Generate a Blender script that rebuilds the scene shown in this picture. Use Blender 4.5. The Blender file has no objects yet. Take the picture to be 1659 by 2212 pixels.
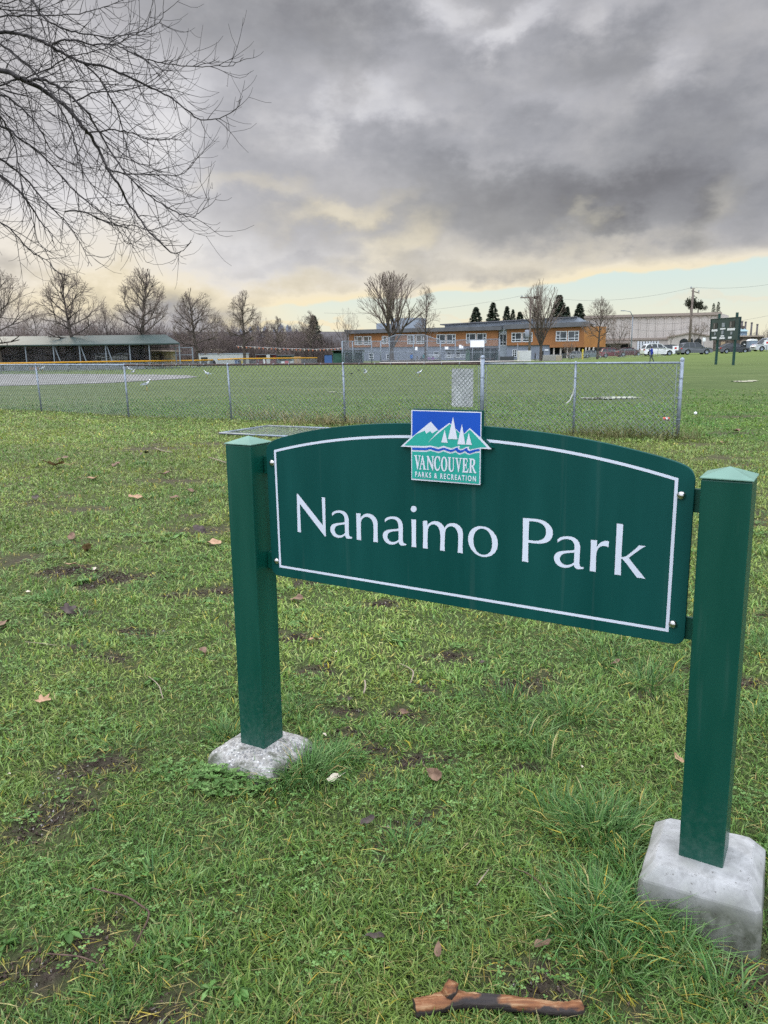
import bpy, bmesh, math, random
import numpy as np
from mathutils import Vector, Matrix
from mathutils.geometry import tessellate_polygon

random.seed(7)
RNG = np.random.default_rng(11)
scene = bpy.context.scene
COL = scene.collection
PI = math.pi

# ------------------------------------------------------------------ camera geometry
EYE = 1.638
FPX = 1660.0                      # focal length for a 1659 x 2212 frame
PITCH, ROLL = 0.2073, -0.0125


def look(px, py):
    """direction in the world seen at a point of the 1659 x 2212 frame"""
    a, b = (px - 829.5) / FPX, (py - 1106.0) / FPX
    x = a * math.cos(ROLL) + b * math.sin(ROLL)
    y = -a * math.sin(ROLL) + b * math.cos(ROLL)
    return Vector((x, math.cos(PITCH) - y * math.sin(PITCH), -math.sin(PITCH) - y * math.cos(PITCH)))


def at(px, py, Y):
    """world point at depth Y on that sight line"""
    d = look(px, py)
    return Vector((0, 0, EYE)) + d * (Y / d.y)


def on_ground(px, py, z=0.0):
    d = look(px, py)
    return Vector((0, 0, EYE)) + d * ((z - EYE) / d.z)


# ------------------------------------------------------------------ noise (arrays)
def _hash(ix, iy, seed):
    h = (ix * 374761393 + iy * 668265263 + seed * 1442695041) & 0xFFFFFFFF
    h = ((h ^ (h >> 13)) * 1274126177) & 0xFFFFFFFF
    return ((h ^ (h >> 16)) & 0xFFFFFF) / float(0xFFFFFF)


def vnoise(x, y, seed=0):
    x = np.asarray(x, float); y = np.asarray(y, float)
    ix = np.floor(x).astype(np.int64); iy = np.floor(y).astype(np.int64)
    fx = x - ix; fy = y - iy
    fx = fx * fx * (3 - 2 * fx); fy = fy * fy * (3 - 2 * fy)
    a = _hash(ix, iy, seed); b = _hash(ix + 1, iy, seed)
    c = _hash(ix, iy + 1, seed); d = _hash(ix + 1, iy + 1, seed)
    return (a * (1 - fx) + b * fx) * (1 - fy) + (c * (1 - fx) + d * fx) * fy


def fbm(x, y, seed=0, octaves=4):
    s = 0.0; a = 0.5; t = 0.0
    for k in range(octaves):
        s = s + a * vnoise(x * 2 ** k, y * 2 ** k, seed + k * 17); t += a; a *= 0.5
    return s / t


def sstep(e0, e1, x):
    t = np.clip((x - e0) / (e1 - e0), 0, 1)
    return t * t * (3 - 2 * t)


AZ = np.array([-9.0, -0.5, 0.0, 0.2, 0.245, 0.2915, 0.315, 0.349, 0.3965, 0.445, 0.484, 9.0])
AZ_Z = np.array([-0.1, -0.1, -0.9, -0.9, -0.55, -0.17, 0.12, 0.39, 0.50, 0.55, 0.85, 0.9])
AZ_N = np.array([70, 70, 100, 98, 96, 85, 75, 60, 58, 58, 54, 54.0])


def ground_z(x, y):
    x = np.asarray(x, float); y = np.asarray(y, float)
    t = x / np.maximum(y, 5.0)
    n0 = np.interp(t, AZ, AZ_N)
    far = np.interp(t, AZ, AZ_Z) * sstep(n0, n0 + 55, y)
    r = np.hypot(x, y)
    near = (fbm(x * 2.1, y * 2.1, 5, 3) - 0.5) * 0.045 * sstep(16, 5, r)
    near = near + (fbm(x * 0.35, y * 0.35, 9, 2) - 0.5) * 0.035 * sstep(6, 12, r) * sstep(60, 25, r)
    near = near - 0.055 * np.exp(-(((x - 1.06) / 0.22) ** 2 + ((y - 1.86) / 0.20) ** 2))
    return far + near


def gz(x, y):
    return float(ground_z(x, y))


def drop(px, py, y0=6.0, y1=320.0):
    """first point of the terrain met by a sight line"""
    Y = y0
    while Y < y1:
        p = at(px, py, Y)
        if p.z <= gz(p.x, p.y):
            return p
        Y *= 1.004
    return at(px, py, y1)


# ------------------------------------------------------------------ object helpers
def tag(o, label=None, cat=None, group=None, kind=None):
    if label: o['label'] = label
    if cat: o['category'] = cat
    if group: o['group'] = group
    if kind: o['kind'] = kind
    return o


def empty(name, loc=(0, 0, 0), rz=0.0, label=None, cat=None, group=None):
    o = bpy.data.objects.new(name, None)
    o.empty_display_size = 0.2
    COL.objects.link(o)
    o.location = loc; o.rotation_euler = (0, 0, rz)
    return tag(o, label, cat, group)


def link(name, me, mats=None, parent=None, smooth=False):
    if mats is not None:
        for m in (mats if isinstance(mats, (list, tuple)) else [mats]):
            me.materials.append(m)
    o = bpy.data.objects.new(name, me)
    COL.objects.link(o)
    if parent: o.parent = parent
    if smooth:
        me.polygons.foreach_set('use_smooth', [True] * len(me.polygons))
    return o


def copy_tree(o, parent=None):
    c = o.copy()
    COL.objects.link(c)
    if parent: c.parent = parent
    for ch in list(o.children):
        copy_tree(ch, c)
    return c


def arrays_mesh(name, verts, quads=None, tris=None, smooth=False, colors=None):
    me = bpy.data.meshes.new(name)
    verts = np.asarray(verts, np.float32)
    loops = []; starts = []; tot = []
    n = 0
    if quads is not None and len(quads):
        q = np.asarray(quads, np.int32); loops.append(q.ravel())
        starts.append(n + np.arange(len(q)) * 4); n += len(q) * 4
    if tris is not None and len(tris):
        t = np.asarray(tris, np.int32); loops.append(t.ravel())
        starts.append(n + np.arange(len(t)) * 3); n += len(t) * 3
    loops = np.concatenate(loops); starts = np.concatenate(starts).astype(np.int32)
    me.vertices.add(len(verts)); me.vertices.foreach_set('co', verts.ravel())
    me.loops.add(len(loops)); me.loops.foreach_set('vertex_index', loops.astype(np.int32))
    me.polygons.add(len(starts)); me.polygons.foreach_set('loop_start', starts)
    if smooth: me.polygons.foreach_set('use_smooth', np.ones(len(starts), bool))
    me.update(calc_edges=True)
    if colors is not None:
        at_ = me.color_attributes.new('Col', 'FLOAT_COLOR', 'POINT')
        c = np.ones((len(verts), 4), np.float32); c[:, :3] = colors
        at_.data.foreach_set('color', c.ravel())
    return me


class MB:
    """collects boxes, bars, tubes and plates into one mesh with material slots"""
    def __init__(s):
        s.v = []; s.f = []; s.m = []; s.sm = []

    def add(s, vs, fs, mi=0, smooth=False):
        b = len(s.v)
        s.v += [tuple(p) for p in vs]
        for f in fs:
            s.f.append([b + i for i in f]); s.m.append(mi); s.sm.append(smooth)
        return s

    def box(s, lo, hi, mi=0, M=None):
        x0, y0, z0 = lo; x1, y1, z1 = hi
        vs = [(x0, y0, z0), (x1, y0, z0), (x1, y1, z0), (x0, y1, z0), (x0, y0, z1), (x1, y0, z1), (x1, y1, z1), (x0, y1, z1)]
        if M is not None: vs = [M @ Vector(p) for p in vs]
        return s.add(vs, [(0, 3, 2, 1), (4, 5, 6, 7), (0, 1, 5, 4), (1, 2, 6, 5), (2, 3, 7, 6), (3, 0, 4, 7)], mi)

    def bar(s, a, b, w, h=None, mi=0):
        """rectangular bar from a to b"""
        a = Vector(a); b = Vector(b); h = h or w
        d = (b - a).normalized()
        up = Vector((0, 0, 1)) if abs(d.z) < 0.95 else Vector((0, 1, 0))
        sx = d.cross(up).normalized(); sy = sx.cross(d).normalized()
        vs = []
        for p in (a, b):
            for i, j in ((-1, -1), (1, -1), (1, 1), (-1, 1)):
                vs.append(p + sx * (i * w / 2) + sy * (j * h / 2))
        return s.add(vs, [(3, 2, 1, 0), (4, 5, 6, 7), (0, 1, 5, 4), (1, 2, 6, 5), (2, 3, 7, 6), (3, 0, 4, 7)], mi)

    def tube(s, pts, rad, n=8, mi=0, cap=True):
        pts = [Vector(p) for p in pts]
        if not isinstance(rad, (list, tuple)): rad = [rad] * len(pts)
        rings = []; ref = None
        for i, p in enumerate(pts):
            d = (pts[min(i + 1, len(pts) - 1)] - pts[max(i - 1, 0)]).normalized()
            if ref is None:
                ref = Vector((0, 0, 1)) if abs(d.z) < 0.9 else Vector((1, 0, 0))
            sx = d.cross(ref).normalized(); ref = sx.cross(d).normalized()
            rings.append([p + (sx * math.cos(2 * PI * k / n) + ref * math.sin(2 * PI * k / n)) * rad[i] for k in range(n)])
        vs = [q for r in rings for q in r]
        fs = []
        for i in range(len(pts) - 1):
            for k in range(n):
                k2 = (k + 1) % n
                fs.append((i * n + k, i * n + k2, (i + 1) * n + k2, (i + 1) * n + k))
        b = len(s.v)
        s.add(vs, fs, mi, True)
        if cap:
            s.f.append([b + k for k in range(n)][::-1]); s.m.append(mi); s.sm.append(False)
            e = b + (len(pts) - 1) * n
            s.f.append([e + k for k in range(n)]); s.m.append(mi); s.sm.append(False)
        return s

    def lathe(s, prof, n=16, c=(0, 0, 0), mi=0, smooth=True, axis='z'):
        c = Vector(c); vs = []
        for r, z in prof:
            for k in range(n):
                a = 2 * PI * k / n
                p = (r * math.cos(a), r * math.sin(a), z)
                if axis == 'y': p = (p[0], p[2], p[1])
                if axis == 'x': p = (p[2], p[0], p[1])
                vs.append(c + Vector(p))
        fs = []
        for i in range(len(prof) - 1):
            for k in range(n):
                k2 = (k + 1) % n
                fs.append((i * n + k, i * n + k2, (i + 1) * n + k2, (i + 1) * n + k))
        return s.add(vs, fs, mi, smooth)

    def plate(s, loops, fn, t=0.0, mi=0, mside=None):
        """flat polygon (first loop outer, rest holes) through fn(a, b, depth); t > 0 gives thickness"""
        fl = [p for l in loops for p in l]
        tri = tessellate_polygon([[Vector((p[0], p[1], 0)) for p in l] for l in loops])
        s.add([fn(p[0], p[1], 0.0) for p in fl], [tuple(q) for q in tri], mi)
        if t:
            ms = mi if mside is None else mside
            s.add([fn(p[0], p[1], t) for p in fl], [tuple(q)[::-1] for q in tri], ms)
            for l in loops:
                n = len(l)
                s.add([fn(p[0], p[1], 0.0) for p in l] + [fn(p[0], p[1], t) for p in l],
                      [(i, (i + 1) % n, n + (i + 1) % n, n + i) for i in range(n)], ms)
        return s

    def mesh(s, name):
        me = bpy.data.meshes.new(name)
        me.from_pydata(s.v, [], s.f)
        me.polygons.foreach_set('material_index', s.m)
        me.polygons.foreach_set('use_smooth', s.sm)
        me.update()
        return me

    def build(s, name, mats, parent=None, fix=True, bevel=0.0, seg=2):
        me = s.mesh(name)
        if fix or bevel:
            bm = bmesh.new(); bm.from_mesh(me)
            if bevel:
                bmesh.ops.remove_doubles(bm, verts=bm.verts, dist=1e-5)
            bmesh.ops.recalc_face_normals(bm, faces=bm.faces)
            if bevel:
                ed = [e for e in bm.edges if len(e.link_faces) == 2 and e.calc_face_angle(0) > 0.5]
                bmesh.ops.bevel(bm, geom=ed, offset=bevel, segments=seg, profile=0.5, affect='EDGES')
            bm.to_mesh(me); bm.free()
        return link(name, me, mats, parent)


# ------------------------------------------------------------------ materials
def srgb(r, g, b):
    f = lambda c: (c / 255 / 12.92) if c / 255 <= 0.04045 else ((c / 255 + 0.055) / 1.055) ** 2.4
    return (f(r), f(g), f(b))


def new_mat(name):
    m = bpy.data.materials.new(name); m.use_nodes = True
    nt = m.node_tree
    b = nt.nodes.get('Principled BSDF')
    return m, nt, b


def mat(name, col, rough=0.6, spec=0.4, metal=0.0, var=0.0, scale=8.0, bump=0.0, bscale=40.0, col2=None, detail=5.0, contrast=(0.35, 0.65), coat=0.0):
    """procedural material: base colour broken up by noise, optional fine bump"""
    m, nt, b = new_mat(name)
    b.inputs['Roughness'].default_value = rough
    b.inputs['Specular IOR Level'].default_value = spec
    b.inputs['Metallic'].default_value = metal
    if coat: b.inputs['Coat Weight'].default_value = coat
    tc = nt.nodes.new('ShaderNodeTexCoord')
    nz = nt.nodes.new('ShaderNodeTexNoise'); nz.inputs['Scale'].default_value = scale; nz.inputs['Detail'].default_value = detail
    nt.links.new(tc.outputs['Object'], nz.inputs['Vector'])
    rp = nt.nodes.new('ShaderNodeValToRGB')
    c = Vector(col)
    if col2 is None:
        lo = c * (1 - var); hi = c * (1 + var)
    else:
        lo = c; hi = Vector(col2)
    rp.color_ramp.elements[0].position = contrast[0]; rp.color_ramp.elements[1].position = contrast[1]
    rp.color_ramp.elements[0].color = (*lo, 1); rp.color_ramp.elements[1].color = (*hi, 1)
    nt.links.new(nz.outputs['Fac'], rp.inputs['Fac'])
    nt.links.new(rp.outputs['Color'], b.inputs['Base Color'])
    if bump:
        n2 = nt.nodes.new('ShaderNodeTexNoise'); n2.inputs['Scale'].default_value = bscale; n2.inputs['Detail'].default_value = 6
        nt.links.new(tc.outputs['Object'], n2.inputs['Vector'])
        bp = nt.nodes.new('ShaderNodeBump'); bp.inputs['Strength'].default_value = bump; bp.inputs['Distance'].default_value = 0.02
        nt.links.new(n2.outputs['Fac'], bp.inputs['Height']); nt.links.new(bp.outputs['Normal'], b.inputs['Normal'])
    return m


def netting(name, col, cover):
    """fine wire or cord mesh seen from far away: part solid, part see-through"""
    m, nt, b = new_mat(name)
    b.inputs['Base Color'].default_value = (*col, 1); b.inputs['Roughness'].default_value = 0.6
    tr = nt.nodes.new('ShaderNodeBsdfTransparent'); mx = nt.nodes.new('ShaderNodeMixShader')
    tc = nt.nodes.new('ShaderNodeTexCoord'); nz = nt.nodes.new('ShaderNodeTexNoise'); nz.inputs['Scale'].default_value = 1.3
    nt.links.new(tc.outputs['Object'], nz.inputs['Vector'])
    mr = nt.nodes.new('ShaderNodeMapRange'); mr.inputs[1].default_value = 0.3; mr.inputs[2].default_value = 0.7
    mr.inputs[3].default_value = cover * 0.8; mr.inputs[4].default_value = min(1, cover * 1.2)
    nt.links.new(nz.outputs['Fac'], mr.inputs[0]); nt.links.new(mr.outputs[0], mx.inputs[0])
    nt.links.new(tr.outputs[0], mx.inputs[1]); nt.links.new(b.outputs[0], mx.inputs[2])
    nt.links.new(mx.outputs[0], nt.nodes['Material Output'].inputs['Surface'])
    return m


def attr_mat(name, rough=0.7, spec=0.2, translucent=0.0):
    m, nt, b = new_mat(name)
    a = nt.nodes.new('ShaderNodeAttribute'); a.attribute_name = 'Col'
    nt.links.new(a.outputs['Color'], b.inputs['Base Color'])
    b.inputs['Roughness'].default_value = rough; b.inputs['Specular IOR Level'].default_value = spec
    if translucent:
        t = nt.nodes.new('ShaderNodeBsdfTranslucent'); nt.links.new(a.outputs['Color'], t.inputs['Color'])
        mx = nt.nodes.new('ShaderNodeMixShader'); mx.inputs[0].default_value = translucent
        nt.links.new(b.outputs[0], mx.inputs[1]); nt.links.new(t.outputs[0], mx.inputs[2])
        nt.links.new(mx.outputs[0], nt.nodes['Material Output'].inputs['Surface'])
    return m


MT = {}
MT['galv'] = mat('galvanised_steel', (0.24, 0.28, 0.33), 0.45, 0.5, 0.35, var=0.22, scale=9, bump=0.05)
MT['galv_far'] = mat('dull_galvanised_steel', (0.20, 0.23, 0.26), 0.6, 0.4, 0.1, var=0.1)
MT['rust'] = mat('rusty_steel', (0.055, 0.035, 0.032), 0.7, 0.3, 0.2, col2=(0.11, 0.075, 0.065), scale=14, bump=0.1)
MT['wire'] = mat('fence_wire', (0.21, 0.25, 0.24), 0.6, 0.3, 0.0, var=0.2)
MT['white'] = mat('white_paint', (0.78, 0.79, 0.80), 0.5, 0.4, var=0.05)
MT['black'] = mat('black_rubber', (0.02, 0.02, 0.022), 0.7, 0.3, var=0.2)
MT['glass'] = mat('window_glass', (0.03, 0.04, 0.045), 0.08, 0.6, var=0.3, scale=0.6)
# ------------------------------------------------------------------ camera
def make_camera():
    cam = bpy.data.cameras.new('camera'); o = bpy.data.objects.new('camera', cam); COL.objects.link(o)
    fw = Vector((0, math.cos(PITCH), -math.sin(PITCH))); rt = Vector((1, 0, 0)); up = Vector((0, math.sin(PITCH), math.cos(PITCH)))
    er = rt * math.cos(ROLL) + up * math.sin(ROLL)
    eu = up * math.cos(ROLL) - rt * math.sin(ROLL)
    M = Matrix((er, eu, -fw)).transposed().to_4x4(); M.translation = (0, 0, EYE)
    o.matrix_world = M
    cam.sensor_fit = 'VERTICAL'; cam.sensor_height = 36.0; cam.lens = FPX / 2212.0 * 36.0
    cam.clip_start = 0.05; cam.clip_end = 9000
    cam.dof.use_dof = False
    scene.camera = o


make_camera()
SUN_AZ, SUN_EL = math.radians(-38), math.radians(24)


def make_sun():
    l = bpy.data.lights.new('sun', 'SUN'); o = bpy.data.objects.new('sun', l); COL.objects.link(o)
    l.energy = 1.4; l.angle = math.radians(22); l.color = (1.0, 0.90, 0.74)
    d = Vector((math.sin(SUN_AZ) * math.cos(SUN_EL), math.cos(SUN_AZ) * math.cos(SUN_EL), math.sin(SUN_EL)))
    o.rotation_euler = d.to_track_quat('Z', 'Y').to_euler()


make_sun()


# ------------------------------------------------------------------ sky: broken overcast at sunset
def bearing(px, py):
    d = look(px, py).normalized()
    return math.atan2(d.x, d.y), math.asin(d.z)


def make_world():
    w = bpy.data.worlds.new('World'); scene.world = w; w.use_nodes = True
    nt = w.node_tree; nt.nodes.clear(); N = nt.nodes; L = nt.links

    def inp(sock, v):
        if hasattr(v, 'is_linked') or isinstance(v, bpy.types.NodeSocket): L.new(v, sock)
        else: sock.default_value = v

    def m(op, a, b=0.0, c=None, clamp=False):
        n = N.new('ShaderNodeMath'); n.operation = op; n.use_clamp = clamp
        inp(n.inputs[0], a); inp(n.inputs[1], b)
        if c is not None: inp(n.inputs[2], c)
        return n.outputs[0]

    def mr(v, a, b, c=0.0, d=1.0, mode='SMOOTHSTEP'):
        n = N.new('ShaderNodeMapRange'); n.interpolation_type = mode
        for i, q in enumerate((v, a, b, c, d)): inp(n.inputs[i], q)
        return n.outputs[0]

    def noise(vec, scale, detail=6.0, rough=0.55, dist=0.0):
        n = N.new('ShaderNodeTexNoise'); n.noise_dimensions = '2D'; L.new(vec, n.inputs['Vector'])
        n.inputs['Scale'].default_value = scale; n.inputs['Detail'].default_value = detail
        n.inputs['Roughness'].default_value = rough; n.inputs['Distortion'].default_value = dist
        return n.outputs['Fac']

    def comb(x, y, z=0.0):
        n = N.new('ShaderNodeCombineXYZ'); inp(n.inputs[0], x); inp(n.inputs[1], y); inp(n.inputs[2], z)
        return n.outputs[0]

    def mixc(f, a, b):
        n = N.new('ShaderNodeMix'); n.data_type = 'RGBA'; n.clamp_factor = True
        inp(n.inputs[0], f); inp(n.inputs[6], a); inp(n.inputs[7], b)
        return n.outputs[2]

    tc = N.new('ShaderNodeTexCoord')
    sx = N.new('ShaderNodeSeparateXYZ'); L.new(tc.outputs['Generated'], sx.inputs[0])
    x, y, z = sx.outputs
    az = m('ARCTAN2', x, y); el = m('ARCSINE', z)
    zz = m('ADD', m('MAXIMUM', z, 0.0), 0.16)
    plane = comb(m('DIVIDE', x, zz), m('DIVIDE', y, zz), 0.0)
    ang = comb(m('MULTIPLY', az, 1.0), m('MULTIPLY', el, 1.6), 0.0)
    n_big = m('SUBTRACT', noise(plane, 1.0, 6, 0.55), 0.5)
    n_fine = m('SUBTRACT', noise(ang, 9.0, 6, 0.58), 0.5)
    n_b2 = m('SUBTRACT', noise(comb(m('ADD', az, 4.3), m('MULTIPLY', el, 1.8)), 7.0, 6, 0.58), 0.5)
    wa = m('MULTIPLY_ADD', n_b2, 0.16, az)
    we = m('MULTIPLY_ADD', n_fine, 0.10, el)
    warped = comb(wa, we, 0.0)

    turned = {}

    def blob(px, py, rx, ry, rot=0.0, edge=0.15):
        a, e = bearing(px, py); rot = round(rot / 10.0) * 10
        t = math.radians(-rot); c, q = math.cos(t), math.sin(t)
        if rot not in turned:
            turned[rot] = warped if rot == 0 else comb(m('MULTIPLY_ADD', wa, c, m('MULTIPLY', we, q)), m('MULTIPLY_ADD', wa, -q, m('MULTIPLY', we, c)), 0.0)
        ax, ay = a * c + e * q, -a * q + e * c
        sx_, sy_ = 1900.0 / rx, 1760.0 / ry
        n = N.new('ShaderNodeVectorMath'); n.operation = 'MULTIPLY_ADD'; L.new(turned[rot], n.inputs[0])
        n.inputs[1].default_value = (sx_, sy_, 0); n.inputs[2].default_value = (-ax * sx_, -ay * sy_, 0)
        v = N.new('ShaderNodeVectorMath'); v.operation = 'LENGTH'; L.new(n.outputs[0], v.inputs[0])
        return mr(v.outputs['Value'], edge, 1.25, 1.0, 0.0)

    B = m('MULTIPLY_ADD', n_big, 0.22, 0.665)
    B = m('MULTIPLY_ADD', n_fine, 0.25, B)
    B = m('MULTIPLY_ADD', n_b2, 0.14, B)
    B = m('MULTIPLY_ADD', mr(n_b2, -0.09, 0.09, -0.5, 0.5), 0.03, B)
    B = m('MULTIPLY_ADD', mr(n_fine, -0.10, 0.10, -0.5, 0.5), 0.03, B)
    B = m('MULTIPLY_ADD', m('SUBTRACT', noise(ang, 26.0, 4, 0.6), 0.5), 0.14, B)
    for px, py, rx, ry, rot, amp in [
        (1180, 440, 380, 80, 0, -0.24), (1480, 330, 330, 170, -30, -0.12), (1660, 430, 240, 80, -10, -0.13), (1640, 200, 200, 160, -20, -0.06),
        (1330, 330, 260, 120, -20, -0.06), (540, 25, 330, 95, 0, -0.24), (760, 60, 150, 80, 20, -0.12), (1290, 110, 130, 60, -10, -0.16),
        (1000, 160, 90, 60, 0, -0.06), (760, 360, 260, 60, 0, -0.06), (960, 372, 110, 24, 0, -0.10), (1500, 480, 60, 50, -40, -0.16), (1330, 490, 70, 24, 0, -0.16),
        (1160, 270, 120, 36, -10, -0.12),
        (180, 330, 340, 300, 0, 0.23), (360, 260, 130, 130, 0, 0.12), (800, 205, 120, 60, -20, 0.22), (950, 25, 75, 60, 40, 0.26), (1090, 60, 130, 45, -20, 0.30),
        (1430, 130, 80, 70, -30, 0.18), (880, 245, 160, 34, -10, 0.12), (1150, 255, 200, 40, -10, 0.08), (1290, 15, 90, 50, 0, 0.14),
        (150, 520, 460, 130, 0, 0.24), (650, 600, 540, 100, 0, 0.24), (1300, 560, 560, 70, 0, 0.17), (860, 530, 110, 55, -20, 0.10),
        (730, 458, 160, 32, -10, 0.15), (540, 410, 200, 36, 0, 0.11), (1275, 470, 40, 22, 0, 0.13), (1540, 440, 60, 36, -50, 0.10), (700, 570, 150, 26, 0, -0.09),
        (480, 560, 160, 26, 0, -0.10), (960, 590, 200, 22, 0, -0.06), (430, 180, 120, 60, -20, 0.08), (640, 230, 160, 40, 0, 0.06), (520, 330, 150, 30, -10, -0.05)]:
        B = m('MULTIPLY_ADD', blob(px, py, rx, ry, rot), amp, B)
    W = m('MULTIPLY_ADD', n_fine, 0.25, 0.02)
    for px, py, rx, ry, rot, amp in [(740, 458, 180, 38, -10, 0.5), (860, 535, 130, 60, -20, 0.45), (560, 410, 190, 32, 0, 0.3), (520, 645, 600, 62, 0, 0.68),
                                     (1250, 580, 560, 80, 0, 0.5), (150, 570, 360, 120, 0, 0.42), (1275, 470, 50, 30, 0, 0.4), (1540, 440, 70, 50, -50, 0.25), (930, 490, 700, 120, 0, 0.12)]:
        W = m('MULTIPLY_ADD', blob(px, py, rx, ry, rot), amp, W)
    # lower edge of the cloud deck, a clear strip of sky under it
    a0, e0 = bearing(960, 633); a1, e1 = bearing(1659, 560)
    k = (e1 - e0) / (a1 - a0)
    edge = m('ADD', m('MULTIPLY_ADD', az, k, e0 - a0 * k), m('ADD', m('MULTIPLY', n_fine, 0.022), m('MULTIPLY', n_b2, 0.022)))
    dif = m('SUBTRACT', el, edge)
    front = m('MULTIPLY', mr(az, bearing(480, 680)[0], bearing(700, 660)[0]), mr(y, 0.0, 0.2))
    clear = m('MULTIPLY', mr(dif, -0.0015, 0.003, 1.0, 0.0), front)
    rim = m('MULTIPLY', mr(dif, -0.002, 0.018, 1.0, 0.0), front)
    B = m('MULTIPLY_ADD', rim, 0.34, B); W = m('MULTIPLY_ADD', rim, 0.5, W)
    # low cloud bars inside the clear strip
    bars = m('MAXIMUM', blob(1600, 656, 210, 12, 0, 0.5), m('MAXIMUM', blob(640, 690, 240, 9, 0, 0.5), blob(1040, 690, 120, 8, 0, 0.5)))
    bars = m('MULTIPLY', bars, mr(n_fine, -0.06, 0.06, 0.45, 1.0))
    W = m('MULTIPLY_ADD', bars, 0.45, W)
    clear = m('MULTIPLY', clear, m('SUBTRACT', 1.0, m('MULTIPLY', bars, 0.85)))

    rg = N.new('ShaderNodeValToRGB'); rw = N.new('ShaderNodeValToRGB')
    for r, st in ((rg, [(0.0, (92, 93, 98)), (0.25, (125, 125, 131)), (0.5, (156, 157, 163)), (0.75, (188, 188, 194)), (1.0, (226, 226, 231))]),
                  (rw, [(0.0, (104, 101, 92)), (0.25, (140, 136, 122)), (0.5, (184, 177, 156)), (0.75, (220, 208, 176)), (1.0, (252, 238, 204))])):
        while len(r.color_ramp.elements) < len(st): r.color_ramp.elements.new(0.5)
        for e, (p, c) in zip(r.color_ramp.elements, st): e.position = p; e.color = (*srgb(*c), 1)
        L.new(m('MAXIMUM', m('MINIMUM', B, 1.0), 0.0), r.inputs[0])
    cloud = mixc(m('MULTIPLY', W, 1.0, clamp=True), rg.outputs[0], rw.outputs[0])
    cl = mixc(mr(el, 0.0, 0.10), (*srgb(248, 242, 214), 1), (*srgb(220, 238, 234), 1))
    # the deck is brightened overhead and behind, out of view, to light lawn and sign
    gain = m('ADD', m('MULTIPLY', mr(z, 0.42, 0.85), 6.0), m('MULTIPLY', mr(y, 0.25, -0.6), 3.2))
    gain = m('ADD', gain, 1.0)
    cloud = mixc(mr(gain, 1.0, 2.5), cloud, mixc(0.75, cloud, (.34, .37, .43, 1)))
    cloudb = N.new('ShaderNodeVectorMath'); cloudb.operation = 'SCALE'; L.new(cloud, cloudb.inputs[0]); L.new(gain, cloudb.inputs['Scale'])
    sky = N.new('ShaderNodeTexSky'); sky.sky_type = 'NISHITA'; sky.sun_disc = False
    sky.sun_elevation = SUN_EL; sky.sun_rotation = SUN_AZ; sky.air_density = 1.2; sky.dust_density = 2.0
    bn = N.new('ShaderNodeBackground'); bn.inputs[1].default_value = 0.05; L.new(sky.outputs[0], bn.inputs[0])
    bc = N.new('ShaderNodeBackground'); bc.inputs[1].default_value = 1.0
    L.new(mixc(clear, cloudb.outputs[0], cl), bc.inputs[0])
    mx = N.new('ShaderNodeMixShader'); mx.inputs[0].default_value = 0.94
    L.new(bn.outputs[0], mx.inputs[1]); L.new(bc.outputs[0], mx.inputs[2])
    out = N.new('ShaderNodeOutputWorld'); L.new(mx.outputs[0], out.inputs['Surface'])


make_world()
scene.world.cycles.sampling_method = 'NONE'
scene.view_settings.view_transform = 'Standard'
try: scene.view_settings.look = 'None'
except Exception: pass
scene.view_settings.exposure = 0; scene.view_settings.gamma = 1
scene.render.engine = 'CYCLES'
scene.cycles.max_bounces = 6; scene.cycles.transparent_max_bounces = 12
scene.cycles.use_denoising = False
# ------------------------------------------------------------------ ground sheet
def axis(lo, hi, d0, centre0, centre1, grow=1.16, big=2500):
    a = list(np.arange(centre0, centre1 + 1e-6, d0)); st = d0
    p = a[-1]
    while p < hi: st = min(st * grow, big); p += st; a.append(p)
    st = d0; p = a[0]; pre = []
    while p > lo: st = min(st * grow, big); p -= st; pre.append(p)
    return np.array(pre[::-1] + a)


DIRT = []          # worn muddy patches: x, y, radius x, radius y, turn
for px, py, rx, ry, t in [(110, 1750, .15, .12, .5), (200, 1660, .19, .10, .6), (70, 1800, .10, .10, 0), (250, 1250, .26, .16, 0), (150, 1330, .16, .10, .2), (290, 1365, .15, .09, 0), (150, 1235, .3, .14, 0),
                          (170, 2060, .12, .07, .2), (240, 1985, .07, .05, 0), (330, 2180, .14, .05, 0), (550, 1775, .04, .03, 0), (880, 1650, .16, .07, .3), (800, 1620, .12, .05, 0),
                          (1120, 1660, .10, .05, 0), (870, 1545, .10, .06, 0), (760, 1585, .09, .05, 0), (1130, 1480, .20, .10, .2), (900, 1770, .12, .05, 0), (760, 1530, .10, .06, 0), (1440, 1960, .05, .03, 0),
                          (1150, 2135, .12, .05, 0), (1240, 2170, .09, .05, 0), (1640, 2050, .16, .22, 0), (450, 1145, .4, .2, 0), (480, 1280, .25, .12, 0), (700, 1445, .10, .06, 0),
                          (380, 1040, .5, .2, 0), (330, 970, .7, .25, 0), (180, 1100, .4, .2, 0), (640, 1380, .12, .07, 0), (30, 1210, .25, .2, 0), (60, 2105, .10, .06, 0),
                          (480, 960, .8, .2, 0), (1590, 1480, .2, .12, 0), (1620, 1130, .4, .2, 0), (1500, 960, .35, .2, 0), (1560, 990, .5, .2, 0), (1600, 900, .9, .3, 0), (840, 1830, .06, .04, 0)]:
    p = on_ground(px, py); DIRT.append((p.x, p.y, rx * .85, ry * .8, t))
for k in range(150):
    a = RNG.uniform(-0.6, 0.6); d = RNG.uniform(3.2, 15) ; DIRT.append((d * math.tan(a), d, RNG.uniform(.02, .10) * (1 + d / 9), RNG.uniform(.015, .06) * (1 + d / 9), RNG.uniform(-.6, .6)))


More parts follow.
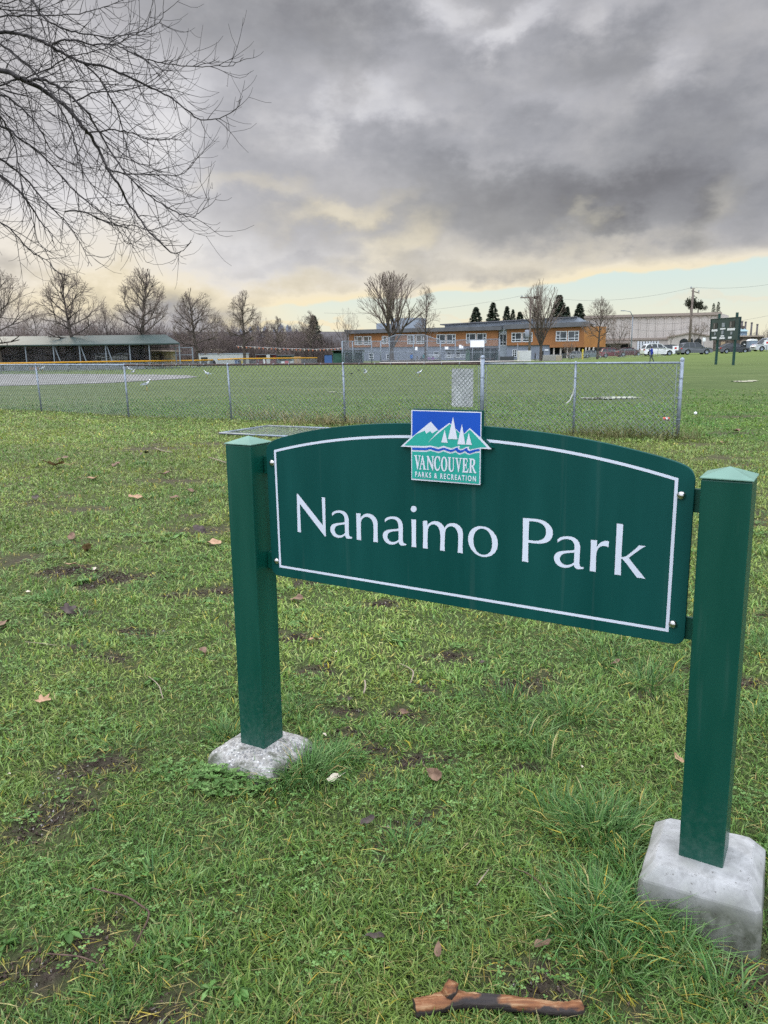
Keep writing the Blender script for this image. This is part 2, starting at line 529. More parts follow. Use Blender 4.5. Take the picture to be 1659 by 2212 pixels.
def dirt_amount(x, y):
    x = np.asarray(x, float); y = np.asarray(y, float)
    wx = x + (fbm(x * 11, y * 11, 31, 4) - .5) * .30; wy = y + (fbm(x * 11, y * 11, 77, 4) - .5) * .30
    r = np.zeros_like(x)
    for cx, cy, rx, ry, t in DIRT:
        c, s = math.cos(t), math.sin(t)
        u = ((wx - cx) * c + (wy - cy) * s) / rx; v = (-(wx - cx) * s + (wy - cy) * c) / ry
        q = u * u + v * v
        r = np.maximum(r, np.where(q < 2.4, np.exp(-q * 0.9), 0))
    return np.clip(r * (.55 + .9 * fbm(x * 22, y * 22, 91, 3)), 0, 1)


def make_ground():
    xs = axis(-4000, 4000, 0.07, -2.6, 2.6, 1.09); ys = axis(-300, 7000, 0.07, 1.0, 5.2, 1.06)
    X, Y = np.meshgrid(xs, ys); nx, ny = len(xs), len(ys)
    Z = ground_z(X, Y)
    V = np.stack([X.ravel(), Y.ravel(), Z.ravel()], 1)
    i = np.arange(nx * ny).reshape(ny, nx)
    Q = np.stack([i[:-1, :-1].ravel(), i[:-1, 1:].ravel(), i[1:, 1:].ravel(), i[1:, :-1].ravel()], 1)
    d = dirt_amount(X.ravel(), Y.ravel())
    colr = np.stack([d, d, d], 1)
    me = arrays_mesh('ground', V, Q, smooth=True, colors=colr)
    m, nt, b = new_mat('turf_soil'); N = nt.nodes; L = nt.links
    geo = N.new('ShaderNodeNewGeometry')
    at_ = N.new('ShaderNodeAttribute'); at_.attribute_name = 'Col'

    def nz(scale, detail=6, vec=None, rough=0.6):
        n = N.new('ShaderNodeTexNoise'); n.inputs['Scale'].default_value = scale; n.inputs['Detail'].default_value = detail; n.inputs['Roughness'].default_value = rough
        L.new(vec or geo.outputs['Position'], n.inputs['Vector']); return n.outputs['Fac']

    def ramp(f, st):
        r = N.new('ShaderNodeValToRGB')
        while len(r.color_ramp.elements) < len(st): r.color_ramp.elements.new(0.5)
        for e, (p, c) in zip(r.color_ramp.elements, st): e.position = p; e.color = (*c, 1)
        L.new(f, r.inputs[0]); return r.outputs[0]

    def mix(f, a, c):
        n = N.new('ShaderNodeMix'); n.data_type = 'RGBA'
        if isinstance(f, float): n.inputs[0].default_value = f
        else: L.new(f, n.inputs[0])
        L.new(a, n.inputs[6]); L.new(c, n.inputs[7]); return n.outputs[2]
    sep = N.new('ShaderNodeSeparateXYZ'); L.new(geo.outputs['Position'], sep.inputs[0])
    soil = ramp(nz(38, 8), [(0.3, (0.030, 0.022, 0.017)), (0.55, (0.068, 0.050, 0.040)), (0.75, (0.13, 0.10, 0.08))])
    thatch = ramp(nz(60, 8), [(0.3, (0.035, 0.052, 0.016)), (0.55, (0.070, 0.092, 0.030)), (0.75, (0.115, 0.125, 0.055))])
    near = mix(at_.outputs['Fac'], thatch, soil)
    # turf seen from a distance: mown field beyond the fence
    mp = N.new('ShaderNodeMapping'); L.new(geo.outputs['Position'], mp.inputs[0]); mp.inputs['Scale'].default_value = (0.55, 0.25, 1)
    f1 = ramp(nz(1.4, 8, mp.outputs[0], 0.7), [(0.3, (0.044, 0.074, 0.022)), (0.5, (0.074, 0.110, 0.034)), (0.7, (0.118, 0.148, 0.052))])
    f2 = ramp(nz(7.0, 8, None, 0.75), [(0.32, (0.036, 0.056, 0.018)), (0.52, (0.082, 0.114, 0.036)), (0.72, (0.14, 0.16, 0.066))])
    mp2 = N.new('ShaderNodeMapping'); L.new(geo.outputs['Position'], mp2.inputs[0]); mp2.inputs['Scale'].default_value = (.12, .45, 1)
    f3 = ramp(nz(1.0, 7, mp2.outputs[0], .65), [(.32, (.036, .060, .018)), (.5, (.088, .122, .038)), (.68, (.155, .172, .070))])
    turf = mix(.38, mix(0.5, f1, f2), f3)
    far_f = ramp(nz(0.05, 4), [(0.3, (0.105, 0.150, 0.036)), (0.7, (0.15, 0.195, 0.050))])
    mrf = N.new('ShaderNodeMapRange'); mrf.inputs[1].default_value = 45; mrf.inputs[2].default_value = 110; mrf.inputs[3].default_value = 0; mrf.inputs[4].default_value = .7
    L.new(sep.outputs[1], mrf.inputs[0])
    turf = mix(mrf.outputs[0], turf, far_f)
    mr = N.new('ShaderNodeMapRange'); mr.inputs[1].default_value = 4.5; mr.inputs[2].default_value = 13
    L.new(sep.outputs[1], mr.inputs[0])
    dsub = N.new('ShaderNodeMath'); dsub.operation = 'MULTIPLY'; dsub.inputs[1].default_value = 0.75; L.new(at_.outputs['Fac'], dsub.inputs[0])
    # the trodden lawn on this side of the fence is browner than the field
    side = N.new('ShaderNodeMath'); side.operation = 'MULTIPLY_ADD'; side.inputs[1].default_value = .58; L.new(sep.outputs[0], side.inputs[0]); L.new(sep.outputs[1], side.inputs[2])
    ms = N.new('ShaderNodeMapRange'); ms.inputs[1].default_value = 16.7; ms.inputs[2].default_value = 17.5; L.new(side.outputs[0], ms.inputs[0])
    lawn = ramp(nz(6.0, 9, None, 0.75), [(.32, (.050, .050, .022)), (.5, (.092, .100, .038)), (.70, (.15, .155, .070))])
    turf = mix(ms.outputs[0], lawn, turf)
    turf_d = mix(dsub.outputs[0], turf, soil)
    # beyond the park the land is dull and brown
    mb = N.new('ShaderNodeMapRange'); mb.inputs[1].default_value = 150; mb.inputs[2].default_value = 230; L.new(sep.outputs[1], mb.inputs[0])
    brown = ramp(nz(0.03, 5), [(0.3, (0.035, 0.032, 0.028)), (0.7, (0.075, 0.066, 0.055))])
    c = mix(mb.outputs[0], mix(mr.outputs[0], near, turf_d), brown)
    L.new(c, b.inputs['Base Color'])
    b.inputs['Roughness'].default_value = 0.9; b.inputs['Specular IOR Level'].default_value = 0.15
    bp = N.new('ShaderNodeBump'); bp.inputs['Strength'].default_value = 0.9; bp.inputs['Distance'].default_value = 0.03
    L.new(nz(30, 9, None, 0.7), bp.inputs['Height']); L.new(bp.outputs[0], b.inputs['Normal'])
    o = link('ground', me, m); tag(o, kind='structure')


make_ground()


def flat_patch(name, pts, m, lift, n=1, kind='structure', sub=0):
    """a sheet draped a few millimetres above the ground"""
    tri = tessellate_polygon([[Vector((p[0], p[1], 0)) for p in pts]])
    bm = bmesh.new()
    vs = [bm.verts.new((p[0], p[1], 0)) for p in pts]
    for t in tri: bm.faces.new([vs[i] for i in t])
    if sub: bmesh.ops.subdivide_edges(bm, edges=bm.edges, cuts=sub, use_grid_fill=True)
    for v in bm.verts: v.co.z = gz(v.co.x, v.co.y) + lift
    bmesh.ops.recalc_face_normals(bm, faces=bm.faces)
    for f in bm.faces:
        if f.normal.z < 0: f.normal_flip()
    me = bpy.data.meshes.new(name); bm.to_mesh(me); bm.free()
    o = link(name, me, m); tag(o, kind=kind)
    return o


def ragged(cx, cy, rx, ry, n, seed, amp=0.35):
    r = random.Random(seed); out = []
    ph = [r.uniform(0, 6.28) for _ in range(6)]
    for k in range(n):
        a = 2 * PI * k / n
        q = 1 + amp * (0.5 * math.sin(2 * a + ph[0]) + 0.4 * math.sin(3 * a + ph[1]) + 0.35 * math.sin(5 * a + ph[2]) + 0.3 * math.sin(9 * a + ph[3]) + 0.2 * math.sin(14 * a + ph[4]))
        out.append((cx + rx * q * math.cos(a), cy + ry * q * math.sin(a)))
    return out


MT['gravel'] = mat('infield_gravel', (0.16, 0.155, 0.15), 0.95, 0.1, col2=(0.27, 0.26, 0.25), scale=0.9, detail=9, bump=0.4, bscale=6)
dia = [on_ground(px, py) for px, py in [(-420, 842), (-100, 840), (0, 834), (120, 831), (230, 828), (330, 822), (400, 818), (428, 814.5), (405, 811), (330, 809.5), (200, 808.5), (60, 808), (-200, 809), (-600, 812)]]
flat_patch('gravel_infield', [(p.x, p.y) for p in dia], MT['gravel'], 0.02)
MT['warning'] = mat('light_gravel', (0.30, 0.28, 0.24), 0.95, 0.1, col2=(0.42, 0.39, 0.34), scale=0.8, detail=8)
wt = [on_ground(px, py, -.1) for px, py in [(820, 788), (1000, 786), (1100, 784.5), (1180, 780.5), (1192, 777), (1100, 778.5), (980, 781.5), (820, 783.5)]]
flat_patch('gravel_path', [(p.x, p.y) for p in wt], MT['warning'], 0.12)


def puddle_mat():
    m, nt, b = new_mat('standing_water')
    b.inputs['Base Color'].default_value = (0.03, 0.035, 0.03, 1); b.inputs['Roughness'].default_value = 0.02
    b.inputs['Metallic'].default_value = 0.0; b.inputs['IOR'].default_value = 1.5; b.inputs['Specular IOR Level'].default_value = 1.0
    n = nt.nodes.new('ShaderNodeTexNoise'); n.inputs['Scale'].default_value = 5
    tc = nt.nodes.new('ShaderNodeTexCoord'); nt.links.new(tc.outputs['Object'], n.inputs['Vector'])
    bp = nt.nodes.new('ShaderNodeBump'); bp.inputs['Strength'].default_value = 0.002; nt.links.new(n.outputs['Fac'], bp.inputs['Height'])
    nt.links.new(bp.outputs[0], b.inputs['Normal'])
    g = nt.nodes.new('ShaderNodeBsdfGlossy'); g.inputs['Roughness'].default_value = .03; g.inputs['Color'].default_value = (1, 1, 1, 1)
    mx = nt.nodes.new('ShaderNodeMixShader'); lw = nt.nodes.new('ShaderNodeLayerWeight'); lw.inputs[0].default_value = .85
    nt.links.new(lw.outputs['Facing'], mx.inputs[0]); nt.links.new(b.outputs[0], mx.inputs[1]); nt.links.new(g.outputs[0], mx.inputs[2])
    nt.links.new(mx.outputs[0], nt.nodes['Material Output'].inputs['Surface'])
    return m


MT['water'] = puddle_mat()
PUDDLES = []
for k, (px, py, rx, ry) in enumerate([(1322, 861, .95, .5), (1266, 860.5, .16, .2), (1606, 824.6, .60, .55), (1624, 823, .25, .3), (716, 848, .20, .16), (738, 849.5, .14, .12)]):
    p = on_ground(px, py); PUDDLES.append((p.x, p.y, rx, ry))
    o_ = flat_patch('puddle_water', ragged(p.x, p.y, rx, ry, 44, 20 + k), MT['water'], 0.0)
    for v_ in o_.data.vertices: v_.co.z = gz(p.x, p.y) + .03
# ------------------------------------------------------------------ grass blades
def blades(P, length, width, lean_dir, lean, colr, curl=0.5):
    """P (n,3) roots; returns verts, quads, tris, colours for n bent blades of two segments"""
    n = len(P)
    ld = np.stack([np.cos(lean_dir), np.sin(lean_dir), np.zeros(n)], 1)
    sd = np.stack([-np.sin(lean_dir + RNG.normal(0, .6, n)), np.cos(lean_dir + RNG.normal(0, .6, n)), RNG.normal(0, .15, n)], 1)
    up = np.array([0, 0, 1.0])
    a1 = lean; a2 = np.minimum(lean + curl * RNG.uniform(.3, 1.4, n), 1.9)
    l1 = length * .5; l2 = length * .5
    mid = P + ld * (np.sin(a1) * l1)[:, None] + up * (np.cos(a1) * l1)[:, None]
    tip = mid + ld * (np.sin(a2) * l2)[:, None] + up * (np.cos(a2) * l2)[:, None]
    w = width[:, None] * .5
    V = np.stack([P - sd * w, P + sd * w, mid - sd * w * .85, mid + sd * w * .85, tip], 1).reshape(-1, 3)
    b = np.arange(n) * 5
    Q = np.stack([b, b + 1, b + 3, b + 2], 1); T = np.stack([b + 2, b + 3, b + 4], 1)
    C = np.repeat(colr, 5, axis=0)
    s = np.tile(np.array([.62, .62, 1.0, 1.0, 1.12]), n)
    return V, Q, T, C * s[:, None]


PAL = np.array([srgb(*c) for c in [(112, 141, 66), (130, 155, 76), (146, 167, 90), (106, 137, 75), (158, 171, 102), (96, 125, 60), (170, 180, 120), (124, 155, 95)]])
STRAW = np.array([srgb(*c) for c in [(196, 184, 128), (176, 168, 96), (208, 190, 110), (160, 142, 92), (190, 170, 70)]])


def grass_colours(x, y, n):
    big = fbm(x * 1.3, y * 1.3, 41, 3); mid = fbm(x * 5, y * 5, 53, 3)
    idx = RNG.integers(0, len(PAL), n)
    c = PAL[idx].copy()
    yel = np.clip((big - .42) * 2.4 + (mid - .5) * 1.1, 0, 1)
    c = c * (1 - .36 * yel[:, None]) + np.array(srgb(168, 170, 88)) * (.36 * yel[:, None])
    cool = np.clip((.48 - big) * 3.0, 0, 1)
    c = c * (1 - .3 * cool[:, None]) + np.array(srgb(70, 118, 72)) * (.3 * cool[:, None])
    st = RNG.random(n) < .025 + .03 * yel
    c[st] = STRAW[RNG.integers(0, len(STRAW), st.sum())]
    c *= RNG.uniform(.76, 1.18, n)[:, None]
    return c


FOOT_L = (-0.525, 2.90); FOOT_R = (0.970, 2.088)


def foot_clear(x, y):
    a = np.hypot((x - FOOT_L[0]), (y - FOOT_L[1])) > .16
    ux, uy = .885, -.466
    u = (x - FOOT_R[0]) * ux + (y - FOOT_R[1]) * uy; v = -(x - FOOT_R[0]) * uy + (y - FOOT_R[1]) * ux
    return a & ~((np.abs(u) < .165) & (np.abs(v) < .165))


def make_grass():
    Vs, Qs, Ts, Cs = [], [], [], []; off = 0

    def put(V, Q, T, C):
        nonlocal off
        Vs.append(V); Qs.append(Q + off); Ts.append(T + off); Cs.append(C); off += len(V)

    # lawn: density falls with distance while blades stand in for more grass
    NB = 620000
    d = 1.15 + (30 - 1.15) * RNG.random(NB) ** 2.15
    t = RNG.uniform(-.68, .68, NB)
    y = d; x = d * t + RNG.uniform(-.5, .5, NB)
    keep = RNG.random(NB) < np.clip(.30 + .9 * fbm(x * 6, y * 6, 3, 3) + .3 * (fbm(x * 1.1, y * 1.1, 8, 2) - .4), 0.05, 1)
    dm = dirt_amount(x, y)
    keep &= RNG.random(NB) > np.clip(dm * 1.6, 0, .88)
    keep &= RNG.random(NB) < 1 - .85 * sstep(17, 29, y)
    keep &= foot_clear(x, y)
    for wx, wy, rx, ry in PUDDLES:
        keep &= ~((np.abs(x - wx) < rx * 1.1) & (y < wy + ry) & (y > wy - ry - 1.3))
    x, y, dm = x[keep], y[keep], dm[keep]; n = len(x)
    z = ground_z(x, y)
    sc = np.maximum(1, (y / 2.4)) ** .85
    clump = fbm(x * 7, y * 7, 19, 3)
    ln = RNG.uniform(.018, .050, n) * (.5 + 1.05 * clump) * np.maximum(1, y / 4) ** .35 * (1 - .45 * dm)
    ln = np.where((y + .58 * x) > 17.1, ln * .7, ln)
    wd = RNG.uniform(.0020, .0054, n) * sc * (.8 + .5 * clump)
    dirn = 2 * PI * fbm(x * 3.1, y * 3.1, 23, 2) * 2 + RNG.normal(0, 1.9, n)
    lean = np.clip(RNG.normal(.85, .40, n), .05, 1.5)
    c = grass_colours(x, y, n)
    c = np.where((dm > .3)[:, None] & (RNG.random(n) < .55)[:, None], STRAW[RNG.integers(0, len(STRAW), n)] * RNG.uniform(.6, 1.15, n)[:, None], c)
    c = np.where(((y + .58 * x) > 17.1)[:, None], c * np.array([.58, .70, .60]), c)
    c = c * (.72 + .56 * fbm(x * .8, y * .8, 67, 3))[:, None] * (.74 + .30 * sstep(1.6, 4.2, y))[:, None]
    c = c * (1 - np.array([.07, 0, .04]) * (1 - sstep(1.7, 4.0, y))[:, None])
    ours = ((y + .58 * x) < 17.1)
    c = c * np.array([1.04, 1.14, 1.0])
    k_ = (sstep(2.4, 9, y) * ours)[:, None]
    c = c * (1 - .24 * k_) + np.array(srgb(132, 122, 76)) * .20 * k_ * RNG.uniform(.5, 1.3, n)[:, None]
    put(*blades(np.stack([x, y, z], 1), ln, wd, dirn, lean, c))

    # dry thatch lying flat
    n = 11000
    d = 1.3 + 9 * RNG.random(n) ** 1.8; x = d * RNG.uniform(-.65, .65, n); y = d
    k = foot_clear(x, y); x, y = x[k], y[k]; n = len(x)
    c = STRAW[RNG.integers(0, len(STRAW), n)] * RNG.uniform(.45, 1.05, n)[:, None]
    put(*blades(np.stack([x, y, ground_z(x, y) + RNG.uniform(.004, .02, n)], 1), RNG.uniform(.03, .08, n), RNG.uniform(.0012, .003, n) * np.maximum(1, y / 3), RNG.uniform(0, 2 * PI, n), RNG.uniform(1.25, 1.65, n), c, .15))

    # long unmown tussocks
    tus = []
    for px, py, num, r, L in [(660, 1668, 420, .10, .15), (600, 1690, 200, .10, .12), (720, 1650, 180, .09, .12), (485, 1590, 150, .05, .11), (1290, 1800, 420, .12, .17), (1200, 1760, 160, .12, .13), (1330, 1770, 140, .1, .12),
                              (1290, 1985, 420, .11, .16), (1390, 1975, 300, .09, .17), (1470, 2040, 160, .06, .15), (1560, 2130, 90, .06, .13), (1240, 2010, 140, .10, .12), (1350, 1870, 160, .06, .10),
                              (1140, 1590, 140, .10, .15), (1230, 1540, 150, .10, .15), (1100, 1520, 120, .1, .13), (1400, 1480, 180, .15, .15), (1330, 1410, 180, .2, .15), (1420, 1360, 150, .15, .14), (1190, 1640, 80, .08, .14),
                              (870, 1830, 90, .08, .12), (640, 1540, 80, .08, .10), (330, 1900, 90, .1, .10), (120, 1290, 130, .15, .09), (270, 1610, 80, .1, .09), (1330, 2090, 140, .08, .12), (1650, 1400, 160, .15, .13), (1640, 1560, 140, .1, .13)]:
        p = on_ground(px, py); tus.append((p.x, p.y, num, r, L))
    for q in range(60):
        dd = RNG.uniform(3.5, 12); tus.append((dd * RNG.uniform(-.55, .55), dd, 60, .10, .085))
    for cx, cy, num, r, L in tus:
        x = cx + RNG.normal(0, r * .6, num); y = cy + RNG.normal(0, r * .6, num)
        k = foot_clear(x, y); x, y = x[k], y[k]; num = len(x)
        if not num: continue
        ang = np.arctan2(y - cy, x - cx) + RNG.normal(0, .5, num)
        c = np.array([srgb(*q) for q in [(84, 130, 62), (102, 146, 74), (118, 156, 88), (76, 116, 64), (136, 168, 106)]])[RNG.integers(0, 5, num)] * RNG.uniform(.6, 1.05, num)[:, None]
        s = RNG.random(num) < .07; c[s] = STRAW[RNG.integers(0, 5, s.sum())]
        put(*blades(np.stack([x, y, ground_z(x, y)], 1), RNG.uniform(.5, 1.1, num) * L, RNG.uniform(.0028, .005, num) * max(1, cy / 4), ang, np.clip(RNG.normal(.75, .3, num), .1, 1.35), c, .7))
    me = arrays_mesh('grass', np.concatenate(Vs), np.concatenate(Qs), np.concatenate(Ts), colors=np.concatenate(Cs))
    o = link('grass', me, attr_mat('grass_blades', .55, .25, .3)); tag(o, kind='stuff')


make_grass()
MT['leafattr'] = attr_mat('leaf_surface', .6, .25, .2)


WEED_SPOTS = []


def leaf_cloud(name, cx, cy, rx, ry, n, size, cols, height, kind='stuff'):
    """low broad-leaved ground cover: sprigs of four small pointed leaves"""
    V = []; Q = []; C = []
    for k in range(n):
        a = random.uniform(0, 2 * PI); r = math.sqrt(random.random())
        x = cx + rx * r * math.cos(a); y = cy + ry * r * math.sin(a)
        if not foot_clear(np.array([x]), np.array([y]))[0]: continue
        z = gz(x, y) + random.uniform(.25, 1) * height * (1 - .4 * r)
        b0 = random.uniform(0, 2 * PI); c = cols[random.randrange(len(cols))]; f = random.uniform(.7, 1.2)
        for j in range(random.choice((3, 4, 4, 5))):
            b = b0 + j * PI / 2 + random.uniform(-.3, .3); s = size * random.uniform(.6, 1.2)
            d = Vector((math.cos(b), math.sin(b), random.uniform(-.1, .5))); sd = Vector((-math.sin(b), math.cos(b), 0))
            p = Vector((x, y, z)); i = len(V)
            V += [p, p + d * s * .5 - sd * s * .32 + Vector((0, 0, .002)), p + d * s, p + d * s * .5 + sd * s * .32 + Vector((0, 0, .002))]
            Q.append((i, i + 1, i + 2, i + 3)); C += [tuple(q * f for q in c)] * 4
    me = arrays_mesh(name, [tuple(p) for p in V], Q, colors=np.array(C))
    o = link(name, me, MT['leafattr']); tag(o, kind=kind)
    return o


GR = [srgb(104, 140, 74), srgb(88, 126, 60), srgb(118, 150, 86), srgb(78, 112, 54)]
# clover and small-leaved weeds mixed through the turf
for k in range(210):
    dd = random.uniform(1.4, 7) ; xx = dd * random.uniform(-.58, .58)
    WEED_SPOTS.append((xx, dd, random.uniform(.05, .16), random.randrange(14, 40)))
p = on_ground(500, 1690); leaf_cloud('clover_weeds', p.x, p.y, .17, .12, 300, .017, GR, .055)
p = on_ground(400, 1665); leaf_cloud('clover_weeds', p.x, p.y, .14, .07, 130, .014, GR, .035)
V_, Q_, C_ = [], [], []
for px, py, n in [(170, 1480, 50), (260, 1160, 60), (800, 1730, 60), (920, 1740, 60), (1180, 1700, 40), (370, 1500, 50), (980, 1520, 50), (120, 1180, 60)]:
    p = on_ground(px, py); WEED_SPOTS.append((p.x, p.y, .16, n))
for cx, cy, r, n in WEED_SPOTS:
    for k in range(n):
        a = random.uniform(0, 2 * PI); q = r * math.sqrt(random.random()); x, y = cx + q * math.cos(a), cy + q * math.sin(a) * .7
        if not foot_clear(np.array([x]), np.array([y]))[0]: continue
        z = gz(x, y) + random.uniform(.008, .028); b0 = random.uniform(0, 6.28); c = GR[random.randrange(4)]; f = random.uniform(.75, 1.2); sz = random.uniform(.006, .013) * max(1, cy / 4)
        for j in range(3):
            b = b0 + j * 2.09; d = Vector((math.cos(b), math.sin(b), random.uniform(-.1, .5))); sd = Vector((-math.sin(b), math.cos(b), 0)); p = Vector((x, y, z)); i = len(V_)
            V_ += [p, p + d * sz * .6 - sd * sz * .45, p + d * sz, p + d * sz * .6 + sd * sz * .45]; Q_.append((i, i + 1, i + 2, i + 3)); C_ += [tuple(t * f for t in c)] * 4
tag(link('clover', arrays_mesh('clover', [tuple(p) for p in V_], Q_, colors=np.array(C_)), MT['leafattr']), kind='stuff')


# crumbs of soil and small stones in the worn patches
def soil_crumbs():
    r = np.random.default_rng(8); X, Y = [], []
    for cx, cy, rx, ry, t in DIRT:
        if cy > 6: continue
        k = int(min(1400, 45000 * rx * ry)); X.append(cx + r.normal(0, rx * .7, k)); Y.append(cy + r.normal(0, ry * .7, k))
    x = np.concatenate(X); y = np.concatenate(Y); k = dirt_amount(x, y) > .22; x, y = x[k], y[k]; n = len(x)
    s = np.where(r.random(n) < .9, r.uniform(.002, .008, n), r.uniform(.008, .015, n))
    P = np.stack([x, y, ground_z(x, y) + s * .2], 1); q = r.normal(0, 1, (n, 4, 3)); q /= np.linalg.norm(q, axis=2, keepdims=True)
    V = (P[:, None, :] + q * s[:, None, None]).reshape(-1, 3); b = np.arange(n) * 4
    T = np.concatenate([np.stack([b + i, b + j, b + l], 1) for i, j, l in ((0, 1, 2), (0, 2, 3), (0, 3, 1), (1, 3, 2))])
    C = np.where((r.random(n) < .94)[:, None], np.array([.075, .055, .044]) * r.uniform(.4, 1.5, n)[:, None], np.array([.28, .26, .23]))
    tag(link('soil_crumbs', arrays_mesh('soil_crumbs', V, None, T, colors=np.repeat(C, 4, axis=0)), attr_mat('soil_crumb', .95, .1)), kind='stuff')


